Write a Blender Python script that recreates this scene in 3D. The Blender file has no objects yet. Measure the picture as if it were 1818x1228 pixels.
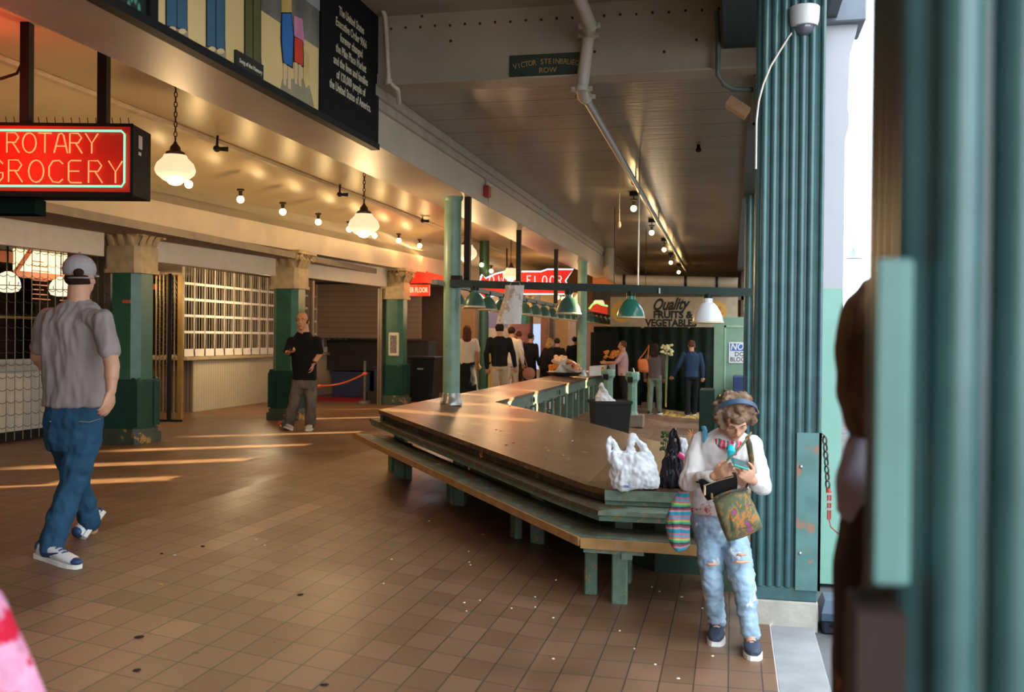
import bpy, bmesh, math, random
from mathutils import Vector, Matrix, noise
random.seed(7)
SC = bpy.context.scene
COL = SC.collection
# ------------------------------------------------------------------ camera
YAW = math.radians(12.46); PITCH = math.atan(14 / 1768.0); ROLL = 0.010; EYE = Vector((0, 0, 1.75)); FPX = 1768.0
_f = Vector((-math.sin(YAW) * math.cos(PITCH), math.cos(YAW) * math.cos(PITCH), -math.sin(PITCH)))
_r0 = Vector((math.cos(YAW), math.sin(YAW), 0)); _u0 = _r0.cross(_f)
_R = math.cos(ROLL) * _r0 + math.sin(ROLL) * _u0
_U = math.cos(ROLL) * _u0 - math.sin(ROLL) * _r0
cam_d = bpy.data.cameras.new('camera'); cam = bpy.data.objects.new('camera', cam_d); COL.objects.link(cam)
cam.matrix_world = Matrix(((_R.x, _U.x, -_f.x, EYE.x), (_R.y, _U.y, -_f.y, EYE.y), (_R.z, _U.z, -_f.z, EYE.z), (0, 0, 0, 1)))
cam_d.sensor_width = 36.0; cam_d.lens = 36.0 * FPX / 1818.0
cam_d.clip_start = 0.05; cam_d.clip_end = 400
cam_d.dof.use_dof = True; cam_d.dof.focus_distance = 8.5; cam_d.dof.aperture_fstop = 2.8
SC.camera = cam
# ------------------------------------------------------------------ world, sun, exposure
W = bpy.data.worlds.new('sky'); SC.world = W; W.use_nodes = True
W.node_tree.nodes['Background'].inputs[0].default_value = (0.80, 0.91, 1.0, 1)
W.node_tree.nodes['Background'].inputs[1].default_value = 6.0
SUN_AZ = math.atan(0.7); SUN_EL = math.radians(17)
sd = bpy.data.lights.new('sun', 'SUN'); so = bpy.data.objects.new('sun', sd); COL.objects.link(so)
_sv = Vector((math.cos(SUN_AZ) * math.cos(SUN_EL), math.sin(SUN_AZ) * math.cos(SUN_EL), math.sin(SUN_EL)))
so.rotation_euler = _sv.to_track_quat('Z', 'Y').to_euler(); so.location = (12, 20, 12)
sd.energy = 42; sd.color = (1.0, 0.80, 0.45); sd.angle = math.radians(0.5)
vs = SC.view_settings
vs.view_transform = 'Standard'; vs.look = 'None'; vs.gamma = 1; vs.use_curve_mapping = False; vs.exposure = 0.0
try:
    SC.cycles.use_denoising = True
    SC.cycles.denoiser = 'OPENIMAGEDENOISE'
    SC.cycles.max_bounces = 7; SC.cycles.diffuse_bounces = 4; SC.cycles.glossy_bounces = 3
    SC.cycles.caustics_reflective = False; SC.cycles.caustics_refractive = False
    SC.cycles.sample_clamp_indirect = 4.0
except Exception:
    pass

# ------------------------------------------------------------------ picking real places from the photograph
def ray(x, y): return _f + _R * ((x - 909) / FPX) - _U * ((y - 614) / FPX)
def at(x, y, d): return EYE + ray(x, y) * d
def onx(x, y, u): r = ray(x, y); return EYE + r * (u / r.x)
def ony(x, y, v): r = ray(x, y); return EYE + r * (v / r.y)
def onz(x, y, z): r = ray(x, y); return EYE + r * ((z - 1.75) / r.z)
def fz(u): return 0.112 * min(max(-1 - u, 0), 3.3)
def ont(x, y, h=0.0):
    r = ray(x, y); lo, hi = 0.5, 80
    for i in range(50):
        m = (lo + hi) / 2; p = EYE + r * m
        if p.z - h - fz(p.x) > 0: lo = m
        else: hi = m
    return EYE + r * lo

# ------------------------------------------------------------------ materials
MATS = {}
def nt(m): return m.node_tree.nodes, m.node_tree.links
def M(name, col, rough=0.6, metal=0.0, var=0.12, vscale=6.0, bump=0.0, bscale=40.0, spot=None, spec=None, emit=None, coat=0.0, trans=0.0):
    """plain painted / cloth / metal surface with mottling; spot=(colour, scale, threshold) for chips and stains"""
    if name in MATS: return MATS[name]
    m = bpy.data.materials.new(name); m.use_nodes = True; N, L = nt(m)
    b = N['Principled BSDF']; b.inputs['Roughness'].default_value = rough; b.inputs['Metallic'].default_value = metal
    if spec is None: spec = 0.12 if rough > 0.65 else (0.22 if max(col[:3]) < 0.06 else 0.5)
    if spec is not None: b.inputs['Specular IOR Level'].default_value = spec
    if coat: b.inputs['Coat Weight'].default_value = coat; b.inputs['Coat Roughness'].default_value = 0.15
    if trans: b.inputs['Transmission Weight'].default_value = trans
    tc = N.new('ShaderNodeTexCoord')
    no = N.new('ShaderNodeTexNoise'); no.inputs['Scale'].default_value = vscale; no.inputs['Detail'].default_value = 6
    L.new(tc.outputs['Object'], no.inputs['Vector'])
    mr = N.new('ShaderNodeMapRange'); mr.inputs[1].default_value = 0.3; mr.inputs[2].default_value = 0.7
    mr.inputs[3].default_value = 1 - var; mr.inputs[4].default_value = 1 + var
    L.new(no.outputs['Fac'], mr.inputs[0])
    hv = N.new('ShaderNodeVectorMath'); hv.operation = 'SCALE'; hv.inputs[0].default_value = col[:3]
    L.new(mr.outputs[0], hv.inputs['Scale'])
    out = hv.outputs[0]
    if spot:
        n2 = N.new('ShaderNodeTexNoise'); n2.inputs['Scale'].default_value = spot[1]; n2.inputs['Detail'].default_value = 8; n2.inputs['Roughness'].default_value = 0.65
        L.new(tc.outputs['Object'], n2.inputs['Vector'])
        r2 = N.new('ShaderNodeMapRange'); r2.inputs[1].default_value = spot[2]; r2.inputs[2].default_value = spot[2] + 0.03
        L.new(n2.outputs['Fac'], r2.inputs[0])
        mx = N.new('ShaderNodeMix'); mx.data_type = 'RGBA'; L.new(r2.outputs[0], mx.inputs[0]); L.new(out, mx.inputs[6])
        mx.inputs[7].default_value = (*spot[0], 1); out = mx.outputs[2]
    L.new(out, b.inputs['Base Color'])
    if bump:
        n3 = N.new('ShaderNodeTexNoise'); n3.inputs['Scale'].default_value = bscale; n3.inputs['Detail'].default_value = 4
        L.new(tc.outputs['Object'], n3.inputs['Vector'])
        bp = N.new('ShaderNodeBump'); bp.inputs['Strength'].default_value = bump; bp.inputs['Distance'].default_value = 0.01
        L.new(n3.outputs['Fac'], bp.inputs['Height']); L.new(bp.outputs[0], b.inputs['Normal'])
    if emit:
        b.inputs['Emission Color'].default_value = (*emit[0], 1); b.inputs['Emission Strength'].default_value = emit[1]
    MATS[name] = m; return m

def math_node(N, L, op, a, b=None):
    n = N.new('ShaderNodeMath'); n.operation = op
    for i, v in enumerate((a, b)):
        if v is None: continue
        if isinstance(v, (int, float)): n.inputs[i].default_value = v
        else: L.new(v, n.inputs[i])
    return n.outputs[0]

def stripes(name, cols, scale, axis=2, rough=0.8, wob=0.02, bump=0.2):
    """bands of colour along an object axis, one period = 1/scale metres"""
    m = bpy.data.materials.new(name); m.use_nodes = True; N, L = nt(m); b = N['Principled BSDF']; b.inputs['Roughness'].default_value = rough
    tc = N.new('ShaderNodeTexCoord'); sp = N.new('ShaderNodeSeparateXYZ'); L.new(tc.outputs['Object'], sp.inputs[0])
    no = N.new('ShaderNodeTexNoise'); no.inputs['Scale'].default_value = 9; L.new(tc.outputs['Object'], no.inputs['Vector'])
    w = math_node(N, L, 'MULTIPLY', no.outputs['Fac'], wob)
    z = math_node(N, L, 'ADD', sp.outputs[axis], w); z = math_node(N, L, 'MULTIPLY', z, scale); z = math_node(N, L, 'FRACT', z)
    cr = N.new('ShaderNodeValToRGB'); cr.color_ramp.interpolation = 'CONSTANT'
    el = cr.color_ramp.elements
    while len(el) < len(cols): el.new(0.5)
    for i, c in enumerate(cols):
        el[i].position = i / len(cols); el[i].color = (*c, 1)
    L.new(z, cr.inputs[0]); L.new(cr.outputs[0], b.inputs['Base Color'])
    MATS[name] = m; return m

def wood(name, c1, c2, axis=0, rough=0.5, scale=3.0, spot=None):
    m = bpy.data.materials.new(name); m.use_nodes = True; N, L = nt(m); b = N['Principled BSDF']; b.inputs['Roughness'].default_value = rough
    tc = N.new('ShaderNodeTexCoord'); mp = N.new('ShaderNodeMapping'); L.new(tc.outputs['Object'], mp.inputs[0])
    s = [14.0, 14.0, 14.0]; s[axis] = 0.8; mp.inputs['Scale'].default_value = s
    no = N.new('ShaderNodeTexNoise'); no.inputs['Scale'].default_value = scale; no.inputs['Detail'].default_value = 7; L.new(mp.outputs[0], no.inputs['Vector'])
    cr = N.new('ShaderNodeValToRGB'); cr.color_ramp.elements[0].position = 0.32; cr.color_ramp.elements[0].color = (*c1, 1)
    cr.color_ramp.elements[1].position = 0.68; cr.color_ramp.elements[1].color = (*c2, 1)
    L.new(no.outputs['Fac'], cr.inputs[0]); out = cr.outputs[0]
    n4 = N.new('ShaderNodeTexNoise'); n4.inputs['Scale'].default_value = 1.3; n4.inputs['Detail'].default_value = 6; L.new(tc.outputs['Object'], n4.inputs['Vector'])
    mr = N.new('ShaderNodeMapRange'); mr.inputs[1].default_value = 0.3; mr.inputs[2].default_value = 0.7; mr.inputs[3].default_value = 0.7; mr.inputs[4].default_value = 1.25
    L.new(n4.outputs['Fac'], mr.inputs[0]); vm = N.new('ShaderNodeVectorMath'); vm.operation = 'SCALE'; L.new(out, vm.inputs[0]); L.new(mr.outputs[0], vm.inputs['Scale']); out = vm.outputs[0]
    if spot:
        n2 = N.new('ShaderNodeTexNoise'); n2.inputs['Scale'].default_value = spot[1]; n2.inputs['Detail'].default_value = 9; L.new(tc.outputs['Object'], n2.inputs['Vector'])
        r2 = N.new('ShaderNodeMapRange'); r2.inputs[1].default_value = spot[2]; r2.inputs[2].default_value = spot[2] + 0.04; L.new(n2.outputs['Fac'], r2.inputs[0])
        mx = N.new('ShaderNodeMix'); mx.data_type = 'RGBA'; L.new(r2.outputs[0], mx.inputs[0]); L.new(out, mx.inputs[6]); mx.inputs[7].default_value = (*spot[0], 1); out = mx.outputs[2]
    L.new(out, b.inputs['Base Color'])
    bp = N.new('ShaderNodeBump'); bp.inputs['Strength'].default_value = 0.25; bp.inputs['Distance'].default_value = 0.004; L.new(no.outputs['Fac'], bp.inputs['Height']); L.new(bp.outputs[0], b.inputs['Normal'])
    MATS[name] = m; return m

def emis(name, col, st):
    if name in MATS: return MATS[name]
    m = bpy.data.materials.new(name); m.use_nodes = True; N, L = nt(m); b = N['Principled BSDF']
    b.inputs['Base Color'].default_value = (*[min(1, c) * 0.25 for c in col], 1); b.inputs['Emission Color'].default_value = (*col, 1); b.inputs['Emission Strength'].default_value = st
    b.inputs['Roughness'].default_value = 0.3
    MATS[name] = m; return m

def groove(name, col, axis, pitch, width, rough=0.35, dark=0.25, bumpd=0.01, var=0.1):
    """painted boarding: dark grooves at a fixed pitch along one object axis"""
    m = M(name, col, rough, var=var, vscale=1.5); N, L = nt(m); b = N['Principled BSDF']
    tc = N.new('ShaderNodeTexCoord'); sp = N.new('ShaderNodeSeparateXYZ'); L.new(tc.outputs['Object'], sp.inputs[0])
    f = math_node(N, L, 'FRACT', math_node(N, L, 'DIVIDE', sp.outputs[axis], pitch))
    g = math_node(N, L, 'LESS_THAN', f, width / pitch)
    src = b.inputs['Base Color'].links[0].from_socket
    mx = N.new('ShaderNodeMix'); mx.data_type = 'RGBA'; L.new(g, mx.inputs[0]); L.new(src, mx.inputs[6]); mx.inputs[7].default_value = (*[c * dark for c in col], 1)
    L.new(mx.outputs[2], b.inputs['Base Color'])
    no = N.new('ShaderNodeTexNoise'); no.inputs['Scale'].default_value = 3.0; mp = N.new('ShaderNodeMapping'); s = [1, 1, 1]; s[axis] = 6; mp.inputs['Scale'].default_value = s
    L.new(tc.outputs['Object'], mp.inputs[0]); L.new(mp.outputs[0], no.inputs['Vector'])
    h = math_node(N, L, 'SUBTRACT', math_node(N, L, 'MULTIPLY', no.outputs['Fac'], 0.5), g)
    bp = N.new('ShaderNodeBump'); bp.inputs['Strength'].default_value = 0.5; bp.inputs['Distance'].default_value = bumpd; L.new(h, bp.inputs['Height']); L.new(bp.outputs[0], b.inputs['Normal'])
    return m

# ------------------------------------------------------------------ mesh building
class MB:
    def __init__(s): s.v = []; s.f = []; s.mi = []; s.cur = 0; s.T = Matrix.Identity(4)
    def add(s, vs, fs):
        o = len(s.v); s.v += [s.T @ Vector(p) for p in vs]
        for f in fs: s.f.append([i + o for i in f]); s.mi.append(s.cur)
        return s
    def box(s, x0, y0, z0, x1, y1, z1):
        v = [(x, y, z) for x in (x0, x1) for y in (y0, y1) for z in (z0, z1)]
        return s.add(v, [(0, 1, 3, 2), (4, 6, 7, 5), (0, 4, 5, 1), (2, 3, 7, 6), (0, 2, 6, 4), (1, 5, 7, 3)])
    def cbox(s, c, sx, sy, sz, rot=None):
        m = Matrix.Translation(c) @ (rot.to_4x4() if rot is not None else Matrix.Identity(4)); o = s.T; s.T = o @ m
        s.box(-sx / 2, -sy / 2, -sz / 2, sx / 2, sy / 2, sz / 2); s.T = o; return s
    def bar(s, p, q, w, h, up=(0, 0, 1)):
        p = Vector(p); q = Vector(q); d = (q - p); L_ = d.length; d.normalize(); x = d.cross(Vector(up))
        if x.length < 1e-4: x = Vector((1, 0, 0))
        x.normalize(); z = x.cross(d); m = Matrix((x, d, z)).transposed()
        return s.cbox((p + q) / 2, w, L_, h, m)
    def path(s, pts, r, n=8, closed=False, flat=1.0):
        pts = [Vector(p) for p in pts]; N_ = len(pts); rs = r if isinstance(r, (list, tuple)) else [r] * N_
        vs = []; fs = []; prev = None
        for i, p in enumerate(pts):
            t = (pts[(i + 1) % N_] - pts[i - 1]) if closed else (pts[min(i + 1, N_ - 1)] - pts[max(i - 1, 0)])
            if t.length < 1e-9: t = Vector((0, 0, 1))
            t.normalize()
            if prev is None:
                a = Vector((0, 0, 1)) if abs(t.z) < 0.9 else Vector((1, 0, 0)); x = t.cross(a).normalized()
            else:
                x = prev - t * prev.dot(t)
                x = x.normalized() if x.length > 1e-6 else t.orthogonal().normalized()
            prev = x; y = t.cross(x)
            for k in range(n):
                a = 2 * math.pi * k / n; vs.append(p + x * (math.cos(a) * rs[i]) + y * (math.sin(a) * rs[i] * flat))
        R_ = N_ if closed else N_ - 1
        for i in range(R_):
            for k in range(n):
                a = i * n + k; b = i * n + (k + 1) % n; c = ((i + 1) % N_) * n + (k + 1) % n; d = ((i + 1) % N_) * n + k
                fs.append((a, b, c, d))
        if not closed: fs.append(tuple(range(n))[::-1]); fs.append(tuple((N_ - 1) * n + k for k in range(n)))
        return s.add(vs, fs)
    def tube(s, p, q, r, n=10, r2=None): return s.path([p, q], [r, r if r2 is None else r2], n)
    def lathe(s, prof, c=(0, 0, 0), n=24, rot=None, open_=False):
        m = Matrix.Translation(c) @ (rot.to_4x4() if rot is not None else Matrix.Identity(4)); o = s.T; s.T = o @ m
        vs = []; fs = []
        for (r, z) in prof:
            for k in range(n):
                a = 2 * math.pi * k / n; vs.append((r * math.cos(a), r * math.sin(a), z))
        for i in range(len(prof) - 1):
            for k in range(n): fs.append((i * n + k, i * n + (k + 1) % n, (i + 1) * n + (k + 1) % n, (i + 1) * n + k))
        if not open_: fs.append(tuple(range(n))[::-1]); fs.append(tuple((len(prof) - 1) * n + k for k in range(n)))
        s.add(vs, fs); s.T = o; return s
    def ell(s, c, rx, ry, rz, n=14, rot=None):
        prof = []
        m = Matrix.Translation(c) @ (rot.to_4x4() if rot is not None else Matrix.Identity(4)) @ Matrix.Diagonal((rx, ry, rz, 1)); o = s.T; s.T = o @ m
        for i in range(n // 2 + 1):
            a = -math.pi / 2 + math.pi * i / (n // 2); prof.append((max(math.cos(a), 0.02), math.sin(a)))
        s.lathe(prof, n=n); s.T = o; return s
    def prism(s, poly, z0, z1, top=None):
        """poly (x,y) extruded z0..z1; z may be callables of (x,y)"""
        n = len(poly); zz0 = z0 if callable(z0) else (lambda x, y: z0); zz1 = z1 if callable(z1) else (lambda x, y: z1)
        v = [(x, y, zz0(x, y)) for x, y in poly] + [(x, y, zz1(x, y)) for x, y in poly]
        f = [tuple(range(n))[::-1], tuple(range(n, 2 * n))] + [(i, (i + 1) % n, n + (i + 1) % n, n + i) for i in range(n)]
        return s.add(v, f)
    def quad(s, a, b, c, d): return s.add([a, b, c, d], [(0, 1, 2, 3)])
    def loft(s, rings):
        n = len(rings[0]); vs = [p for r in rings for p in r]; fs = []
        for i in range(len(rings) - 1):
            for k in range(n): fs.append((i * n + k, i * n + (k + 1) % n, (i + 1) * n + (k + 1) % n, (i + 1) * n + k))
        fs.append(tuple(range(n))[::-1]); fs.append(tuple((len(rings) - 1) * n + k for k in range(n)))
        return s.add(vs, fs)
    def text(s, body, size, frame, ext=0.002, bold=0.0, align='CENTER', sx=1.0, shear=0.0):
        """flat lettering; frame = (origin, x direction, y direction)"""
        c = bpy.data.curves.new('t', 'FONT'); c.body = body; c.size = size; c.extrude = ext; c.offset = bold; c.align_x = align; c.align_y = 'CENTER'; c.shear = shear; c.resolution_u = 3
        ob = bpy.data.objects.new('t', c); COL.objects.link(ob); dg = bpy.context.evaluated_depsgraph_get(); dg.update()
        me = bpy.data.meshes.new_from_object(ob.evaluated_get(dg))
        o, x, y = [Vector(q) for q in frame]; x.normalize(); y.normalize(); z = x.cross(y)
        s.add([o + x * (v.co.x * sx) + y * v.co.y + z * v.co.z for v in me.vertices], [tuple(p.vertices) for p in me.polygons])
        bpy.data.objects.remove(ob); bpy.data.curves.remove(c); bpy.data.meshes.remove(me); return s
    def build(s, name, mat, parent=None, smooth=True, bevel=0.0, origin=None):
        me = bpy.data.meshes.new(name)
        if parent is not None: o = wloc(parent)
        elif origin is not None: o = Vector(origin)
        else:
            xs = [p.x for p in s.v]; ys = [p.y for p in s.v]; zs = [p.z for p in s.v]
            o = Vector(((min(xs) + max(xs)) / 2, (min(ys) + max(ys)) / 2, min(zs)))
        me.from_pydata([tuple(p - o) for p in s.v], [], s.f)
        mats = mat if isinstance(mat, (list, tuple)) else [mat]
        for m in mats: me.materials.append(m)
        for p, i in zip(me.polygons, s.mi): p.material_index = i
        bm = bmesh.new(); bm.from_mesh(me); bmesh.ops.recalc_face_normals(bm, faces=bm.faces)
        if bevel:
            es = [e for e in bm.edges if len(e.link_faces) == 2 and e.calc_face_angle(0) > 0.6]
            bmesh.ops.bevel(bm, geom=es, offset=bevel, segments=1, affect='EDGES', profile=0.5)
        bm.to_mesh(me); bm.free()
        if smooth:
            me.shade_smooth(); me.set_sharp_from_angle(angle=math.radians(38))
        ob = bpy.data.objects.new(name, me); COL.objects.link(ob)
        if parent is not None: ob.parent = parent
        else: ob.location = o
        return ob
def wloc(o):
    p = Vector(o.location)
    while o.parent: o = o.parent; p += Vector(o.location)
    return p
def tag(o, label, cat, group=None, kind=None):
    o['label'] = label; o['category'] = cat
    if group: o['group'] = group
    if kind: o['kind'] = kind
    return o
def thing(name, label, cat, loc, group=None, kind=None):
    o = bpy.data.objects.new(name, None); COL.objects.link(o); o.location = loc; o.empty_display_size = 0.1
    return tag(o, label, cat, group, kind)
def struct(o): o['kind'] = 'structure'; return o
def dup(root, loc, label=None, rz=None):
    r = root.copy(); COL.objects.link(r); r.location = loc
    if rz is not None: r.rotation_euler = (0, 0, rz)
    if label: r['label'] = label
    for ch in list(root.children):
        c = ch.copy(); COL.objects.link(c); c.parent = r
        for g in ch.children:
            d = g.copy(); COL.objects.link(d); d.parent = c
    return r
def lamp(name, loc, energy, col, r=0.05):
    l = bpy.data.lights.new(name, 'POINT'); l.energy = energy; l.color = col; l.shadow_soft_size = r
    o = bpy.data.objects.new(name, l); COL.objects.link(o); o.location = loc; return o
# ================================================================== THE SETTING
CREAM = M('cream_gloss_paint', (0.52, 0.41, 0.25), 0.33, var=0.06, vscale=2.0)
BEAMW = M('beam_paint', (0.55, 0.45, 0.34), 0.45, var=0.08, vscale=2.5, spot=((0.20, 0.15, 0.10), 9.0, 0.72))
WHITEW = M('bulkhead_paint', (0.66, 0.60, 0.50), 0.6, var=0.05)
GREEND = M('dark_green_paint', (0.012, 0.055, 0.040), 0.35, var=0.2, spot=((0.16, 0.13, 0.07), 14.0, 0.70))
GREENM = M('mid_green_paint', (0.035, 0.125, 0.075), 0.32, var=0.15, spot=((0.20, 0.18, 0.10), 18.0, 0.74))
GREENL = M('pale_green_paint', (0.19, 0.335, 0.25), 0.4, var=0.15, spot=((0.05, 0.05, 0.03), 22.0, 0.66))
TEAL = M('teal_sheet_paint', (0.045, 0.108, 0.110), 0.27, var=0.15, vscale=10, spot=((0.42, 0.42, 0.36), 30.0, 0.72))
BLACK = M('black_paint', (0.010, 0.010, 0.010), 0.6)
DARKM = M('dark_metal', (0.025, 0.024, 0.022), 0.45, metal=0.6)
STEEL = M('galvanised', (0.42, 0.40, 0.37), 0.35, metal=0.9, spot=((0.18, 0.12, 0.06), 20, 0.66))

# floor: quarry tiles on a floor that rises towards the arcade
def floor_mat():
    m = bpy.data.materials.new('quarry_tiles'); m.use_nodes = True; N, L = nt(m); b = N['Principled BSDF']; b.inputs['Specular IOR Level'].default_value = 0.38
    tc = N.new('ShaderNodeTexCoord'); sp = N.new('ShaderNodeSeparateXYZ'); L.new(tc.outputs['Object'], sp.inputs[0])
    cb = N.new('ShaderNodeCombineXYZ'); L.new(sp.outputs[1], cb.inputs[0]); L.new(sp.outputs[0], cb.inputs[1])
    br = N.new('ShaderNodeTexBrick'); br.offset = 0.0; br.squash = 1.0
    br.inputs['Scale'].default_value = 1; br.inputs['Brick Width'].default_value = 0.27; br.inputs['Row Height'].default_value = 0.172
    br.inputs['Mortar Size'].default_value = 0.0042; br.inputs['Mortar Smooth'].default_value = 0.2; br.inputs['Bias'].default_value = 0.0
    br.inputs['Color1'].default_value = (0.158, 0.082, 0.044, 1); br.inputs['Color2'].default_value = (0.215, 0.115, 0.064, 1); br.inputs['Mortar'].default_value = (0.05, 0.04, 0.032, 1)
    L.new(cb.outputs[0], br.inputs['Vector'])
    no = N.new('ShaderNodeTexNoise'); no.inputs['Scale'].default_value = 0.9; no.inputs['Detail'].default_value = 8; no.inputs['Roughness'].default_value = 0.6; L.new(tc.outputs['Object'], no.inputs['Vector'])
    mr = N.new('ShaderNodeMapRange'); mr.inputs[1].default_value = 0.3; mr.inputs[2].default_value = 0.7; mr.inputs[3].default_value = 0.72; mr.inputs[4].default_value = 1.25; L.new(no.outputs['Fac'], mr.inputs[0])
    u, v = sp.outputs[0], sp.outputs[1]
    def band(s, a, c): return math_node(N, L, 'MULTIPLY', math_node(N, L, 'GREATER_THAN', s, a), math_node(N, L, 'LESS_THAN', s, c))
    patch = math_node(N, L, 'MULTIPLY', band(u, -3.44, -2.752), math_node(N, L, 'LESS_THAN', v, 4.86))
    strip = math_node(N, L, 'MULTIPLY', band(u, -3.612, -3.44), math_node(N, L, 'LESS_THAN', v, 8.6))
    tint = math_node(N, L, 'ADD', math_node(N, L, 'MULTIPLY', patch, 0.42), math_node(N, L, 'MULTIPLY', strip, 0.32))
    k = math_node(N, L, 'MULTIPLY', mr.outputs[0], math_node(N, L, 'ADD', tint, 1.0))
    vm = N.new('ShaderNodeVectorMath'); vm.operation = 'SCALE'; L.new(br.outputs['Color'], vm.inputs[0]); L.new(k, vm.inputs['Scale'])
    # trodden dirt stains
    n2 = N.new('ShaderNodeTexNoise'); n2.inputs['Scale'].default_value = 9; n2.inputs['Detail'].default_value = 8; L.new(tc.outputs['Object'], n2.inputs['Vector'])
    r2 = N.new('ShaderNodeMapRange'); r2.inputs[1].default_value = 0.70; r2.inputs[2].default_value = 0.74; L.new(n2.outputs['Fac'], r2.inputs[0])
    mx = N.new('ShaderNodeMix'); mx.data_type = 'RGBA'; L.new(r2.outputs[0], mx.inputs[0]); L.new(vm.outputs[0], mx.inputs[6]); mx.inputs[7].default_value = (0.03, 0.02, 0.015, 1)
    L.new(mx.outputs[2], b.inputs['Base Color'])
    rr = N.new('ShaderNodeMapRange'); rr.inputs[1].default_value = 0.3; rr.inputs[2].default_value = 0.7; rr.inputs[3].default_value = 0.30; rr.inputs[4].default_value = 0.55; L.new(no.outputs['Fac'], rr.inputs[0]); L.new(rr.outputs[0], b.inputs['Roughness'])
    bp = N.new('ShaderNodeBump'); bp.inputs['Strength'].default_value = 0.6; bp.inputs['Distance'].default_value = 0.004; bp.invert = True; L.new(br.outputs['Fac'], bp.inputs['Height']); L.new(bp.outputs[0], b.inputs['Normal'])
    return m
mb = MB()
us = [0.245, -0.4, -1.0, -1.9, -2.8, -3.6, -4.3, -8, -14]; vsl = [-4, 0, 4, 8, 12, 20, 40]
for i in range(len(us) - 1):
    for j in range(len(vsl) - 1):
        a, c = us[i], us[i + 1]; p, q = vsl[j], vsl[j + 1]
        mb.quad((a, p, fz(a)), (a, q, fz(a)), (c, q, fz(c)), (c, p, fz(c)))
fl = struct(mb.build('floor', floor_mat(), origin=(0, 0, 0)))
mb = MB(); mb.box(0.25, -4, -0.30, 0.508, 45, -0.004)
struct(mb.build('trim_1', M('kerb_stone', (0.30, 0.30, 0.31), 0.75, var=0.14, vscale=4, bump=0.2, spot=((0.12, 0.12, 0.12), 8, 0.68)), origin=(0, 0, 0), bevel=0.006))
mb = MB(); mb.box(0.512, -20, -0.4, 120, 160, -0.03)
struct(mb.build('floor_street', M('street_asphalt', (0.13, 0.13, 0.135), 0.85, var=0.2, vscale=2, bump=0.3, spot=((0.07, 0.07, 0.07), 5, 0.66)), origin=(0, 0, 0)))

def arc_u(v): return -6.73 + 0.09 * (v - 19.5)
# ceilings
CEILB = groove('bay_ceiling_boards', (0.25, 0.20, 0.15), 1, 0.62, 0.022, rough=0.30, dark=0.15, bumpd=0.012, var=0.16)
mb = MB(); mb.box(-3.0, 8.12, 3.862, 0.22, 32, 4.0); struct(mb.build('ceiling_bay', CEILB, origin=(0, 0, 0)))
mb = MB(); mb.box(-3.0, -4.0, 4.47, 0.62, 7.5, 4.6); struct(mb.build('ceiling_front_bay', CEILB, origin=(0, 0, 0)))
mb = MB(); mb.box(-6.1, -3, 4.1, -3.65, 34, 4.25)
mb.add([(-6.1, -3, 4.1), (-6.1, 34, 4.1), (arc_u(34) + 0.14, 34, 3.47), (arc_u(-3) + 0.14, -3, 3.47), (-6.1, -3, 4.2), (-6.1, 34, 4.2), (arc_u(34) + 0.14, 34, 3.6), (arc_u(-3) + 0.14, -3, 3.6)],
       [(0, 1, 2, 3), (4, 7, 6, 5)])
struct(mb.build('ceiling_arcade', CREAM, origin=(0, 0, 0)))
mb = MB(); mb.path([(-6.08, -3, 4.085), (-6.08, 34, 4.085)], 0.05, 8); struct(mb.build('trim_2', M('ridge_paint', (0.42, 0.33, 0.22), 0.5), origin=(0, 0, 0)))
# the long beam over the day stalls
mb = MB(); mb.box(-3.65, -3, 3.40, -3.0, 33, 4.75)
struct(mb.build('trim_3', BEAMW, origin=(0, 0, 0), bevel=0.012))
mb = MB(); mb.box(-3.0, 7.9, 3.775, -2.93, 32, 3.86); mb.box(-3.0, 7.9, 3.70, -2.965, 32, 3.775); mb.path([(-2.955, 8.0, 3.80), (-2.955, 32, 3.80)], 0.012, 6)
struct(mb.build('trim_4', M('beam_rail_paint', (0.40, 0.33, 0.26), 0.5), origin=(0, 0, 0)))
# cross girder with its rounded ends, rivets, name plate
GIRD = M('girder_paint', (0.36, 0.29, 0.21), 0.5, var=0.15, vscale=1.5, spot=((0.10, 0.08, 0.05), 11, 0.70))
mb = MB(); mb.box(-3.0, 7.95, 3.862, 0.22, 8.12, 4.47); mb.box(-3.0, 7.90, 3.850, 0.22, 8.16, 3.866)
mb.box(-3.0, 7.50, 4.44, 0.3, 8.0, 4.60)
# rounded web stiffeners in both lower corners
for sx, cx in ((1, -3.0), (-1, 0.22)):
    poly = [(cx, 3.866), (cx + sx * 0.26, 3.866)] + [(cx + sx * (0.26 - 0.26 * math.sin(a)), 3.866 + 0.26 - 0.26 * math.cos(a)) for a in [math.pi / 2 * t / 6 for t in range(1, 7)]]
    vs_ = [(x, 7.93, z) for x, z in poly] + [(x, 7.95, z) for x, z in poly]; n = len(poly)
    mb.add(vs_, [tuple(range(n)), tuple(range(n, 2 * n))] + [(i, (i + 1) % n, n + (i + 1) % n, n + i) for i in range(n)])
struct(mb.build('trim_5', GIRD, origin=(0, 0, 0)))
mb = MB()
for i in range(22): mb.ell((-2.82 + i * 0.128, 7.945, 4.33 + (0.004 if i % 2 else 0)), 0.011, 0.014, 0.011, 8)
for p in ((-2.3, 4.2), (-1.1, 4.05), (-0.3, 4.1), (-2.55, 4.42), (-0.55, 4.02)): mb.ell((p[0], 7.945, p[1]), 0.012, 0.01, 0.012, 8)
struct(mb.build('trim_6', DARKM, origin=(0, 0, 0)))
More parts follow.
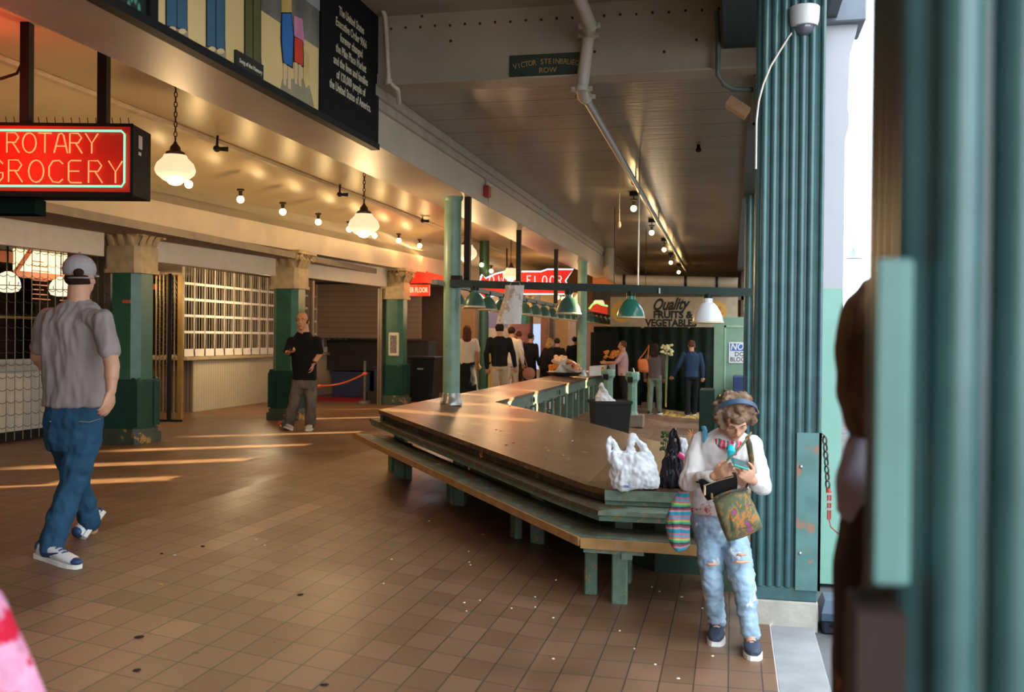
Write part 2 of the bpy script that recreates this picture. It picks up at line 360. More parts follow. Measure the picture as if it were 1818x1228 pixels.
# right eave of the bay: dark edge girder
mb = MB(); mb.box(0.14, 8.1, 3.45, 0.36, 32, 4.0); mb.box(0.10, 8.1, 3.42, 0.40, 32, 3.47)
struct(mb.build('trim_7', M('eave_girder', (0.06, 0.07, 0.06), 0.6), origin=(0, 0, 0)))
mb = MB(); mb.box(-0.09, 5.6, 4.02, 0.62, 7.95, 4.47); mb.box(-0.13, 5.55, 4.4, 0.66, 7.95, 4.47)
struct(mb.build('trim_8', M('dark_teal_box', (0.02, 0.05, 0.05), 0.5), origin=(0, 0, 0)))
mb = MB(); mb.box(0.36, -2, 4.05, 0.70, 32, 4.5)
struct(mb.build('trim_9', M('eave_outer', (0.05, 0.08, 0.08), 0.5), origin=(0, 0, 0)))
# arcade beam and bulkheads behind the columns
mb = MB()
mb.add([(arc_u(v) + o, v, z) for v in (-3, 34) for o, z in ((0.16, 3.14), (0.16, 3.48), (-0.25, 3.48), (-0.25, 3.14))],
       [(0, 1, 5, 4), (1, 2, 6, 5), (2, 3, 7, 6), (3, 0, 4, 7), (0, 3, 2, 1), (4, 5, 6, 7)])
struct(mb.build('trim_10', BEAMW, origin=(0, 0, 0)))
for i, (v0, v1, zb) in enumerate(((-3, 10.95, 2.71), (11.7, 14.95, 2.72), (15.65, 19.2, 2.76))):
    mb = MB(); a, c = arc_u(v0) - 0.1, arc_u(v1) - 0.1
    mb.add([(a, v0, zb), (c, v1, zb), (c, v1, 3.2), (a, v0, 3.2), (a - 0.1, v0, zb), (c - 0.1, v1, zb), (c - 0.1, v1, 3.2), (a - 0.1, v0, 3.2)],
           [(0, 1, 2, 3), (4, 7, 6, 5), (0, 4, 5, 1), (2, 6, 7, 3), (0, 3, 7, 4), (1, 5, 6, 2)])
    struct(mb.build('wall_bulkhead', WHITEW, origin=(0, 0, 0)))
mb = MB(); mb.box(-14, -3, 3.0, -6.9, 24, 3.1); struct(mb.build('ceiling_shops', M('shop_ceiling', (0.30, 0.25, 0.19), 0.8), origin=(0, 0, 0)))
DIM = M('dim_wall', (0.16, 0.11, 0.075), 0.8, var=0.2, vscale=1.2)
mb = MB(); mb.box(-14.1, -3, 0, -14, 40, 4.3); struct(mb.build('wall_left', DIM, origin=(0, 0, 0)))
mb = MB(); mb.box(-14, 33, 0, -3.4, 33.2, 4.3); mb.box(-14, -3.1, 0, -8.2, -3, 4.3); struct(mb.build('wall_back', M('far_market_wall', (0.24, 0.13, 0.065), 0.7, var=0.35, vscale=1.1), origin=(0, 0, 0)))
# end wall of the bay with the painted fruit sign above a dark green curtain
mb = MB(); mb.box(-3.4, 24.6, 2.72, 0.3, 24.75, 3.0); mb.box(-3.4, 31.9, 0, 0.3, 32.05, 4.0); mb.box(0.2, 24.6, 0, 0.36, 32, 3.5)
struct(mb.build('wall_end', M('end_wall_paint', (0.10, 0.085, 0.06), 0.7, var=0.25), origin=(0, 0, 0)))
mb = MB(); mb.box(-14, -4.1, 0, 0.6, -4.0, 4.6); struct(mb.build('wall_sky_blocker', DIM, origin=(0, 0, 0)))  # unseen wall added behind the camera to block sky light
# partitions between shop units, behind the columns
mb = MB(); mb.box(-14, 24.0, 0, -7.0, 24.15, 3.1); struct(mb.build('wall_partition', DIM, origin=(0, 0, 0)))
# unseen facade added across the street to block the sun except at slits
mb = MB(); BLOCKM = M('sun_blocker_pale', (0.42, 0.38, 0.33), 0.8, bump=0.2, bscale=8)
slits = [(18.45, 18.80), (20.0, 20.36), (21.65, 21.95), (23.45, 23.72), (26.5, 26.75), (29.0, 29.25)]
prev = 3.0
for a, c in slits:
    mb.box(9.0, prev, 5.0, 9.03, a, 6.5); prev = c
mb.box(9.0, prev, 5.0, 9.03, 60, 6.5); mb.box(9.0, 3, -0.4, 9.3, 60, 5.0); mb.box(9.0, 3, 6.5, 9.3, 60, 9.0)
struct(mb.build('wall_sun_blocker', BLOCKM, origin=(0, 0, 0)))
# ================================================================== THE DAY-STALL TABLE, BENCH AND COLUMNS
TOPW = wood('worn_brown_top', (0.060, 0.030, 0.014), (0.165, 0.085, 0.036), axis=0, rough=0.34, scale=2.0, spot=((0.26, 0.18, 0.10), 5.0, 0.67))
EDGEW = M('worn_green_edge', (0.16, 0.21, 0.155), 0.5, var=0.3, vscale=14, spot=((0.30, 0.18, 0.09), 22.0, 0.60))
EDGEB = M('worn_brown_edge', (0.085, 0.055, 0.028), 0.5, var=0.3, vscale=14, spot=((0.10, 0.15, 0.09), 18.0, 0.57))
BENW = M('worn_bench_top', (0.13, 0.12, 0.08), 0.5, var=0.28, vscale=7, spot=((0.13, 0.24, 0.19), 6.0, 0.55))
BENE = M('bench_edge_wood', (0.38, 0.21, 0.075), 0.55, var=0.25, vscale=10, spot=((0.20, 0.28, 0.2), 8.0, 0.62))
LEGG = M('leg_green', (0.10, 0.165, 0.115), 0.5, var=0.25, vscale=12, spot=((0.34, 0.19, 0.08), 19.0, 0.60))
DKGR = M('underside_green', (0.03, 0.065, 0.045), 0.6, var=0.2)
def zt(h): return lambda x, y: h + fz(x)
A_ = (-0.85, 6.88); B_ = (-3.56, 9.75); K = (-0.97, 6.57); Lb = (-3.83, 9.78)
def offs(P, Q, o):  # line P->Q moved sideways to its left
    P = Vector(P); Q = Vector(Q); d = (Q - P).normalized(); n = Vector((-d.y, d.x)); return P + n * o, Q + n * o
row_end = 24.3
top_poly = [B_, A_, (0.12, 6.90), (0.12, 9.15), (-0.30, 9.50), (-1.144, 10.975), (-1.64, 11.50), (-2.96, 12.42), (-2.96, row_end), (-3.58, row_end)]
tb = thing('market_stall_table', 'long worn brown day-stall table with green moulded edges and a wide angled end', 'table', (-2.0, 8.5, 0))
mb = MB()
# split where the floor slope breaks so the top follows it
def clip_poly(poly, u0, keep_less):
    out = []
    for i in range(len(poly)):
        a, c = poly[i], poly[(i + 1) % len(poly)]; ia = (a[0] <= u0) == keep_less; ic = (c[0] <= u0) == keep_less
        if ia: out.append(a)
        if ia != ic:
            t = (u0 - a[0]) / (c[0] - a[0]); out.append((u0, a[1] + (c[1] - a[1]) * t))
    return out
for pl in (clip_poly(top_poly, -1.0, True), clip_poly(top_poly, -1.0, False)): mb.prism(pl, zt(0.668), zt(0.71))
mb.build('tabletop', TOPW, tb, smooth=False)
def edge_run(pts, h0, h1, w, inset=0.0):
    m_ = MB()
    for p, q in zip(pts[:-1], pts[1:]):
        P = Vector((p[0], p[1])); Q = Vector((q[0], q[1])); d = (Q - P).normalized(); n = Vector((-d.y, d.x))
        ps = []
        k = max(1, int((Q - P).length / 0.6))
        for i in range(k):
            a = P + (Q - P) * (i / k); c = P + (Q - P) * ((i + 1) / k)
            quad = [tuple(a + n * inset), tuple(c + n * inset), tuple(c + n * (inset + w)), tuple(a + n * (inset + w))]
            m_.prism(quad, zt(h0), zt(h1))
    return m_
# going B -> A -> right: table lies on the left of travel
front = [B_, A_, (0.12, 6.90)]
edge_run(front[:2], 0.60, 0.668, 0.05, 0.07).build('edge_moulding', EDGEB, tb, smooth=False)
edge_run(front[1:], 0.635, 0.705, 0.03, -0.012).build('edge_moulding', EDGEW, tb, smooth=False)
edge_run(front[1:], 0.60, 0.635, 0.05, 0.01).build('edge_moulding', LEGG, tb, smooth=False)
edge_run([(-3.70, 9.86), (-0.868, 6.66)], 0.565, 0.595, 0.26, 0.0).build('lower_ledge', EDGEB, tb, smooth=False)
edge_run([(-0.868, 6.66), (0.12, 6.68)], 0.565, 0.595, 0.26, 0.0).build('lower_ledge', EDGEW, tb, smooth=False)
edge_run([(-3.69, 9.875), (-0.862, 6.675), (0.12, 6.695)], 0.525, 0.565, 0.10, 0.0).build('ledge_moulding', LEGG, tb, smooth=False)
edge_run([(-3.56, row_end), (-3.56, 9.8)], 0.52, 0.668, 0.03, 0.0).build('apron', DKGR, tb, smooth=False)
# inner apron of the row, with round bolt holes plates, and posts
mb = edge_run([(-2.975, 12.45), (-2.975, row_end)], 0.50, 0.668, 0.03, 0.0); mb.build('apron', LEGG, tb, smooth=False)
mb = edge_run([(-2.95, 12.42), (-1.64, 11.52), (-1.16, 11.0), (-0.32, 9.52)], 0.60, 0.668, 0.04, -0.05); mb.build('apron', LEGG, tb, smooth=False)
for i, v in enumerate((13.1, 14.9, 17.2, 20.6)):
    m_ = MB(); m_.lathe([(0.045, 0), (0.045, 0.012), (0.02, 0.02)], (-2.945, v, 0.595 + fz(-2.96)), 14, Matrix.Rotation(math.pi / 2, 3, 'Y')); m_.build('bolt_plate', DARKM, tb)
for i in range(15):
    v = 13.0 + i * 0.72; u = -2.99
    m_ = MB(); m_.box(u - 0.05, v - 0.05, fz(u) - 0.01, u + 0.05, v + 0.05, 0.52 + fz(u)); m_.build('leg', LEGG, tb, smooth=False, bevel=0.008)
for i in range(5):
    v = 13.4 + i * 1.4
    m_ = MB(); m_.box(-2.94, v - 0.03, 0.36 + fz(-3), -2.925, v + 0.06, 0.48 + fz(-3)); m_.build('number_plate', M('small_white_plate', (0.5, 0.5, 0.48), 0.5), tb, smooth=False)
for (u, v) in ((-3.4, 10.0), (-2.5, 9.1), (-1.55, 8.1), (-0.75, 7.2), (0.0, 7.15), (-2.2, 10.6), (-1.0, 9.2)):
    m_ = MB(); m_.box(u - 0.06, v - 0.06, fz(u) - 0.01, u + 0.06, v + 0.06, 0.60 + fz(u)); m_.build('leg', LEGG, tb, smooth=False, bevel=0.008)
edge_run([(-2.75, 10.4), (-0.55, 7.55), (0.12, 7.5)], 0.0, 0.62, 0.03, 0.0).build('shade_board', DKGR, tb, smooth=False)  # board added to stop light and darken the space under the table
# ---- bench
bn = thing('market_bench', 'weathered green and brown plank bench running round the front of the stall table', 'bench', (-2.0, 8.0, 0))
Kr = (0.10, 6.50)
Pa, Pb = offs(Lb, K, 0.36)
seat1 = [Lb, K, (-0.84, 6.95), tuple(Pa + Vector((0.02, 0.05)))]
seat1 = [Lb, K, (K[0] + 0.12, K[1] + 0.40), (Lb[0] + 0.30, Lb[1] + 0.20)]
seat2 = [(K[0] + 0.012, K[1] - 0.004), Kr, (Kr[0], Kr[1] + 0.38), (K[0] + 0.13, K[1] + 0.39)]
def plank(poly, h0, h1, name, mat):
    m_ = MB()
    for pl in (clip_poly(poly, -1.0, True), clip_poly(poly, -1.0, False)):
        if len(pl) >= 3: m_.prism(pl, zt(h0), zt(h1))
    return m_.build(name, mat, bn, smooth=False)
def lerp2(a, c, t): return (a[0] + (c[0] - a[0]) * t, a[1] + (c[1] - a[1]) * t)
for t0, t1 in ((0.0, 0.49), (0.51, 1.0)):
    plank([lerp2(seat1[0], seat1[3], t0), lerp2(seat1[1], seat1[2], t0), lerp2(seat1[1], seat1[2], t1), lerp2(seat1[0], seat1[3], t1)], 0.385, 0.43, 'seat_plank', BENW)
    plank([lerp2(seat2[0], seat2[3], t0), lerp2(seat2[1], seat2[2], t0), lerp2(seat2[1], seat2[2], t1), lerp2(seat2[0], seat2[3], t1)], 0.385, 0.43, 'seat_plank', BENW)
m_ = edge_run([Lb, K], 0.372, 0.428, 0.02, -0.021); m_.build('front_edge', BENE, bn, smooth=False)
m_ = edge_run([(K[0] + 0.004, K[1] - 0.01), Kr], 0.362, 0.428, 0.02, -0.021); m_.build('front_edge', BENE, bn, smooth=False)
m_ = edge_run([(K[0] + 0.02, K[1] + 0.02), (K[0] + 0.42, K[1] + 0.0)], 0.33, 0.372, 0.03, -0.02); m_.build('under_rail', EDGEW, bn, smooth=False)
def bench_leg(u, v, w=0.10, dpt=0.05, cap=False, rz=0.0):
    z0 = fz(u); m_ = MB(); m_.T = Matrix.Translation((u, v, z0)) @ Matrix.Rotation(rz, 4, 'Z')
    m_.box(-w / 2, -dpt / 2, -0.01, w / 2, dpt / 2, 0.375)
    lg = m_.build('leg', LEGG, bn, smooth=False, bevel=0.01)
    if cap:
        m_ = MB(); m_.T = Matrix.Translation((u + 0.05, v - 0.03, z0 + 0.30)); m_.box(-0.035, -0.02, 0, 0.035, 0.02, 0.09); m_.build('block', EDGEW, lg, smooth=False)
DIR = math.atan2(3.21, -2.86)
bench_leg(-0.71, 6.60, 0.105, 0.06, True); bench_leg(-0.93, 6.80, 0.085, 0.06)
for px, py in ((915, 955), (800, 895), (722, 850), (695, 838)):
    p = ont(px, py); bench_leg(p.x, p.y + 0.03, 0.10, 0.07, rz=DIR)
# curved iron brackets under the bench front
for t in (0.06, 0.13, 0.235, 0.27, 0.50, 0.54, 0.75, 0.79):
    q = Vector(Lb).lerp(Vector(K), t); z0 = fz(q.x); d = (Vector(K) - Vector(Lb)).normalized(); n = Vector((-d.y, d.x))
    m_ = MB(); pts = []
    for i in range(7):
        a = math.pi / 2 * i / 6; pts.append((q.x + n.x * (0.03 + 0.11 * math.sin(a)), q.y + n.y * (0.03 + 0.11 * math.sin(a)), z0 + 0.37 - 0.07 * (1 - math.cos(a))))
    m_.path(pts, 0.02, 8, flat=0.5); m_.build('bracket', M('bracket_green', (0.10, 0.24, 0.20), 0.35), bn)

# ---- round pipe columns standing on the row
def pipe_col(u, v, label, z1=3.42):
    z0 = 0.71 + fz(u) if u > -3.7 else fz(u)
    t = thing('pipe_column', label, 'column', (u, v, z0), 'pale green pipe columns')
    m_ = MB(); m_.lathe([(0.1, 0.10), (0.1, z1 - z0)], (u, v, z0), 28); m_.build('shaft', GREENL, t)
    m_ = MB(); m_.lathe([(0.132, 0.0), (0.130, 0.04), (0.115, 0.06), (0.108, 0.12), (0.102, 0.14)], (u, v, z0), 28); m_.build('base_collar', M('bare_collar', (0.34, 0.33, 0.32), 0.3, metal=0.7, var=0.3, vscale=14), t)
    m_ = MB(); m_.lathe([(0.1, 0), (0.115, 0.02), (0.12, 0.05)], (u, v, z1 - 0.07), 24); m_.build('top_collar', GREENL, t)
    return t
pipe_col(-3.226, 11.306, 'pale green round steel column at the near corner of the stall table')
pipe_col(-3.12, 21.0, 'pale green round column farther down the stall row beside the white tray')
t = thing('pipe_column', 'thin green round pole in the walkway behind the woman in a white tee', 'column', (-5.9, 23.5, 0.37), 'pale green pipe columns')
m_ = MB(); m_.lathe([(0.12, 0), (0.12, 3.75)], (-5.9, 23.5, 0.37), 20); m_.build('shaft', GREENM, t)
# ---- black hanger posts from the long beam down to the lamp rails
for u, v, z0, lb in ((-3.05, 11.33, 2.36, 'dark square hanger beside the near round column'), (-3.2, 14.9, 2.45, 'dark hanger rod dropping from the beam above the paper bag'), (-3.2, 18.2, 2.4, 'dark hanger rod in front of the neon arrow tail')):
    m_ = MB(); m_.box(u - 0.035, v - 0.035, z0, u + 0.035, v + 0.035, 3.41); tag(m_.build('hanger_post', DARKM, smooth=False), lb, 'post', 'hanger posts under the beam')

# ---- fluted green street columns
def fluted(v0, label, u0=0.155, dep=0.30):
    u1, v1 = u0 + 0.365, v0 + dep
    t = thing('fluted_column', label, 'column', ((u0 + u1) / 2, v0 + 0.15, -0.03), 'fluted green street columns')
    m_ = MB(); m_.box(u0 - 0.01, v0 - 0.03, -0.05, u1 + 0.01, v1 + 0.03, 0.15); m_.build('plinth', M('worn_concrete', (0.40, 0.37, 0.32), 0.85, var=0.2, bump=0.3, spot=((0.30, 0.15, 0.08), 6, 0.68)), t, smooth=False, bevel=0.008)
    m_ = MB(); m_.box(u0 - 0.005, v0 - 0.015, 0.15, u1 + 0.005, v1 + 0.015, 0.235); m_.build('base_band', TEAL, t, smooth=False, bevel=0.006)
    # corrugated shell: half-round ribs on front and left faces
    prof = []; n = 6; pitch = (u1 - u0 - 0.04) / n
    ring = []
    def corr(a, b, normal):
        A = Vector(a); Bv = Vector(b); L_ = (Bv - A).length; d = (Bv - A).normalized(); k = max(1, round(L_ / pitch)); out = []
        for i in range(k):
            c0 = A + d * (L_ * i / k); w = L_ / k
            for j in range(7):
                a_ = math.pi * j / 6
                out.append(c0 + d * (w * (0.5 - 0.42 * math.cos(a_))) + Vector(normal) * (0.024 * math.sin(a_)))
            out.append(c0 + d * (w * 0.97))
        return out
    ring += corr((u0, v0), (u1 - 0.03, v0), (0, -1)); ring += [Vector((u1, v0 - 0.005)), Vector((u1, v1))]
    ring += corr((u1, v1), (u0, v1), (0, 1)); ring += corr((u0, v1), (u0, v0), (-1, 0))
    m_ = MB(); R0 = [(p.x, p.y, 0.235) for p in ring]; R1 = [(p.x, p.y, 4.47) for p in ring]; m_.loft([R0, R1]); m_.build('fluted_shaft', TEAL, t)
    m_ = MB(); m_.path([(u1 + 0.005, v0 - 0.01, 0.235), (u1 + 0.005, v0 - 0.01, 4.1)], 0.014, 8); m_.build('corner_bead', TEAL, t)
    return t, u0, u1, v0
PLATE = M('guard_plate_paint', (0.085, 0.19, 0.175), 0.4, var=0.2, spot=((0.27, 0.15, 0.10), 5.0, 0.58))
t, u0, u1, v0 = fluted(6.36, 'teal fluted street column right behind the woman reading her phone')
m_ = MB(); m_.box(u1 - 0.125, v0 - 0.035, 0.225, u1 + 0.02, v0 - 0.022, 1.19); m_.box(u1 + 0.005, v0 - 0.035, 0.225, u1 + 0.02, v0 + 0.12, 1.19); gp = m_.build('guard_plate', PLATE, t, smooth=False)
m_ = MB()
for z in (0.98, 0.45): m_.ell((u1 - 0.10, v0 - 0.036, z), 0.012, 0.006, 0.012, 8)
m_.build('bolt', STEEL, gp)
t, a, b_, c = fluted(1.05, 'blurred dark teal fluted column filling the right edge close to the camera', 0.185, 0.26)
m_ = MB(); m_.box(0.136, 1.015, 1.515, 0.164, 1.03, 1.830); m_.box(0.150, 1.02, 1.515, 0.17, 1.06, 1.830); m_.build('guard_plate', PLATE, t, smooth=False, bevel=0.002)
m_ = MB(); m_.box(0.120, 1.0, -0.03, 0.165, 1.10, 1.49); m_.build('pipe_casing', M('dark_brown_casing', (0.03, 0.018, 0.014), 0.6), t, smooth=False)
t, a, b_, c = fluted(11.75, 'dark fluted column behind the lamp bar end')
# smooth pier beyond: white above, mint below
t = thing('street_pier', 'smooth building pier painted white above and mint green below', 'pier', (0.62, 7.6, -0.03))
MINT = M('mint_paint', (0.22, 0.42, 0.34), 0.4, var=0.06, spot=((0.02, 0.08, 0.06), 3.0, 0.74)); PIERW = M('pier_white', (0.42, 0.42, 0.45), 0.5, var=0.03)
m_ = MB(); m_.box(0.40, 7.5, 0.0, 0.775, 7.8, 2.13); m_.build('lower_panel', MINT, t, smooth=False)
m_ = MB(); m_.box(0.40, 7.5, 2.13, 0.775, 7.8, 4.6)
m_.build('upper_panel', PIERW, t, smooth=False)
m_ = MB(); pr_ = [(0.775, 3.2), (0.80, 3.3), (0.80, 3.38), (0.79, 3.42), (0.80, 3.8), (0.84, 3.95), (0.86, 4.05), (0.93, 4.35), (0.93, 4.6), (0.775, 4.6)]
m_.add([(x, 7.5, z) for x, z in pr_] + [(x, 7.8, z) for x, z in pr_], [tuple(range(10)), tuple(range(10, 20))] + [(i, (i + 1) % 10, 10 + (i + 1) % 10, 10 + i) for i in range(10)])
m_.build('corbel', PIERW, t, smooth=False)
m_ = MB(); m_.box(0.60, 7.42, 4.02, 0.90, 7.9, 4.26); tag(m_.build('junction_box', M('grey_blue_box', (0.16, 0.18, 0.22), 0.5), smooth=False, bevel=0.01), 'grey metal box high on the white pier', 'box')

# ---- ornate arcade columns
CAP = M('capital_plaster', (0.50, 0.38, 0.20), 0.55, var=0.18, vscale=9, bump=0.4, bscale=30)
def octa(w, ch): h = w / 2; return [(-h, -h + ch), (-h + ch, -h), (h - ch, -h), (h, -h + ch), (h, h - ch), (h - ch, h), (-h + ch, h), (-h, h - ch)]
def arcade_col(v, label, kids=True):
    u = arc_u(v) - 0.05; t = thing('arcade_column', label, 'column', (u, v, 0.37), 'green arcade columns with cream carved capitals')
    T0 = Matrix.Translation((u, v, 0))
    m_ = MB(); m_.T = T0; m_.prism(octa(0.57, 0.05), 0.36, 0.50); m_.prism(octa(0.53, 0.07), 0.50, 0.56)
    m_.build('base', M('worn_base', (0.05, 0.07, 0.05), 0.6, var=0.2, spot=((0.45, 0.26, 0.07), 5, 0.60)), t, smooth=False)
    m_ = MB(); m_.T = T0; m_.prism(octa(0.48, 0.06), 0.56, 1.18)
    for sx in (-1, 1):
        for sy in (-1, 1):   # pointed corner guards
            a = 0.242
            m_.prism([(sx * (a + 0.010), sy * 0.12), (sx * (a + 0.010), sy * (a + 0.010)), (sx * 0.12, sy * (a + 0.010)), (sx * 0.12, sy * 0.12)], 0.58, 1.14)
            m_.ell((sx * 0.186, sy * (a - 0.004), 1.13), 0.064, 0.014, 0.075, 10); m_.ell((sx * (a - 0.004), sy * 0.186, 1.13), 0.014, 0.064, 0.075, 10)
    m_.build('dado', GREEND, t, smooth=False)
    m_ = MB(); m_.T = T0; m_.prism(octa(0.44, 0.09), 1.18, 2.54); m_.build('shaft', GREENM, t, smooth=False)
    m_ = MB(); m_.T = T0; m_.prism(octa(0.50, 0.06), 2.52, 2.86)
    m_.prism(octa(0.53, 0.06), 2.52, 2.57)
    m_.build('necking', CAP, t, smooth=False)
    m_ = MB(); m_.T = T0
    rings = []
    for z, w in ((2.86, 0.46), (2.92, 0.45), (3.0, 0.50), (3.06, 0.60)): rings.append([(x, y, z) for x, y in octa(w, w * 0.2)])
    m_.loft(rings)
    for k in range(4):
        R4 = Matrix.Rotation(k * math.pi / 2, 4, 'Z'); o = m_.T; m_.T = o @ R4
        for x in (-0.14, 0.0, 0.14):   # acanthus leaves
            m_.path([(x, -0.22, 2.87), (x, -0.25, 2.93), (x, -0.28, 2.99), (x, -0.32, 3.02), (x, -0.325, 2.99)], [0.045, 0.05, 0.045, 0.03, 0.015], 8, flat=0.6)
        for sx in (-1, 1):
            m_.lathe([(0.055, -0.03), (0.062, 0), (0.055, 0.03)], (sx * 0.23, -0.29, 3.03), 12, Matrix.Rotation(math.pi / 2, 3, 'X'))
            m_.lathe([(0.025, -0.045), (0.025, 0.045)], (sx * 0.23, -0.29, 3.03), 8, Matrix.Rotation(math.pi / 2, 3, 'X'))
        for i in range(5): m_.ell((-0.17 + i * 0.085, -0.30, 3.075), 0.028, 0.02, 0.022, 8)
        m_.T = o
    m_.prism(octa(0.68, 0.02), 3.09, 3.145)
    m_.build('capital', CAP, t)
    return t
cA = arcade_col(11.4, 'green arcade column with carved cream capital beside the man in a grey cap')
cB = arcade_col(15.3, 'green arcade column behind the man in the black tee')
cC = arcade_col(19.5, 'green arcade column with a small framed notice, beside the red glow')
cD = arcade_col(28.5, 'farthest arcade column seen past the crowd')
# small framed notice on column C, tape on column A
m_ = MB(); q = ony(699, 611, 19.26); m_.box(q.x - 0.11, 19.235, q.z - 0.24, q.x + 0.11, 19.285, q.z + 0.24)
nf = tag(m_.build('framed_notice', M('notice_frame', (0.75, 0.66, 0.50), 0.5), smooth=False, bevel=0.02), 'small cream framed notice hanging on a green arcade column', 'notice')
m_ = MB(); m_.box(q.x - 0.07, 19.227, q.z - 0.18, q.x + 0.07, 19.24, q.z + 0.18); m_.build('print', M('notice_print', (0.20, 0.17, 0.14), 0.6, var=0.9, vscale=30), nf, smooth=False)
uA = arc_u(11.4) - 0.05
m_ = MB(); m_.box(uA + 0.02, 11.168, 2.14, uA + 0.13, 11.182, 2.18); st = tag(m_.build('sticker', M('red_sticker', (0.55, 0.12, 0.05), 0.5), smooth=False), 'small red tape strip on the nearest arcade column', 'sticker')
# ================================================================== SIGNS
RED = M('red_sign_face', (0.80, 0.020, 0.006), 0.5, var=0.05)
NEONR = emis('neon_red_tube', (1.0, 0.30, 0.10), 1.35)
NEONG = emis('neon_green_tube', (0.25, 1.0, 0.55), 1.25)
NEONB = emis('neon_white_blue_tube', (0.70, 0.95, 1.0), 1.3)
NEONP = emis('neon_pink_tube', (1.0, 0.70, 0.68), 1.4)
STROKE = {'R': [[(0, 0), (0, 1), (.45, 1), (.62, .78), (.45, .52), (0, .52)], [(.3, .52), (.66, 0)]],
 'O': [[(.36 + .36 * math.sin(a), .5 + .5 * math.cos(a)) for a in [2 * math.pi * i / 16 for i in range(17)]]],
 'T': [[(0, 1), (.7, 1)], [(.35, 1), (.35, 0)]], 'A': [[(0, 0), (.25, .95), (.4, 1), (.5, .9), (.72, 0)], [(.12, .35), (.6, .35)]],
 'Y': [[(0, 1), (.33, .5), (.66, 1)], [(.33, .5), (.33, 0)]], 'G': [[(.68, .82), (.5, 1), (.2, .97), (.02, .7), (.02, .3), (.2, .03), (.5, 0), (.68, .2), (.68, .42), (.42, .42)]],
 'C': [[(.68, .85), (.5, 1), (.2, .97), (.02, .7), (.02, .3), (.2, .03), (.5, 0), (.68, .15)]], 'E': [[(.6, 1), (.1, 1), (0, .9), (0, .1), (.1, 0), (.62, 0)], [(0, .52), (.5, .52)]],
 'L': [[(0, 1), (0, 0), (.6, 0)]], 'W': [[(0, 1), (.2, 0), (.42, .8), (.64, 0), (.84, 1)]], 'F': [[(.6, 1), (0, 1), (0, 0)], [(0, .52), (.5, .52)]]}
def neon_text(m_, word, o, x, y, hgt, adv, r, off=0.03, wsc=1.0):
    o = Vector(o); x = Vector(x).normalized(); y = Vector(y).normalized(); z = x.cross(y); cx = 0.0
    for ch in word:
        if ch in STROKE:
            for st in STROKE[ch]: m_.path([o + x * (cx + a * hgt * wsc * 0.95) + y * (b * hgt) + z * off for a, b in st], r, 6)
        cx += adv
# ROTARY GROCERY: lit box sign hung from the beam
P0 = at(0, 232, 7.5); P1 = at(230, 228, 7.5)
ex = Vector((P1.x - P0.x, P1.y - P0.y, 0)).normalized(); ez = Vector((0, 0, 1)); ey = ez.cross(ex)  # ey points away
FR = P1  # top right front corner
Wd, Hh, Dd = 1.62, 0.50, 0.30
ttl = thing('neon_grocery_sign', 'red box sign with neon lettering and a green neon border, hung at the upper left', 'sign', FR - ex * Wd / 2)
Tm = Matrix((ex, ey, ez)).transposed().to_4x4(); Tm.translation = FR
m_ = MB(); m_.T = Tm; m_.box(-Wd, 0.0, -Hh, 0.03, 0.36, 0.03)
for i in range(26): m_.path([(-Wd + 0.05 + i * 0.062, 0.05, 0.03), (-Wd + 0.04 + i * 0.062, 0.05, 0.09)], 0.003, 4)
m_.box(-Wd, -0.012, -Hh - 0.02, 0.03, 0.0, -Hh + 0.02); m_.box(-Wd, -0.012, 0.015, 0.03, 0.0, 0.035); m_.box(0.012, -0.012, -Hh, 0.032, 0.0, 0.03)
m_.build('sign_case', M('sign_case_black', (0.012, 0.011, 0.010), 0.7, spec=0.1), ttl, smooth=False)
m_ = MB(); m_.T = Tm; m_.box(-Wd + 0.01, -0.006, -Hh + 0.01, 0.01, 0.001, 0.012); m_.build('sign_face', RED, ttl, smooth=False)
m_ = MB(); m_.T = Tm
k = 0.03
bord = [(-Wd + 0.03, -k, -0.03), (-0.05, -k, -0.025), (-0.025, -k, -0.05), (-0.025, -k, -Hh + 0.09), (-0.045, -k, -Hh + 0.06), (-Wd + 0.03, -k, -Hh + 0.05)]
m_.path(bord, 0.0085, 8); m_.build('neon_border', NEONG, ttl)
sc = 230 * 7.5 / 1768 / 230.0  # metres per picture pixel at the sign
m_ = MB()
def sgn(px, py): return FR + ex * ((px - 230) * sc) - ez * ((py - 228) * sc) - ey * 0.0
neon_text(m_, 'ROTARY', sgn(16, 274) - ey * 0.03, ex, ez, 0.148, 0.118, 0.0055, 0.0)
neon_text(m_, 'GROCERY', sgn(-16, 326) - ey * 0.03, ex, ez, 0.165, 0.150, 0.0055, 0.0)
m_.build('neon_lettering', NEONR, ttl)
m_ = MB(); m_.T = Tm; m_.box(0.031, 0.10, -0.13, 0.034, 0.17, -0.03); m_.box(0.031, 0.10, -0.18, 0.034, 0.15, -0.155); m_.build('label_sticker', M('sticker_white', (0.6, 0.58, 0.55), 0.5), ttl, smooth=False)
m_ = MB(); m_.T = Tm
for x0 in (-0.84, -0.255): m_.box(x0, 0.02, 0.03, x0 + 0.07, 0.10, 1.15)
m_.path([(-0.78, 0.06, 0.62), (-0.88, 0.06, 0.42), (-1.0, 0.06, 0.38), (-1.2, 0.06, 0.36)], 0.012, 6)
m_.build('hanger', BLACK, ttl, smooth=False)
m_ = MB(); m_.T = Tm; m_.box(-1.3, 0.15, -Hh - 0.13, -0.78, 0.33, -Hh - 0.01); tag(m_.build('transformer_box', M('matt_dark_green', (0.008, 0.018, 0.014), 0.95, spec=0.0), smooth=False), 'small black box under the neon grocery sign', 'box')
lamp('grocery_neon_glow', FR - ex * 0.8 - ey * 0.15 - ez * 0.2 - ey * 0.25, 7, (1.0, 0.12, 0.05), 0.2)
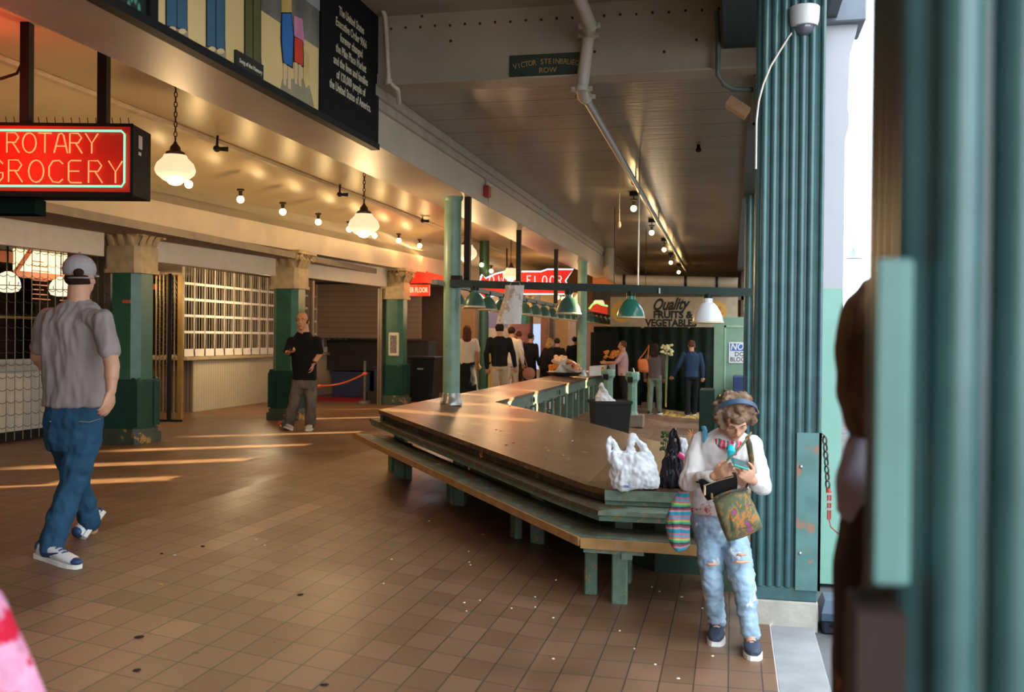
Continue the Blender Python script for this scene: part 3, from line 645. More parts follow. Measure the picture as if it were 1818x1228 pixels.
lamp('grocery_neon_upglow', FR - ex * 1.2 - ey * 0.05 + ez * 0.35, 16, (1.0, 0.10, 0.04), 0.25)
# LOWER FLOOR arrow sign
c0 = at(850, 480, 23); c1 = at(1022, 520, 23); w = 172 * 23 / 1768; mp = 23 / 1768
nx = (_R - Vector((0, 0, _R.z))).normalized(); ny = Vector((0, 0, 1)); nz = nx.cross(ny)
def ls(px, py, off=0.0): return at(px, py, 23) + nz * off
ar = thing('neon_arrow_sign', 'red arrow shaped sign with white neon outline pointing left over the walkway', 'sign', ls(935, 500))
outline = [(846, 516), (856, 487), (862, 494), (880, 486), (900, 481), (915, 482), (960, 482), (972, 478), (1018, 478), (1004, 498), (1014, 522), (960, 522), (900, 522), (880, 524), (860, 530)]
m_ = MB(); n = len(outline); m_.add([ls(*p, 0.0) for p in outline] + [ls(*p, -0.18) for p in outline], [tuple(range(n)), tuple(range(2 * n - 1, n - 1, -1))] + [(i, (i + 1) % n, n + (i + 1) % n, n + i) for i in range(n)])
m_.build('sign_face', RED, ar, smooth=False)
m_ = MB(); m_.path([ls(*p, 0.04) for p in outline], 0.018, 6, closed=True); m_.build('neon_outline', NEONB, ar)
m_ = MB(); neon_text(m_, 'LOWER', ls(853, 505, 0.04), nx, ny, 0.20, 0.208, 0.012, 0.0, 0.75); neon_text(m_, 'FLOOR', ls(936, 505, 0.04), nx, ny, 0.20, 0.175, 0.012, 0.0, 0.75); m_.build('neon_lettering', NEONP, ar)
m_ = MB(); m_.tube(ls(900, 480, -0.09), ls(900, 440, -0.09), 0.02); m_.tube(ls(985, 478, -0.09), ls(985, 440, -0.09), 0.02); m_.build('hanger', DARKM, ar)
lamp('arrow_neon_glow', ls(935, 500, 0.6), 22, (1.0, 0.14, 0.05), 0.3)
# second small sign at the shops: ER FLOOR
rs = thing('neon_shop_sign', 'small glowing red sign beside the third arcade column', 'sign', at(742, 515, 21.5))
GLOWR = emis('glow_red_panel', (1.0, 0.05, 0.01), 1.1)
q0 = at(744, 515, 21.5); m_ = MB(); m_.T = Matrix.Translation(q0); m_.box(-0.25, 0, -0.12, 0.22, 0.1, 0.12); m_.build('sign_face', GLOWR, rs, smooth=False)
m_ = MB(); m_.text('ER FLOOR', 0.15, (q0 + Vector((-0.01, -0.01, 0)), (1, 0, 0), (0, 0, 1)), 0.006, 0.003, sx=0.60); m_.build('lettering', emis('lettering_orange', (1.0, 0.45, 0.25), 1.6), rs, smooth=False)
m_ = MB(); W8 = [(728, 503), (742, 474), (752, 480), (788, 490), (788, 503), (764, 502)]; m_.add([at(x, y, 21.5) for x, y in W8] + [at(x, y, 21.7) for x, y in W8], [tuple(range(6)), tuple(range(11, 5, -1))] + [(i, (i + 1) % 6, 6 + (i + 1) % 6, 6 + i) for i in range(6)])
m_.build('arrow_wing', emis('wing_red', (1.0, 0.04, 0.01), 0.7), rs, smooth=False)
lamp('shop_red_glow', at(765, 497, 21.0), 10, (1.0, 0.08, 0.03), 0.2)
# green and red neon far right of the walkway
g = thing('neon_market_sign', 'round topped red sign with a green neon rim behind the stall lamps', 'sign', at(1064, 550, 29))
def fs(px, py, o=0.0): return at(px, py, 29 - o)
ol = [(1046, 548), (1052, 540), (1060, 537), (1070, 541), (1079, 543), (1078, 562), (1052, 560)]
m_ = MB(); n = len(ol); m_.add([fs(*p) for p in ol] + [fs(*p, -0.2) for p in ol], [tuple(range(n)), tuple(range(2 * n - 1, n - 1, -1))] + [(i, (i + 1) % n, n + (i + 1) % n, n + i) for i in range(n)]); m_.build('sign_face', emis('far_red_face', (0.9, 0.05, 0.02), 0.5), g, smooth=False)
m_ = MB(); m_.path([fs(*p, 0.06) for p in ol[:5]], 0.025, 6); m_.build('neon_outline', emis('neon_lime', (0.35, 1.0, 0.2), 1.6), g)

# long black-framed panel on the beam face
PX = -2.955
mu = thing('mural_panel', 'long black framed picture panel mounted high on the beam at the upper left', 'mural', (PX, 5.5, 3.34))
m_ = MB()
m_.box(-3.0, -1.0, 3.325, PX + 0.03, 7.98, 3.375); m_.box(-3.0, -1.0, 4.70, PX + 0.03, 7.98, 4.74); m_.box(-3.0, 4.585, 3.34, PX + 0.028, 4.66, 4.72)
m_.build('frame', BLACK, mu, smooth=False)
m_ = MB(); m_.add([(PX + e, y, z) for e in (-0.045, 0.02) for y, z in ((6.76, 3.345), (7.975, 3.345), (7.975, 4.50), (7.90, 4.62), (7.80, 4.70), (6.76, 4.70))], [tuple(range(6)), tuple(range(11, 5, -1))] + [(i, (i + 1) % 6, 6 + (i + 1) % 6, 6 + i) for i in range(6)])
m_.build('black_text_panel', M('text_panel_black', (0.008, 0.009, 0.009), 0.7), mu, smooth=False)
m_ = MB(); m_.box(PX - 0.04, 4.66, 3.375, PX + 0.005, 6.76, 4.70); m_.build('tan_ground', M('mural_tan', (0.80, 0.58, 0.25), 0.5, var=0.1, vscale=1.2), mu, smooth=False)
m_ = MB(); m_.box(PX - 0.04, -1.0, 3.375, PX + 0.005, 4.585, 4.70)
lf = M('leaf_mosaic', (0.05, 0.10, 0.08), 0.5); N, L = nt(lf); vo = N.new('ShaderNodeTexVoronoi'); vo.inputs['Scale'].default_value = 26; tc = N.new('ShaderNodeTexCoord'); mpp = N.new('ShaderNodeMapping'); mpp.inputs['Scale'].default_value = (1, 1, 0.5); mpp.inputs['Rotation'].default_value = (0.5, 0, 0); L.new(tc.outputs['Object'], mpp.inputs[0]); L.new(mpp.outputs[0], vo.inputs['Vector'])
cr = N.new('ShaderNodeValToRGB'); cr.color_ramp.elements[0].color = (0.12, 0.34, 0.24, 1); cr.color_ramp.elements[0].position = 0.25; cr.color_ramp.elements[1].color = (0.01, 0.02, 0.02, 1); cr.color_ramp.elements[1].position = 0.45; L.new(vo.outputs['Distance'], cr.inputs[0]); L.new(cr.outputs[0], N['Principled BSDF'].inputs['Base Color'])
m_.build('leaf_panel', lf, mu, smooth=False)
# plain generic coloured garment shapes standing on the tan ground
def shape(pts, mat, name, e=0.0, t=0.006):
    n_ = len(pts); m = MB(); X = PX + 0.005 + e
    m.add([(X, y, z) for y, z in pts] + [(X + t, y, z) for y, z in pts], [tuple(range(n_)), tuple(range(2 * n_ - 1, n_ - 1, -1))] + [(i, (i + 1) % n_, n_ + (i + 1) % n_, n_ + i) for i in range(n_)])
    return m.build(name, mat, mu, smooth=False)
INK = M('mural_ink', (0.02, 0.015, 0.01), 0.5)
MBL = M('mural_blue', (0.05, 0.13, 0.20), 0.5); MOL = M('mural_olive', (0.11, 0.10, 0.035), 0.5); SKN = M('mural_skin', (0.75, 0.55, 0.30), 0.5); SHD = M('mural_grey', (0.34, 0.28, 0.18), 0.5)
def pol(pts, mat, name, e): shape([(onx(x, y, PX).y, onx(x, y, PX).z) for x, y in pts], mat, name, e, 0.002)
pol([(289, 44), (331, 40), (333, 84), (300, 68)], SHD, 'ground_tone', 0.001); pol([(364, 76), (398, 72), (400, 118), (360, 100)], SHD, 'ground_tone', 0.001); pol([(462, 100), (466, 150), (452, 142), (440, 120)], SHD, 'ground_tone', 0.001); pol([(500, 140), (545, 140), (556, 190), (496, 160)], SHD, 'ground_tone', 0.001)
for a_, b_, top, bot, mt in ((293, 329, -40, 46, MBL), (365, 396, -40, 82, MBL), (433, 460, -40, 108, MOL)):
    m0 = (a_ + b_) / 2
    pol([(a_ - 1.5, bot + 1), (b_ + 1.5, bot + 9), (b_ + 1.5, top), (a_ - 1.5, top)], INK, 'outline', 0.002)
    pol([(a_, bot - 1), (m0 - 1, bot + 3), (m0 - 1, top), (a_, top)], mt, 'trouser_shape', 0.004); pol([(m0 + 1, bot + 3), (b_, bot + 7), (b_, top), (m0 + 1, top)], mt, 'trouser_shape', 0.004)
    for c_ in ((a_ + m0) / 2, (m0 + b_) / 2): pol([(c_ + 7 * math.cos(t), bot + 4 + (c_ - a_) * 0.22 + 5 * math.sin(t)) for t in [-math.pi * 2 * i / 12 for i in range(12)]], SKN, 'shoe_shape', 0.006)
pol([(462, 18), (565, 87), (565, -60), (462, -60)], M('mural_dusk', (0.17, 0.16, 0.13), 0.5, var=0.5, vscale=3), 'hill_shape', 0.001)
pol([(540, 0), (566, 20), (566, -60), (540, -60)], M('mural_sky', (0.34, 0.37, 0.36), 0.5), 'sky_shape', 0.003)
pol([(497, 22), (515, 22), (520, 62), (518, 122), (500, 112), (496, 70)], INK, 'outline', 0.003); pol([(498.5, 24), (514, 24), (518, 62), (516, 119), (501, 110), (498, 70)], M('mural_dress_blue', (0.03, 0.16, 0.46), 0.5), 'skirt_shape', 0.005)
pol([(519, 63), (536, 72), (537, 120), (519, 110)], INK, 'outline', 0.003); pol([(520.5, 66), (534.5, 73), (535.5, 117), (520.5, 108)], M('mural_red', (0.75, 0.06, 0.03), 0.5), 'skirt_shape', 0.005)
pol([(519, 28), (534, 34), (538, 84), (534, 72), (520, 64)], M('mural_pink', (0.72, 0.26, 0.44), 0.5), 'blouse_shape', 0.006)
pol([(497, -50), (514, -50), (515, 22), (497, 22)], M('mural_ochre', (0.66, 0.43, 0.12), 0.5), 'blouse_shape', 0.005)
for c_, y_ in ((503, 112), (511, 118), (523, 110), (530, 114)): pol([(c_ - 2.5, y_ + 38), (c_ + 2.5, y_ + 41), (c_ + 2.5, y_ + 2), (c_ - 2.5, y_)], SKN, 'leg_shape', 0.004)
pol([(538, 88), (546, 96), (547, 150), (540, 156), (536, 140)], M('mural_yellow', (0.78, 0.55, 0.20), 0.5), 'bundle_shape', 0.005)
m_ = MB(); m_.box(PX, 5.505, 3.36, PX + 0.022, 5.86, 3.47); m_.build('caption_plate', M('caption_dark', (0.03, 0.028, 0.025), 0.5), mu, smooth=False)
TXT = M('cream_lettering', (0.62, 0.55, 0.40), 0.5)
m_ = MB(); m_.text('Song of the Memory', 0.036, ((PX + 0.024, 5.69, 3.415), (0, 1, 0), (0, 0, 1)), 0.001, 0.0008); m_.build('caption_lettering', TXT, mu, smooth=False)
m_ = MB()
for i, s_ in enumerate(['The United States', 'Executive Order 9066', 'forever changed', 'the Pike Place Market', 'and the lives and families', 'of 120,000 people of', 'the United States of America.']):
    m_.text(s_, 0.092, ((PX + 0.023, 7.35, 4.215 - i * 0.098), (0, 1, 0), (0, 0, 1)), 0.001, 0.0015, sx=0.78)
m_.build('panel_lettering', TXT, mu, smooth=False)
# plate on the girder
yv = 7.94; a = ony(905, 100, yv); c = ony(1040, 139, yv)
np_ = thing('name_plate', 'dark green street-name style plate with gold lettering on the cross girder', 'sign', ((a.x + c.x) / 2, yv, a.z))
m_ = MB(); m_.box(a.x, yv - 0.012, 3.872, c.x + 0.02, yv + 0.008, 4.05); m_.build('plate', M('plate_green', (0.035, 0.05, 0.035), 0.5, var=0.2), np_, smooth=False, bevel=0.006)
m_ = MB(); cxp = (a.x + c.x) / 2 + 0.005; word = 'VICTOR STEINBRUECK'
for i, ch in enumerate(word):
    t_ = (i - (len(word) - 1) / 2) / (len(word) / 2); m_.text(ch, 0.060, ((cxp + t_ * 0.285, yv - 0.014, 3.985 - 0.034 * t_ * t_), (1, 0, -0.25 * t_), (0.25 * t_, 0, 1)), 0.001, 0.0008, sx=0.85)
m_.build('gold_lettering', M('gold_lettering', (0.36, 0.24, 0.09), 0.5), np_, smooth=False)
m_ = MB(); m_.text('ROW', 0.060, ((cxp, yv - 0.014, 3.915), (1, 0, 0), (0, 0, 1)), 0.001, 0.0008)
m_.build('gold_lettering', M('gold_lettering', (0.36, 0.24, 0.09), 0.5), np_, smooth=False)
# painted fruit sign on the end wall
fy = 24.58; a = ony(1084, 527, fy); c = ony(1302, 583, fy)
qs = thing('painted_fruit_sign', 'wide cream painted fruit and vegetable sign above the dark green curtain', 'sign', ((a.x + c.x) / 2, fy, c.z))
m_ = MB(); m_.box(a.x, fy - 0.03, c.z, c.x + 0.1, fy, a.z); m_.build('board', M('sign_board_tan', (0.40, 0.33, 0.22), 0.6, var=0.12), qs, smooth=False)
cx_ = ony(1190, 550, fy).x; m_ = MB()
m_.text('Quality', 0.40, ((cx_ - 0.02, fy - 0.035, a.z - 0.19), (1, 0, 0.04), (0, 0, 1)), 0.002, 0.014, shear=0.45, sx=0.72)
m_.text('FRUITS &', 0.235, ((cx_ + 0.06, fy - 0.035, a.z - 0.44), (1, 0, 0), (0, 0, 1)), 0.002, 0.012, sx=1.0)
m_.text('VEGETABLES', 0.235, ((cx_ + 0.02, fy - 0.035, a.z - 0.64), (1, 0, 0), (0, 0, 1)), 0.002, 0.012, sx=0.93)
m_.build('lettering', M('sign_black', (0.02, 0.02, 0.015), 0.5), qs, smooth=False)
YEL = M('sign_yellow', (0.62, 0.36, 0.05), 0.5)
for px in (1105, 1270):
    q = ony(px, 553, fy); m_ = MB(); m_.lathe([(0.27, 0), (0.27, 0.012)], (q.x, fy - 0.03, q.z), 28, Matrix.Rotation(math.pi / 2, 3, 'X')); d_ = m_.build('yellow_disc', YEL, qs, smooth=False)
    if px == 1270:
        m_ = MB(); m_.text('THE', 0.11, ((q.x + 0.03, fy - 0.05, q.z + 0.06), (1, 0, 0), (0, 0, 1)), 0.002, 0.004); m_.text('NEW', 0.13, ((q.x + 0.04, fy - 0.05, q.z - 0.07), (1, 0, 0), (0, 0, 1)), 0.002, 0.004); m_.build('red_lettering', M('sign_red', (0.6, 0.05, 0.02), 0.5), d_, smooth=False)
# dark green curtain in soft folds
m_ = MB(); nseg = 60; R0 = []; R1 = []
for i in range(nseg + 1):
    x = -3.35 + 3.5 * i / nseg; y = 24.5 + 0.05 * math.sin(i * 1.3) + 0.03 * math.sin(i * 0.37)
    R0.append((x, y, fz(x))); R1.append((x, y, 2.06))
m_.add(R0 + R1, [(i, i + 1, nseg + 2 + i, nseg + 1 + i) for i in range(nseg)])
ct = m_.build('curtain', M('curtain_green', (0.009, 0.018, 0.012), 0.7, var=0.3), smooth=True); tag(ct, 'dark green tarpaulin curtain hanging under the painted fruit sign', 'curtain')
sm = ct.modifiers.new('s', 'SOLIDIFY'); sm.thickness = 0.01
# green door with the notice
dv = 15.8; a = ony(1268, 562, dv)
dr = thing('panel_door', 'pale green panel door standing open behind the woman on the phone', 'door', (0.05, dv, 0))
DOORG = M('door_green', (0.20, 0.33, 0.22), 0.45, var=0.08)
m_ = MB(); m_.box(a.x, dv, 0.01, a.x + 0.86, dv + 0.045, 2.11); m_.build('slab', DOORG, dr, smooth=False, bevel=0.004)
m_ = MB(); x0 = a.x + 0.16
for bx in ((x0, 1.95, x0 + 0.6, 1.98), (x0, 0.95, x0 + 0.6, 0.98), (x0, 0.2, x0 + 0.6, 0.23), (x0, 0.2, x0 + 0.025, 1.98), (x0 + 0.575, 0.2, x0 + 0.6, 1.98)): m_.box(bx[0], dv - 0.012, bx[1], bx[2], dv, bx[3])
m_.build('panel_moulding', M('door_moulding', (0.32, 0.46, 0.32), 0.4), dr, smooth=False)
m_ = MB(); q = ony(1277, 703, dv); m_.lathe([(0.012, 0), (0.012, 0.03), (0.028, 0.04), (0.030, 0.055), (0.016, 0.07)], (q.x, dv, q.z), 16, Matrix.Rotation(math.pi / 2, 3, 'X')); m_.build('knob', M('brass', (0.55, 0.35, 0.12), 0.3, metal=1), dr)
nv = dv - 0.016; a1 = ony(1294, 607, nv); c1 = ony(1350, 645, nv)
ns = thing('door_notice', 'white and blue notice plate on the pale green door', 'sign', (a1.x + 0.25, nv, c1.z))
m_ = MB(); m_.box(a1.x, nv - 0.006, c1.z, a1.x + 0.50, nv, a1.z); m_.build('plate', M('notice_white', (0.72, 0.74, 0.74), 0.4, var=0.02), ns, smooth=False, bevel=0.002)
m_ = MB(); hb = (a1.z - c1.z); m_.box(a1.x + 0.02, nv - 0.008, a1.z - hb * 0.42, a1.x + 0.48, nv - 0.004, a1.z - 0.02); hd = m_.build('blue_band', M('notice_blue', (0.02, 0.13, 0.42), 0.4), ns, smooth=False)
m_ = MB(); m_.text('NOTICE', 0.145, ((a1.x + 0.25, nv - 0.010, a1.z - hb * 0.23), (1, 0, 0), (0, 0, 1)), 0.001, 0.004, sx=0.85, shear=0.2); m_.build('white_lettering', M('notice_white', (1, 1, 1)), hd, smooth=False)
m_ = MB(); m_.text('DO NOT', 0.095, ((a1.x + 0.28, nv - 0.008, a1.z - hb * 0.58), (1, 0, 0), (0, 0, 1)), 0.001, 0.001); m_.text('BLOCK DOOR', 0.095, ((a1.x + 0.30, nv - 0.008, a1.z - hb * 0.83), (1, 0, 0), (0, 0, 1)), 0.001, 0.001, sx=0.9); m_.build('black_lettering', M('sign_black', (0, 0, 0)), ns, smooth=False)
# dark cabinet left of the door, blue crate and plank right of it
q = ony(1242, 772, 14.9)
m_ = MB(); m_.box(q.x - 0.02, 15.2, 0.0, a.x + 0.02, 15.9, 1.0); cbm = m_.build('utility_cabinet', M('cabinet_dark_green', (0.01, 0.028, 0.018), 0.5, var=0.2), smooth=False, bevel=0.01); tag(cbm, 'very dark green cabinet against the pale green door', 'cabinet')
m_ = MB(); m_.box(0.02, 14.9, 0.75, 0.36, 15.6, 1.22); tag(m_.build('storage_crate', M('crate_blue', (0.012, 0.03, 0.12), 0.5), smooth=False, bevel=0.01), 'dark blue crate right of the pale green door', 'crate')
m_ = MB(); m_.box(0.0, 14.95, 0.0, 0.38, 15.55, 0.75); tag(m_.build('crate_stand', M('stand_dark', (0.02, 0.025, 0.03), 0.6), smooth=False, bevel=0.01), 'dark stand under the blue crate beside the door', 'stand')
m_ = MB(); pk = at(1342, 612, 13.4); m_.bar((pk.x - 0.12, pk.y - 0.1, 0.0), pk, 0.05, 0.03); tag(m_.build('wooden_plank', M('plank_yellow', (0.50, 0.28, 0.08), 0.6), smooth=False), 'yellow wooden plank leaning beside the blue crate', 'plank')

# ================================================================== LAMP RAILS
bz = lambda u: 2.335 - 0.045 * (u + 1.4)
ba = ony(800, 503, 11.15); bb = ony(1336, 519, 11.15)
m_ = MB(); m_.bar((ba.x, 11.15, ba.z), (bb.x, 11.15, bb.z), 0.07, 0.085); rail1 = tag(m_.build('lamp_rail', M('rail_dark_green', (0.035, 0.055, 0.045), 0.5, var=0.15), smooth=False), 'dark square lamp rail running across from round column to street column', 'rail')
m_ = MB(); m_.box(-3.45, 11.2, 2.37, -3.38, 31.5, 2.43); rail2 = tag(m_.build('lamp_rail', M('rail_grey', (0.20, 0.19, 0.16), 0.5), smooth=False), 'long grey lamp rail running back above the stall row', 'rail')
ENW = M('shade_inner_white', (0.70, 0.66, 0.58), 0.35)
def shade(name, c, s, mat, label, group, glow=0.0):
    """enamel factory shade; c = top centre"""
    t = thing(name, label, 'lamp', c, group)
    P = [(0.17, 0), (0.19, 0.0), (0.30, 0.02), (0.31, 0.30), (0.42, 0.36), (0.60, 0.55), (0.78, 0.85), (0.92, 1.15), (0.98, 1.45), (1.0, 1.55)]
    r = s / 2
    m = MB(); m.lathe([(a_ * r, -b_ * r) for a_, b_ in P] + [(0.97 * r, -1.56 * r)] + [(a_ * r * 0.95, -b_ * r) for a_, b_ in P[::-1][1:6]], c, 28); m.build('shade', mat, t)
    m = MB(); m.lathe([(0.99 * r, 0), (1.05 * r, -0.01), (1.05 * r, -0.02), (0.99 * r, -0.025)], c - Vector((0, 0, 1.52 * r)), 28); m.build('rim', M('rim_worn', (0.62, 0.52, 0.34), 0.4, spot=((0.25, 0.12, 0.05), 30, 0.6)), t)
    m = MB(); m.lathe([(0.02, 0.05), (0.05, 0.04), (0.05, -0.01), (0.12 * r, -0.01)], c, 12); m.build('cap', DARKM, t)
    m = MB(); m.ell(c - Vector((0, 0, 1.15 * r)), 0.28 * r, 0.28 * r, 0.4 * r, 10); m.build('bulb', M('unlit_bulb', (0.75, 0.72, 0.65), 0.2), t)
    return t
SHG = M('enamel_green', (0.03, 0.17, 0.12), 0.22, var=0.1, spot=((0.30, 0.34, 0.28), 9, 0.73)); SHGD = M('enamel_green_dark', (0.05, 0.13, 0.10), 0.3, var=0.2)
SHW = M('enamel_white', (0.72, 0.73, 0.76), 0.25, var=0.04, spot=((0.04, 0.07, 0.09), 11, 0.70))
shade('enamel_lamp', ony(1257, 529, 11.15), 0.335, SHW, 'chipped white enamel lamp, rightmost under the cross rail', 'enamel lamps on the cross rail')
shade('enamel_lamp', ony(1120, 524, 11.15), 0.31, SHG, 'bright green enamel lamp left of the white one on the cross rail', 'enamel lamps on the cross rail')
shade('enamel_lamp', ony(1010, 521, 11.15), 0.28, SHGD, 'dull green enamel lamp in the middle of the cross rail', 'enamel lamps on the cross rail')
shade('enamel_lamp', ony(843, 514, 11.15), 0.245, SHGD, 'dull green enamel lamp nearest the round column on the cross rail', 'enamel lamps on the cross rail')
proto = None
for i in range(22):
    v = 12.1 + i * 0.86; c = Vector((-3.415, v, 2.37))
    if proto is None: proto = shade('stall_lamp', c, 0.27, SHGD, 'small green enamel lamp in the line above the stall row', 'small green lamps above the stall row')
    else: dup(proto, c)
# small tag hanging on rail and crumpled paper bag
m_ = MB(); q = ony(1171, 516, 11.1); m_.box(q.x - 0.008, 11.09, q.z - 0.03, q.x + 0.008, 11.11, q.z + 0.03); tag(m_.build('rail_tag', M('notice_white', (1, 1, 1)), smooth=False), 'tiny white tag on the cross lamp rail', 'tag')
pb = thing('paper_bag', 'crumpled white and tan paper bag hanging from the cross rail', 'bag', at(908, 506, 11.2))
def bagpt(px, py, o): return at(px, py, 11.25 - o)
m_ = MB()
L_ = [(897, 507), (896, 520), (889, 545), (884, 560), (881, 574)]; Rr = [(931, 505), (929, 525), (927, 545), (926, 560), (925, 576)]
rg = []
for (l, r), o in zip(zip(L_, Rr), (0.012, 0.04, 0.07, 0.08, 0.075)):
    ring = []
    for k in range(20):
        a_ = 2 * math.pi * k / 20; cxp = (l[0] + r[0]) / 2; w_ = (r[0] - l[0]) / 2; cr_ = 0.012 * math.sin(k * 2.7 + l[1])
        ring.append(bagpt(cxp + w_ * math.copysign(abs(math.cos(a_)) ** 0.7, math.cos(a_)), (l[1] + r[1]) / 2, -(o + cr_) * math.sin(a_)))
    rg.append(ring)
m_.loft(rg); m_.build('bag_body', M('paper_white', (0.74, 0.70, 0.64), 0.7, var=0.1, spot=((0.55, 0.42, 0.30), 6, 0.52), bump=0.5, bscale=14), pb)
m_ = MB(); m_.path([bagpt(905, 508, 0), bagpt(908, 500, 0), bagpt(922, 500, 0), bagpt(924, 508, 0)], 0.006, 6); m_.build('handle', M('string', (0.4, 0.35, 0.28), 0.8), pb)
# fittings on the near round column
m_ = MB(); q = at(800, 500, 11.55); m_.box(q.x, 11.12, 2.33, q.x + 0.12, 11.22, 2.47); tag(m_.build('clamp_bracket', DARKM, smooth=False, bevel=0.006), 'black clamp fixing the cross rail to the round column', 'bracket')

# ================================================================== LIGHTS
GLOBE = emis('opal_glass_lit', (1.0, 0.82, 0.48), 0.92)
CHAINM = M('bronze_chain', (0.05, 0.03, 0.02), 0.4, metal=0.7)
def chain(m_, p, q, link=0.05, r=0.004, w=0.5):
    p = Vector(p); q = Vector(q); L__ = (q - p).length; n_ = max(1, int(L__ / (link * 0.8))); d = (q - p).normalized(); a_ = d.orthogonal().normalized(); b_ = d.cross(a_)
    for i in range(n_):
        c = p + (q - p) * ((i + 0.5) / n_); s_ = a_ if i % 2 else b_
        m_.path([c + d * (link / 2 * math.cos(t)) + s_ * (link * w * 0.5 * math.sin(t)) for t in [2 * math.pi * j / 8 for j in range(8)]], r, 5, closed=True)
def school(c, label, r=0.18, en=42):
    t = thing('pendant_lamp', label, 'lamp', c, 'opal schoolhouse pendants')
    m = MB(); m.lathe([(0.05, 0.13), (0.10, 0.125), (r * 0.62, 0.10), (r * 0.9, 0.05), (r, 0.0), (r, -0.02), (r * 0.93, -0.05), (r * 0.6, -0.10), (r * 0.42, -0.115), (r * 0.28, -0.14), (0.01, -0.15)], c, 32); m.build('opal_globe', GLOBE, t)
    m = MB(); m.lathe([(0.085, 0.12), (0.085, 0.15), (0.05, 0.17), (0.045, 0.20), (0.02, 0.23), (0.012, 0.25)], c, 20); m.build('fitter', M('bronze', (0.06, 0.025, 0.015), 0.35, metal=0.5), t)
    m = MB(); chain(m, c + Vector((0, 0, 0.25)), (c.x, c.y, 4.10), 0.055, 0.005); m.build('chain', CHAINM, t)
    lamp('pendant_light', c - Vector((0, 0, 0.26)), en * 1.25, (1.0, 0.66, 0.32), 0.12)
    return t
school(at(311, 300, 9.1), 'large opal pendant lamp on a chain, nearest, right of the neon grocery sign')
school(at(646, 399, 11.6), 'opal pendant lamp over the walkway, second from the grocery sign')
for px, py, d, lb in ((828, 449, 15.8, 'opal pendant lamp partly hidden behind the near round column'), (907, 487, 20.5, 'opal pendant lamp in front of the red arrow sign'), (1030, 530, 27.5, 'small far opal pendant lamp between the stall lamps'), (1063, 538, 29.5, 'small far opal pendant lamp above the green neon rim')):
    school(at(px, py, d), lb, 0.17, 38)
BULB = emis('bare_bulb_lit', (1.0, 0.78, 0.40), 9)
BULB2 = emis('bay_bulb_lit', (1.0, 0.72, 0.32), 14)
def bulb(c, label, group, axis_down=True, mat=BULB, en=6, r=0.05):
    t = thing('bare_bulb', label, 'bulb', c, group)
    m = MB(); m.ell(c, r, r, r, 14); m.build('glass', mat, t)
    m = MB(); m.lathe([(0.022, r * 0.8), (0.026, r + 0.06), (0.05, r + 0.07), (0.05, r + 0.09)], c, 12); m.build('socket', CHAINM if mat is BULB else M('socket_dark', (0.08, 0.06, 0.04), 0.5), t)
    return t
bl = None
for i, (px, py) in enumerate([(335, 327), (427, 354), (502, 376), (565, 394), (620, 407), (665, 418), (708, 427), (745, 436)]):
    c = onx(px, py, -6.52)
    b_ = bulb(c, 'round lit bulb in the row along the cream arcade ceiling', 'bulbs along the arcade ceiling')
    lamp('arcade_bulb_light', c + Vector((0.12, 0, -0.14)), 7, (1.0, 0.66, 0.27), 0.05)
for px, py in ((855, 470), (872, 481), (1000, 530), (990, 528)): bulb(at(px, py, 24), 'tiny far bulb near the red arrow sign', 'far bulbs near the arrow sign', en=0)
for i, (px, py) in enumerate([(1125, 370), (1157, 413), (1179, 443), (1191, 466), (1205, 483)]):
    c = onz(px, py, 3.62); t = bulb(c, ['first', 'second', 'third', 'fourth', 'fifth'][i] + ' bare bulb, counting back, under the boarded bay ceiling', 'bulbs under the bay ceiling', mat=BULB2, r=0.045)
    m = MB(); m.tube(c + Vector((0, 0, 0.1)), (c.x, c.y, 3.86), 0.008); m.box(c.x - 0.06, c.y - 0.04, 3.80, c.x + 0.06, c.y + 0.04, 3.86); m.build('stem', DARKM, t)
    lamp('bay_bulb_light', c - Vector((0, 0, 0.12)), 6, (1.0, 0.66, 0.28), 0.04)
# small spot fittings on the arcade ceiling
for px, py in ((385, 264), (603, 345), (750, 392)):
    c = onx(px, py, -5.95); m = MB(); m.ell(c, 0.04, 0.06, 0.04, 10); m.tube(c, c + Vector((0, 0.02, 0.2)), 0.015); m.tube(c, c + Vector((0.12, 0.05, 0.0)), 0.02, r2=0.03)
    tag(m.build('ceiling_fitting', DARKM), ['small dark spot fitting on the arcade ceiling nearest the neon grocery sign', 'small dark spot fitting above the second opal pendant', 'small dark spot fitting beside the near round column'][(385, 603, 750).index(px)], 'fitting')
# pipes
PIPEC = M('pipe_cream', (0.50, 0.42, 0.33), 0.4, var=0.1, spot=((0.2, 0.12, 0.06), 15, 0.72))
tp = thing('drain_pipe', 'cream pipe with clamped elbows running down the girder and back under the ceiling', 'pipe', (-1.0, 7.8, 3.7))
e0 = ony(1030, 0, 7.25); e1 = ony(1047, 42, 7.5); e2 = ony(1045, 60, 7.80); e3 = ony(1033, 158, 7.80); e4 = Vector((-1.19, 8.05, 3.715)); e5 = Vector((-1.30, 29.5, 3.72))
m_ = MB(); m_.path([e0 + (e0 - e1) * 2.0, e0, e1, e1.lerp(e2, 0.6), e2, e3, e3.lerp(e4, 0.5) + Vector((0, -0.02, -0.03)), e4], 0.050, 14); m_.build('near_run', PIPEC, tp)
m_ = MB(); m_.tube(e4, e5, 0.036, 12); m_.build('long_run', M('pipe_grey', (0.35, 0.31, 0.27), 0.35, metal=0.2), tp)
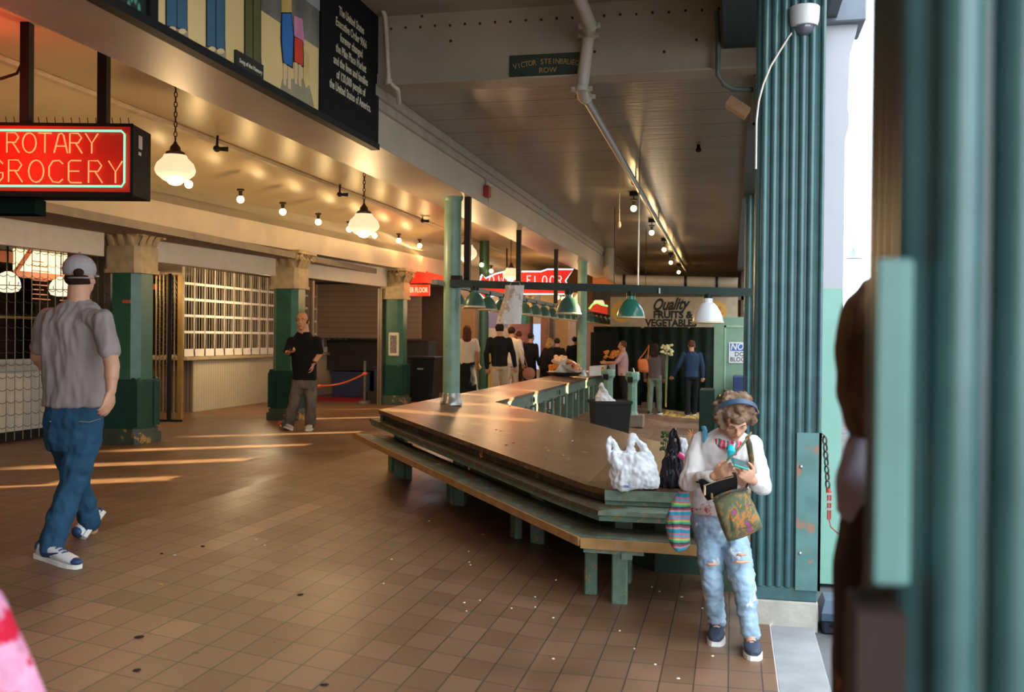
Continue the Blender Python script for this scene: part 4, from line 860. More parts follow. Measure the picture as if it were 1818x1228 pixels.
for c, ax in ((e1.lerp(e2, 0.2), (0, .6, -.5)), (e2 + Vector((0, 0, -.02)), (0, 0, 1)), (e3, (0, 0, 1)), (e4 + Vector((0, 0, 0.0)), (0, 1, 0))):
    m_ = MB(); Rr_ = Vector(ax).to_track_quat('Z', 'Y').to_matrix(); m_.lathe([(0.05, -0.022), (0.056, -0.018), (0.056, 0.018), (0.05, 0.022)], c, 16, Rr_)
    for s_ in (-1, 1): m_.cbox(c + Vector((s_ * 0.065, 0, 0)), 0.035, 0.05, 0.03); m_.tube(c + Vector((s_ * 0.07, -0.04, 0)), c + Vector((s_ * 0.07, 0.04, 0)), 0.007)
    m_.build('clamp', PIPEC, tp)
for v in (12.5, 16.5, 20.5, 24.5):
    m_ = MB(); m_.tube((-1.2, v, 3.72), (-1.2, v, 3.865), 0.008); m_.lathe([(0.038, -0.015), (0.038, 0.015)], (-1.2 - 0.005 * (v - 8), v, 3.717), 12, Matrix.Rotation(math.pi / 2, 3, 'X')); m_.build('hanger', DARKM, tp)
m_ = MB(); p = ony(686, -20, 7.85); p2 = ony(690, 145, 7.85); m_.path([ony(660, -6, 7.8), ony(676, 6, 7.8), ony(684, 30, 7.85), ony(686, 60, 7.88), p2, p2 + Vector((0.06, 0.05, -0.05)), p2 + Vector((-0.03, 0.35, -0.09))], 0.021, 10); m_.lathe([(0.03, -0.02), (0.03, 0.02)], p2, 12); tag(m_.build('conduit_pipe', PIPEC), 'thin cream conduit bending down the girder next to the black text panel', 'pipe')
m_ = MB(); m_.path([ony(1272, 20, 7.85), ony(1275, 70, 7.88), ony(1274, 134, 7.88), ony(1285, 150, 7.9), ony(1300, 158, 8.0), ony(1345, 160, 8.2)], 0.02, 10); tag(m_.build('conduit_pipe', M('conduit_green', (0.09, 0.12, 0.10), 0.5)), 'dark conduit on the girder below the dark teal box', 'pipe')
q = ony(1310, 190, 8.0); m_ = MB(); m_.T = Matrix.Translation(q) @ Matrix.Rotation(0.6, 4, 'Y'); m_.box(-0.09, -0.05, -0.04, 0.09, 0.1, 0.04); tag(m_.build('timber_block', M('timber_tan', (0.42, 0.24, 0.12), 0.6), smooth=False), 'small tan timber block wedged at the ceiling edge', 'block')
# big duct across the far end, with elbow
tp = thing('large_drain_pipe', 'fat cream pipe crossing the bay in front of the far ceiling end', 'pipe', (-1.2, 23.2, 3.1))
DUCT = M('duct_cream', (0.42, 0.36, 0.26), 0.45, var=0.08)
c0 = ony(1082, 497, 23.2); c1 = ony(1310, 502, 23.2)
m_ = MB(); m_.path([(c0.x - 0.02, 23.2, 3.86), (c0.x - 0.02, 23.2, c0.z + 0.25), (c0.x + 0.05, 23.2, c0.z + 0.06), (c0.x + 0.22, 23.2, c0.z), (c1.x, 23.2, c1.z)], 0.125, 18); m_.build('run', DUCT, tp)
for t_ in (0.12, 0.60, 0.84):
    m_ = MB(); m_.lathe([(0.14, -0.03), (0.14, 0.03)], c0.lerp(c1, t_), 18, Matrix.Rotation(math.pi / 2, 3, 'Y')); m_.build('joint_band', DARKM, tp)
# fire bell, pull, switch box, drop wires
q = onx(870, 340, -2.93); m_ = MB(); m_.box(-3.0, q.y - 0.07, q.z - 0.07, -2.93, q.y + 0.07, q.z + 0.07); fb = tag(m_.build('alarm_box', M('alarm_red', (0.42, 0.03, 0.02), 0.4), smooth=False, bevel=0.01), 'small red alarm box on the face of the long beam', 'alarm')
m_ = MB(); m_.tube((-2.98, q.y, q.z + 0.07), (-2.98, q.y, 3.72), 0.014); m_.tube((-2.96, q.y + 0.05, q.z - 0.07), (-2.96, q.y + 0.05, 3.36), 0.01); m_.build('conduit', PIPEC, fb)
a = onz(1100, 345, 3.84); m_ = MB(); m_.tube((a.x, a.y, 3.86), (a.x, a.y, 3.45), 0.006); m_.lathe([(0.02, 0), (0.028, -0.05), (0.022, -0.09), (0.01, -0.10)], (a.x, a.y, 3.45), 12); tag(m_.build('pull_switch', M('pull_white', (0.62, 0.56, 0.44), 0.5)), 'white pull switch hanging left of the first bay bulb', 'switch')
for px, py0, d, lb in ((1133, 520, 11.2, 'thin bright rod holding up the middle of the cross lamp rail'), (1090, 520, 16, 'thin dark wire left of the first bay bulb'), (1146, 520, 19, 'thin far wire right of the bright rod')):
    p = at(px, py0, d); m_ = MB(); m_.tube((p.x, p.y, 2.36 if d < 12 else p.z), (p.x, p.y, 3.87), 0.009 if d < 12 else 0.006, 8); tag(m_.build('hanging_rod', STEEL if d < 12 else DARKM), lb, 'rod')
q = onz(1240, 262, 3.83); m_ = MB(); m_.lathe([(0.02, 0.03), (0.02, 0.0), (0.035, -0.03), (0.02, -0.05)], q, 10); tag(m_.build('sprinkler_head', DARKM), 'small dark sprinkler head on the boarded ceiling', 'sprinkler')
# security camera with its cable
cp = at(1428, 44, 6.10); cm = thing('dome_camera', 'white security dome camera at the top of the street column', 'camera', cp)
m_ = MB(); m_.lathe([(0.088, 0.105), (0.092, 0.10), (0.088, 0.02), (0.078, -0.012), (0.06, -0.014)], cp, 28); m_.box(cp.x - 0.05, cp.y, cp.z + 0.03, cp.x + 0.05, cp.y + 0.25, cp.z + 0.08); m_.build('housing', M('camera_white', (0.70, 0.68, 0.66), 0.35, var=0.03), cm)
m_ = MB(); m_.ell(cp - Vector((0, 0, 0.014)), 0.062, 0.062, 0.058, 18); m_.build('smoked_dome', M('smoked_dome', (0.10, 0.10, 0.13), 0.08, coat=1.0), cm)
m_ = MB(); pts = [(1411, 52), (1400, 66), (1385, 90), (1368, 118), (1355, 150), (1347, 180), (1343, 215), (1342, 300)]; m_.path([at(x, y, 6.12 - 0.02 * i) for i, (x, y) in enumerate(pts)], 0.006, 8); tag(m_.build('camera_cable', M('cable_white', (0.72, 0.62, 0.52), 0.4)), 'white cable drooping from the dome camera down the column', 'cable')
# ================================================================== LEFT STORE behind its chain grille
SU = -8.7
MENU = emis('lit_menu_board', (1.0, 0.80, 0.46), 1.5)
bx = thing('menu_board', 'bright lit menu board with an orange frame behind the left store grille', 'menu board', (-10.2, 11.5, 2.0))
def onS(px, py, u=-10.2): return onx(px, py, u)
c = [onS(32, 428), onS(188, 428), onS(188, 487), onS(20, 487)]
m_ = MB(); zt_, zb_ = 2.98, onS(100, 487).z
y0, y1 = onS(28, 480).y, onS(186, 480).y
m_.box(-10.25, y0, zb_, -10.2, y1, zt_); m_.build('lit_panel', MENU, bx, smooth=False)
m_ = MB(); m_.box(-10.22, y0 - 0.1, zb_ - 0.10, -10.16, y1 + 1.5, zb_); m_.bar((-10.18, y0 - 0.05, zb_ - 0.05), (-10.18, y0 + 0.28, zt_), 0.05, 0.05); m_.box(-10.22, y0 - 2.6, zb_ + 0.10, -10.16, y0 - 0.1, zb_ + 0.26); m_.build('frame', M('orange_frame', (0.60, 0.10, 0.02), 0.5), bx, smooth=False)
m_ = MB()
for k_ in range(3):
    for j in range(9): m_.box(-10.198, y0 + 0.35 + k_ * 0.62, zt_ - 0.16 - j * 0.07, -10.195, y0 + 0.35 + k_ * 0.62 + 0.25 + 0.15 * ((j * 7 + k_ * 3) % 3) / 2, zt_ - 0.145 - j * 0.07)
m_.build('price_lines', M('price_red', (0.35, 0.10, 0.05), 0.6), bx, smooth=False)
for dy in (0.9, 2.0): lamp('menu_light', (-9.6, y0 + dy, 2.55), 30, (1.0, 0.72, 0.38), 0.2)
def cage(px, py, lb):
    c_ = onx(px, py, -9.4); t = thing('caged_shop_lamp', lb, 'lamp', c_, 'caged lamps in the left store')
    m = MB(); m.lathe([(0.03, 0.16), (0.09, 0.13), (0.145, 0.05), (0.16, -0.04), (0.13, -0.10), (0.05, -0.12)], c_, 20); m.build('glass', emis('shop_lamp_glass', (1.0, 0.84, 0.58), 1.3), t)
    m = MB()
    for k_ in range(4):
        a_ = math.pi * k_ / 4; m.path([c_ + Vector((math.cos(a_) * 0.165 * math.cos(b), math.sin(a_) * 0.165 * math.cos(b), 0.02 - 0.14 * math.sin(b))) for b in [math.pi * i / 10 for i in range(11)]], 0.005, 5)
    m.path([c_ + Vector((0.168 * math.cos(a_), 0.168 * math.sin(a_), -0.03)) for a_ in [2 * math.pi * i / 16 for i in range(16)]], 0.006, 5, closed=True); m.tube(c_ + Vector((0, 0, 0.15)), (c_.x, c_.y, 3.0), 0.008); m.build('wire_guard', BLACK, t)
cage(14, 503, 'caged white shop lamp at the left frame edge'); cage(108, 511, 'caged white shop lamp just left of the grey cap')
m_ = MB(); m_.box(-9.75, -2, 0.37, -8.95, 12.75, 0.5); sc_ = None
cu = thing('shop_counter', 'white fronted snack counter with a steel top behind the left grille', 'counter', (-9.3, 9, 0.37))
m_.build('dark_base', BLACK, cu, smooth=False)
m_ = MB(); m_.box(-9.7, -2, 0.5, -8.93, 12.8, 1.27); m_.build('white_front', M('counter_white', (0.62, 0.58, 0.50), 0.5), cu, smooth=False)
m_ = MB(); m_.box(-9.8, -2, 1.27, -8.85, 12.85, 1.34); m_.box(-8.9, -2, 1.34, -8.87, 12.85, 1.42); m_.build('steel_top', STEEL, cu, smooth=False)
m_ = MB(); 
for y in (8.0, 9.3, 10.6, 11.9): m_.tube((-9.0, y, 1.34), (-9.0, y, 1.95), 0.015)
m_.path([(-9.0, 6, 1.95), (-9.0, 11.75, 1.95), (-9.0, 11.88, 1.90), (-9.0, 11.9, 1.8)], 0.015, 8); m_.build('guard_rail', M('brass_rail', (0.35, 0.22, 0.08), 0.35, metal=0.8), cu)
m_ = MB(); m_.box(-13.5, -2, 0.37, -11.5, 13, 3.0); tag(m_.build('back_shelving', M('shelving_dark', (0.035, 0.03, 0.025), 0.6, var=0.4, vscale=4), smooth=False), 'dark shelving at the back of the left store', 'shelving')
# the grille: vertical wires with wavy rows
gr = thing('chain_grille', 'wavy wire grille drawn across the left store front', 'grille', (SU, 9, 0.37))
GW = M('grille_wire', (0.10, 0.075, 0.04), 0.4, metal=0.6)
m_ = MB(); y = 5.5
while y < 12.6: m_.path([(SU, y, 0.42), (SU, y, 2.98)], 0.0065, 4); y += 0.15
m_.build('vertical_wires', GW, gr)
m_ = MB(); z = 0.62
while z < 2.95:
    pts = []; y = 5.5; i = 0
    while y < 12.65: pts.append((SU + 0.01, y, z - 0.03 * abs(math.sin(i * math.pi / 4)) + 0.02 * math.sin(y * 0.9 + z))); y += 0.0375; i += 1
    m_.path(pts, 0.0045, 4); z += 0.155
m_.build('wavy_rows', GW, gr)
m_ = MB(); m_.box(SU - 0.04, 12.62, 0.37, SU + 0.05, 12.70, 2.98); m_.box(SU - 0.06, 12.76, 0.37, SU + 0.07, 12.90, 2.98); m_.build('end_post', M('post_bronze', (0.20, 0.15, 0.11), 0.4, metal=0.4), gr, smooth=False)
m_ = MB(); m_.box(-9.6, 12.95, 0.37, -8.6, 13.0, 2.98); struct(m_.build('wall_stub', DIM, origin=(0, 0, 0)))
# ================================================================== MIDDLE SHOP: ribbed counter with white bar grille
u_s = -9.42
cs = thing('ribbed_shop_counter', 'ivory ribbed counter below the closed white bar grille', 'counter', (u_s, 18, 0.37))
y0 = onx(343, 729, u_s).y; y1 = y0 + 7.4
IV = groove('ivory_ribbing', (0.56, 0.50, 0.36), 1, 0.085, 0.012, rough=0.5, dark=0.55, bumpd=0.01)
m_ = MB(); m_.box(u_s - 0.9, y0, 0.37, u_s, y1, 1.30); m_.build('ribbed_front', IV, cs, smooth=False)
m_ = MB(); m_.box(u_s - 0.95, y0 - 0.02, 0.37, u_s - 0.01, y0, 1.30); m_.build('ribbed_end', groove('brown_ribbing', (0.24, 0.18, 0.11), 0, 0.07, 0.02, rough=0.5, dark=0.4), cs, smooth=False)
m_ = MB(); m_.box(u_s - 1.3, y0 - 0.35, 1.30, u_s + 0.08, y1, 1.36); m_.build('counter_top', M('counter_ledge', (0.45, 0.36, 0.22), 0.45), cs, smooth=False, bevel=0.006)
m_ = MB(); m_.box(u_s - 3.2, y0 - 0.2, 0.37, u_s - 3.1, y1, 2.99); tag(m_.build('shop_backdrop', M('shop_dark', (0.03, 0.022, 0.018), 0.7, var=0.5, vscale=3), smooth=False), 'dark goods wall seen through the white bar grille', 'wall panel')
WB = M('grille_white_bar', (0.85, 0.80, 0.72), 0.4, var=0.05); WT = M('grille_thin_bar', (0.36, 0.30, 0.23), 0.45)
wg = thing('bar_grille', 'closed white side-folding bar grille above the ribbed counter', 'grille', (u_s, 18, 1.36))
zs = [1.46, 1.80, 2.09, 2.38, 2.66]; gy0 = onx(325, 600, u_s).y; gy1 = gy0 + 7.6
m_ = MB()
for z in zs[1:] : m_.box(u_s - 0.01, gy0, z - 0.022, u_s + 0.012, gy1, z + 0.022)
m_.box(u_s - 0.012, gy0, 1.37, u_s + 0.014, gy1, 1.50); m_.build('white_rails', WB, wg, smooth=False)
m_ = MB(); y = gy0; i = 0
while y < gy1:
    m_.box(u_s - 0.012, y - 0.022, 1.37, u_s + 0.014, y + 0.022, 2.95); y += 0.36
m_.build('wide_bars', M('grille_mid_bar', (0.50, 0.43, 0.34), 0.45), wg, smooth=False)
m_ = MB(); y = gy0 + 0.09
while y < gy1: m_.tube((u_s, y, 1.37), (u_s, y, 2.95), 0.009, 5); y += 0.09
m_.build('thin_rods', WT, wg)
# folded end of grille, turned corner
fg = thing('folded_gate', 'bunched bronze folding gate left of the white bar grille', 'gate', (-8.9, 15.6, 0.37))
m_ = MB()
for i in range(8):
    p = ont(276 + i * 6.5, 742 + (i % 3) * 1.5); m_.tube((p.x, p.y, 0.37), (p.x, p.y, 2.72), 0.012, 6)
m_.build('pickets', M('gate_bronze', (0.26, 0.17, 0.07), 0.4, metal=0.5), fg)
m_ = MB(); pa = ont(280, 745); pc = ont(325, 742)
for k_ in range(26):
    z = 0.5 + k_ * 0.085; m_.path([(pa.x + (pc.x - pa.x) * j / 8, pa.y + (pc.y - pa.y) * j / 8 + (0.03 if j % 2 else -0.03), z + (0.03 if j % 2 else -0.03)) for j in range(9)], 0.006, 4)
m_.build('lattice_links', M('gate_links', (0.09, 0.06, 0.035), 0.45, metal=0.5), fg)
p = ont(300, 748); m_ = MB(); m_.tube((p.x, p.y, 0.40), (p.x, p.y, 2.72), 0.035, 8); m_.bar((p.x - 0.18, p.y - 0.05, 0.385), (p.x + 0.2, p.y + 0.05, 0.385), 0.05, 0.03); m_.build('lock_post', BLACK, fg)
m_ = MB(); m_.box(p.x - 0.04, p.y + 0.3, 0.37, p.x + 0.03, p.y + 0.37, 2.72)
m_.build('tall_strip', M('gate_gold', (0.45, 0.28, 0.08), 0.4, metal=0.3), fg, smooth=False)
q = onx(300, 490, -9.0)
lamp('middle_shop_fill', (-8.3, 17.0, 2.5), 105, (1.0, 0.74, 0.42), 0.25)  # fill light added to brighten the white grille, no fitting there
lamp('bar_shop_light', (-11.2, 18.5, 2.7), 10, (1.0, 0.6, 0.3), 0.2)
# steel guide posts at the fronts
for px, py, lb in ((494, 742, 'tall bronze shutter post left of the man in the black tee'), (551, 735, 'tall bronze shutter post right of the man in the black tee'), (674, 718, 'tall bronze shutter post left of the third arcade column')):
    p = ont(px, py); m_ = MB(); zt2 = 2.73; m_.box(p.x - 0.045, p.y - 0.04, 0.36, p.x - 0.005, p.y + 0.04, zt2); m_.box(p.x + 0.005, p.y - 0.04, 0.36, p.x + 0.045, p.y + 0.04, zt2); m_.box(p.x - 0.03, p.y, 0.36, p.x + 0.03, p.y + 0.03, zt2)
    tag(m_.build('shutter_post', M('post_bronze', (0.20, 0.15, 0.11), 0.4, metal=0.4), smooth=False), lb, 'post', 'shutter guide posts')
# ================================================================== DARK OPENING with half shutter
m_ = MB(); ysh = 22.6; a = at(552, 520, 21.5); c = at(676, 601, 21.5)
Tq = Matrix.Translation(Vector((c.x, c.y, 0)))
m_ = MB(); xa, xb = -10.0, -6.9
m_.box(xa, 21.6, c.z, xb, 21.68, 2.95); hs = tag(m_.build('roll_shutter', groove('shutter_brown', (0.20, 0.14, 0.10), 2, 0.12, 0.012, rough=0.6, dark=0.6), smooth=False), 'half lowered brown shutter in the dark opening right of the black tee man', 'shutter')
m_ = MB(); m_.box(xa, 22.2, 0.95, xb, 22.9, 1.66); tag(m_.build('market_stall', M('stall_dark', (0.035, 0.032, 0.03), 0.6), smooth=False), 'dark stall front under the half lowered shutter', 'stall')
for i, (x0, w_, h_, mt) in enumerate(((-8.9, 0.9, 0.58, 'bin_blue'), (-7.9, 0.55, 0.72, 'bin_blue'))):
    m_ = MB(); m_.box(x0, 21.3, 0.37, x0 + w_, 21.9, 0.37 + h_); m_.box(x0 - 0.02, 21.28, 0.37 + h_ - 0.06, x0 + w_ + 0.02, 21.92, 0.37 + h_); tag(m_.build('storage_tub', M('bin_blue', (0.01, 0.02, 0.09), 0.45), smooth=False, bevel=0.01), ['wide dark blue tub inside the dark opening', 'narrow dark blue tub beside the chain stanchion'][i], 'tub')
m_ = MB(); m_.box(-9.4, 19.8, 0.371, -7.35, 20.9, 0.39); tag(m_.build('floor_mat', M('mat_red', (0.22, 0.015, 0.03), 0.8), smooth=False), 'dark red mat on the floor of the dark opening', 'mat')
pa = ont(647, 700); pc = ont(569, 706)
ch = thing('barrier_chain', 'orange plastic chain strung low across the dark opening', 'chain', (pa.x, pa.y, 0.8)); m_ = MB(); p1 = at(567, 685, 20.2); p2 = at(648, 663, 20.6); m_.path([p1.lerp(p2, t_ / 10) - Vector((0, 0, 0.07 * math.sin(math.pi * t_ / 10))) for t_ in range(11)], 0.018, 6); m_.ell(p1, 0.05, 0.04, 0.04, 8); m_.ell(p2, 0.06, 0.04, 0.04, 8); m_.build('links', M('chain_orange', (0.75, 0.12, 0.03), 0.5), ch)
m_ = MB(); m_.tube((p2.x, p2.y, 0.37), (p2.x, p2.y, 1.25), 0.03); m_.lathe([(0.15, 0.0), (0.13, 0.05), (0.03, 0.07)], (p2.x, p2.y, 0.37), 14); tag(m_.build('stanchion', M('stanchion_grey', (0.12, 0.10, 0.09), 0.5)), 'grey stanchion post holding the orange chain', 'post')
p = ont(660, 716); m_ = MB(); m_.box(p.x - 0.14, p.y, 0.37, p.x + 0.14, p.y + 0.2, 0.62); tag(m_.build('dark_crate', M('crate_dark', (0.03, 0.02, 0.02), 0.6, spot=((0.6, 0.08, 0.03), 8, 0.62)), smooth=False), 'small dark box with red marks beside the shutter post', 'box')
# ================================================================== RIGHT OF THE THIRD COLUMN
lt = thing('folded_lattice_gate', 'brown folded lattice gate above the black wheeled bin', 'gate', at(755, 650, 24.5)); p = at(755, 575, 24.6)
m_ = MB(); xs0 = at(733, 600, 24.6); xs1 = at(776, 600, 24.6); 
for i in range(9):
    t_ = i / 8; x = xs0.x + (xs1.x - xs0.x) * t_; m_.tube((x, 24.6, 0.37), (x, 24.6, 2.85), 0.022 if i % 4 == 0 else 0.012, 5)
m_.build('pickets', M('lattice_brown', (0.20, 0.10, 0.05), 0.45, metal=0.4), lt)
m_ = MB()
for k_ in range(30): m_.path([(xs0.x + (xs1.x - xs0.x) * j / 8, 24.58, 0.5 + k_ * 0.08 + (0.035 if j % 2 else -0.035)) for j in range(9)], 0.007, 4)
m_.build('links', M('gate_links', (0.1, 0.07, 0.04)), lt)
m_ = MB(); m_.box(xs0.x - 0.05, 25.3, 0.37, xs1.x + 0.5, 25.4, 3.0); tag(m_.build('lit_back_panel', emis('back_panel_amber', (0.55, 0.22, 0.06), 0.30), smooth=False), 'amber lit panel behind the brown lattice gate', 'panel')  # amber light on this panel is put in as emission
p = ont(752, 712); wb = thing('wheeled_bin', 'large black wheeled rubbish bin behind the third arcade column', 'bin', (p.x, p.y, 0.37))
m_ = MB(); R0 = [(p.x + a_, p.y + b_, 0.37) for a_, b_ in ((-.26, -.25), (.26, -.25), (.26, .25), (-.26, .25))]; R1 = [(p.x + a_, p.y + b_, 1.28) for a_, b_ in ((-.32, -.3), (.32, -.3), (.32, .3), (-.32, .3))]; m_.loft([R0, R1]); m_.build('body', M('bin_black', (0.018, 0.018, 0.02), 0.45), wb, smooth=False)
m_ = MB(); m_.box(p.x - 0.34, p.y - 0.33, 1.28, p.x + 0.34, p.y + 0.33, 1.34); m_.build('lid', M('bin_black', (0, 0, 0)), wb, smooth=False, bevel=0.015)
m_ = MB(); m_.lathe([(0.09, -0.03), (0.09, 0.03)], (p.x + 0.24, p.y - 0.27, 0.46), 14, Matrix.Rotation(math.pi / 2, 3, 'Y')); m_.build('wheel', BLACK, wb)
m_ = MB(); m_.box(p.x - 0.05, p.y - 0.315, 1.06, p.x + 0.08, p.y - 0.30, 1.09); m_.build('label', M('bin_label', (0.35, 0.33, 0.3), 0.5), wb, smooth=False)
# ================================================================== FAR STALLS seen over the row: panels, windows, pillars; lit walls and curtain get their glow by emission
def backbox(px0, px1, py0, py1, d, mat, name, label, cat, dep=0.3):
    a_ = at(px0, py1, d); c_ = at(px1, py0, d); m = MB(); z0_ = a_.z; z1_ = c_.z
    m.box(min(a_.x, c_.x), a_.y, z0_, max(a_.x, c_.x), a_.y + dep, z1_); return tag(m.build(name, mat, smooth=False), label, cat)
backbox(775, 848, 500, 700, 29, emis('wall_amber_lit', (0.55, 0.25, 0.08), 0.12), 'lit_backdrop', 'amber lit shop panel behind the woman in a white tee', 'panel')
backbox(846, 862, 545, 700, 27, M('pillar_brown', (0.20, 0.10, 0.05), 0.5), 'stall_pillar', 'brown square pillar between the white tee and the dark jacket', 'pillar')
backbox(905, 942, 575, 610, 28, M('sign_brickred', (0.30, 0.08, 0.04), 0.6, var=0.3), 'stall_signboard', 'brick red signboard above the walking crowd', 'sign', 0.05)
backbox(942, 960, 575, 655, 30, emis('bright_window', (0.55, 0.68, 0.95), 0.9), 'shop_window', 'bright pale blue lit window slot in the far stalls', 'window', 0.05)
backbox(930, 944, 560, 700, 29.0, M('pillar_dark', (0.05, 0.035, 0.02), 0.5), 'stall_pillar', 'dark pillar left of the bright blue window slot', 'pillar')
backbox(959, 972, 560, 700, 29.0, M('pillar_rust', (0.22, 0.08, 0.03), 0.5), 'stall_pillar', 'rust brown pillar right of the bright blue window slot', 'pillar')
backbox(974, 983, 560, 700, 28.5, M('pillar_dark', (0, 0, 0)), 'stall_pillar', 'narrow dark pillar beside the tan curtain panel', 'pillar')
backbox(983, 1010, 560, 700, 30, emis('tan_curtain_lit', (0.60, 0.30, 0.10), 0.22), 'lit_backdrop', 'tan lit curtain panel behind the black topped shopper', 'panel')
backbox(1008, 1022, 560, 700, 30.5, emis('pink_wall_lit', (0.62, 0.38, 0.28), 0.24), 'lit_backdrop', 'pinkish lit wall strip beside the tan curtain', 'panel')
backbox(1022, 1036, 560, 700, 29, M('pillar_dark', (0, 0, 0)), 'stall_pillar', 'dark pillar left of the second round column', 'pillar')
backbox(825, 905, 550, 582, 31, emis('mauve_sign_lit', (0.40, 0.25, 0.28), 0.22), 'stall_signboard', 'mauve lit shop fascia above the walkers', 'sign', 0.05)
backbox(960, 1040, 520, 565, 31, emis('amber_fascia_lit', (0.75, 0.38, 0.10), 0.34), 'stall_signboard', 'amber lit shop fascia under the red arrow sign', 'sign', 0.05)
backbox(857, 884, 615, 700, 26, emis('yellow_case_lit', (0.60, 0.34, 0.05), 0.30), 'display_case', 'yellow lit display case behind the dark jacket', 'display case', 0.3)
backbox(915, 932, 605, 616, 26, emis('screen_green', (0.35, 0.45, 0.35), 0.6), 'display_screen', 'small pale green screen above the crowd', 'screen', 0.04)
backbox(1048, 1098, 590, 665, 24.3, M('stall_black', (0.01, 0.012, 0.01), 0.7), 'stall_backing', 'black backing sheet behind the flower seller', 'backing', 0.1)
backbox(1052, 1100, 470, 512, 27, emis('orange_wall_lit', (0.9, 0.22, 0.05), 0.35), 'glow_panel', 'orange lit wall patch high beside the fat pipe', 'panel', 0.05)  # light on the wall patch put in as a glowing panel
lamp('walkway_fill', (-5.2, 20.0, 3.3), 34, (1.0, 0.62, 0.30), 0.4)
lamp('stall_fill', (-5.0, 27.5, 3.2), 42, (1.0, 0.55, 0.25), 0.4)
lamp('end_bay_fill', (-1.6, 21.5, 2.9), 12, (1.0, 0.85, 0.62), 0.2)  # point light with no fitting, brightens the far end of the bay
# curved street lamp far out in the white sky
sl = thing('street_lamp', 'thin curved street lamp against the white sky', 'street lamp', at(1490, 470, 40))
m_ = MB(); pts = [(1478, 682), (1480, 500), (1484, 430), (1493, 404), (1503, 403), (1511, 418), (1514, 436)]; m_.path([at(x, y, 40) for x, y in pts], 0.025, 6); m_.build('swan_neck', M('lamp_iron', (0.18, 0.22, 0.25), 0.5), sl)
m_ = MB(); m_.lathe([(0.05, 0.45), (0.1, 0.25), (0.22, 0.1), (0.42, 0.0)], at(1514, 459, 40), 18); m_.build('shade', M('lamp_iron', (0, 0, 0)), sl)
# ================================================================== PEOPLE
class Blob:
    """closed overlapping volumes that are fused into one continuous skin"""
    def __init__(s): s.m = MB()
    def cap(s, p, q, r, r2=None, n=14):
        p = Vector(p); q = Vector(q); r2 = r if r2 is None else r2; d = q - p
        if d.length < 1e-5: s.m.ell(p, r, r, r, 12); return s
        R_ = d.to_track_quat('Z', 'Y').to_matrix(); L_ = d.length
        prof = [(max(0.02 * r, r * math.sin(a)), -r * math.cos(a)) for a in [math.pi / 2 * i / 5 for i in range(6)]] + [(max(0.02 * r2, r2 * math.cos(a)), L_ + r2 * math.sin(a)) for a in [math.pi / 2 * i / 5 for i in range(6)]]
        s.m.lathe(prof, p, n, R_); return s
    def chain(s, pts, rs):
        for i in range(len(pts) - 1): s.cap(pts[i], pts[i + 1], rs[i], rs[i + 1])
        return s
    def ell(s, c, rx, ry, rz, rot=None): s.m.ell(c, rx, ry, rz, 16, rot); return s
    def rings(s, rg):
        """rg: (centre, half width vector, half depth vector)"""
        R_ = []
        for c, w, d in rg:
            c = Vector(c); R_.append([c + w * (math.copysign(abs(math.cos(a)) ** 0.85, math.cos(a))) + d * (math.copysign(abs(math.sin(a)) ** 0.85, math.sin(a))) for a in [2 * math.pi * k / 24 for k in range(24)]])
        s.m.loft(R_); return s
    def build(s, name, mat, parent, vox=0.008, smooth=2, wr=0.0, wsc=12.0, wst=(1, 1, 0.5), col=None, cut=None):
        me = bpy.data.meshes.new('b'); me.from_pydata([tuple(p) for p in s.m.v], [], s.m.f)
        bm = bmesh.new(); bm.from_mesh(me); bmesh.ops.recalc_face_normals(bm, faces=bm.faces); bm.to_mesh(me); bm.free()
        ob = bpy.data.objects.new('b', me); COL.objects.link(ob)
        md = ob.modifiers.new('r', 'REMESH'); md.mode = 'VOXEL'; md.voxel_size = vox; md.adaptivity = 0
        dg = bpy.context.evaluated_depsgraph_get(); dg.update()
        out = bpy.data.meshes.new_from_object(ob.evaluated_get(dg)); bpy.data.objects.remove(ob); bpy.data.meshes.remove(me)
        bm = bmesh.new(); bm.from_mesh(out)
        for _ in range(smooth): bmesh.ops.smooth_vert(bm, verts=bm.verts, factor=0.5, use_axis_x=True, use_axis_y=True, use_axis_z=True)
        bm.normal_update()
        if wr:
            for v in bm.verts:
                c = Vector((v.co.x * wsc * wst[0], v.co.y * wsc * wst[1], v.co.z * wsc * wst[2]))
                v.co += v.normal * wr * (noise.noise(c) + 0.5 * noise.noise(c * 2.3))
        if cut:
            for (co, no) in cut:
                geo = bm.verts[:] + bm.edges[:] + bm.faces[:]; bmesh.ops.bisect_plane(bm, geom=geo, plane_co=co, plane_no=no, clear_outer=True)
        o = wloc(parent)
        for v in bm.verts: v.co -= o
        bm.to_mesh(out); bm.free(); out.name = name; out.materials.clear(); out.materials.append(mat); out.shade_smooth()
        r = bpy.data.objects.new(name, out); COL.objects.link(r); r.parent = parent; return r
SKIN = M('skin', (0.62, 0.32, 0.20), 0.5, var=0.05, vscale=8); SKIN2 = M('skin_warm', (0.56, 0.27, 0.15), 0.5, var=0.05); SKIN3 = M('skin_tan', (0.36, 0.18, 0.10), 0.5, var=0.05)
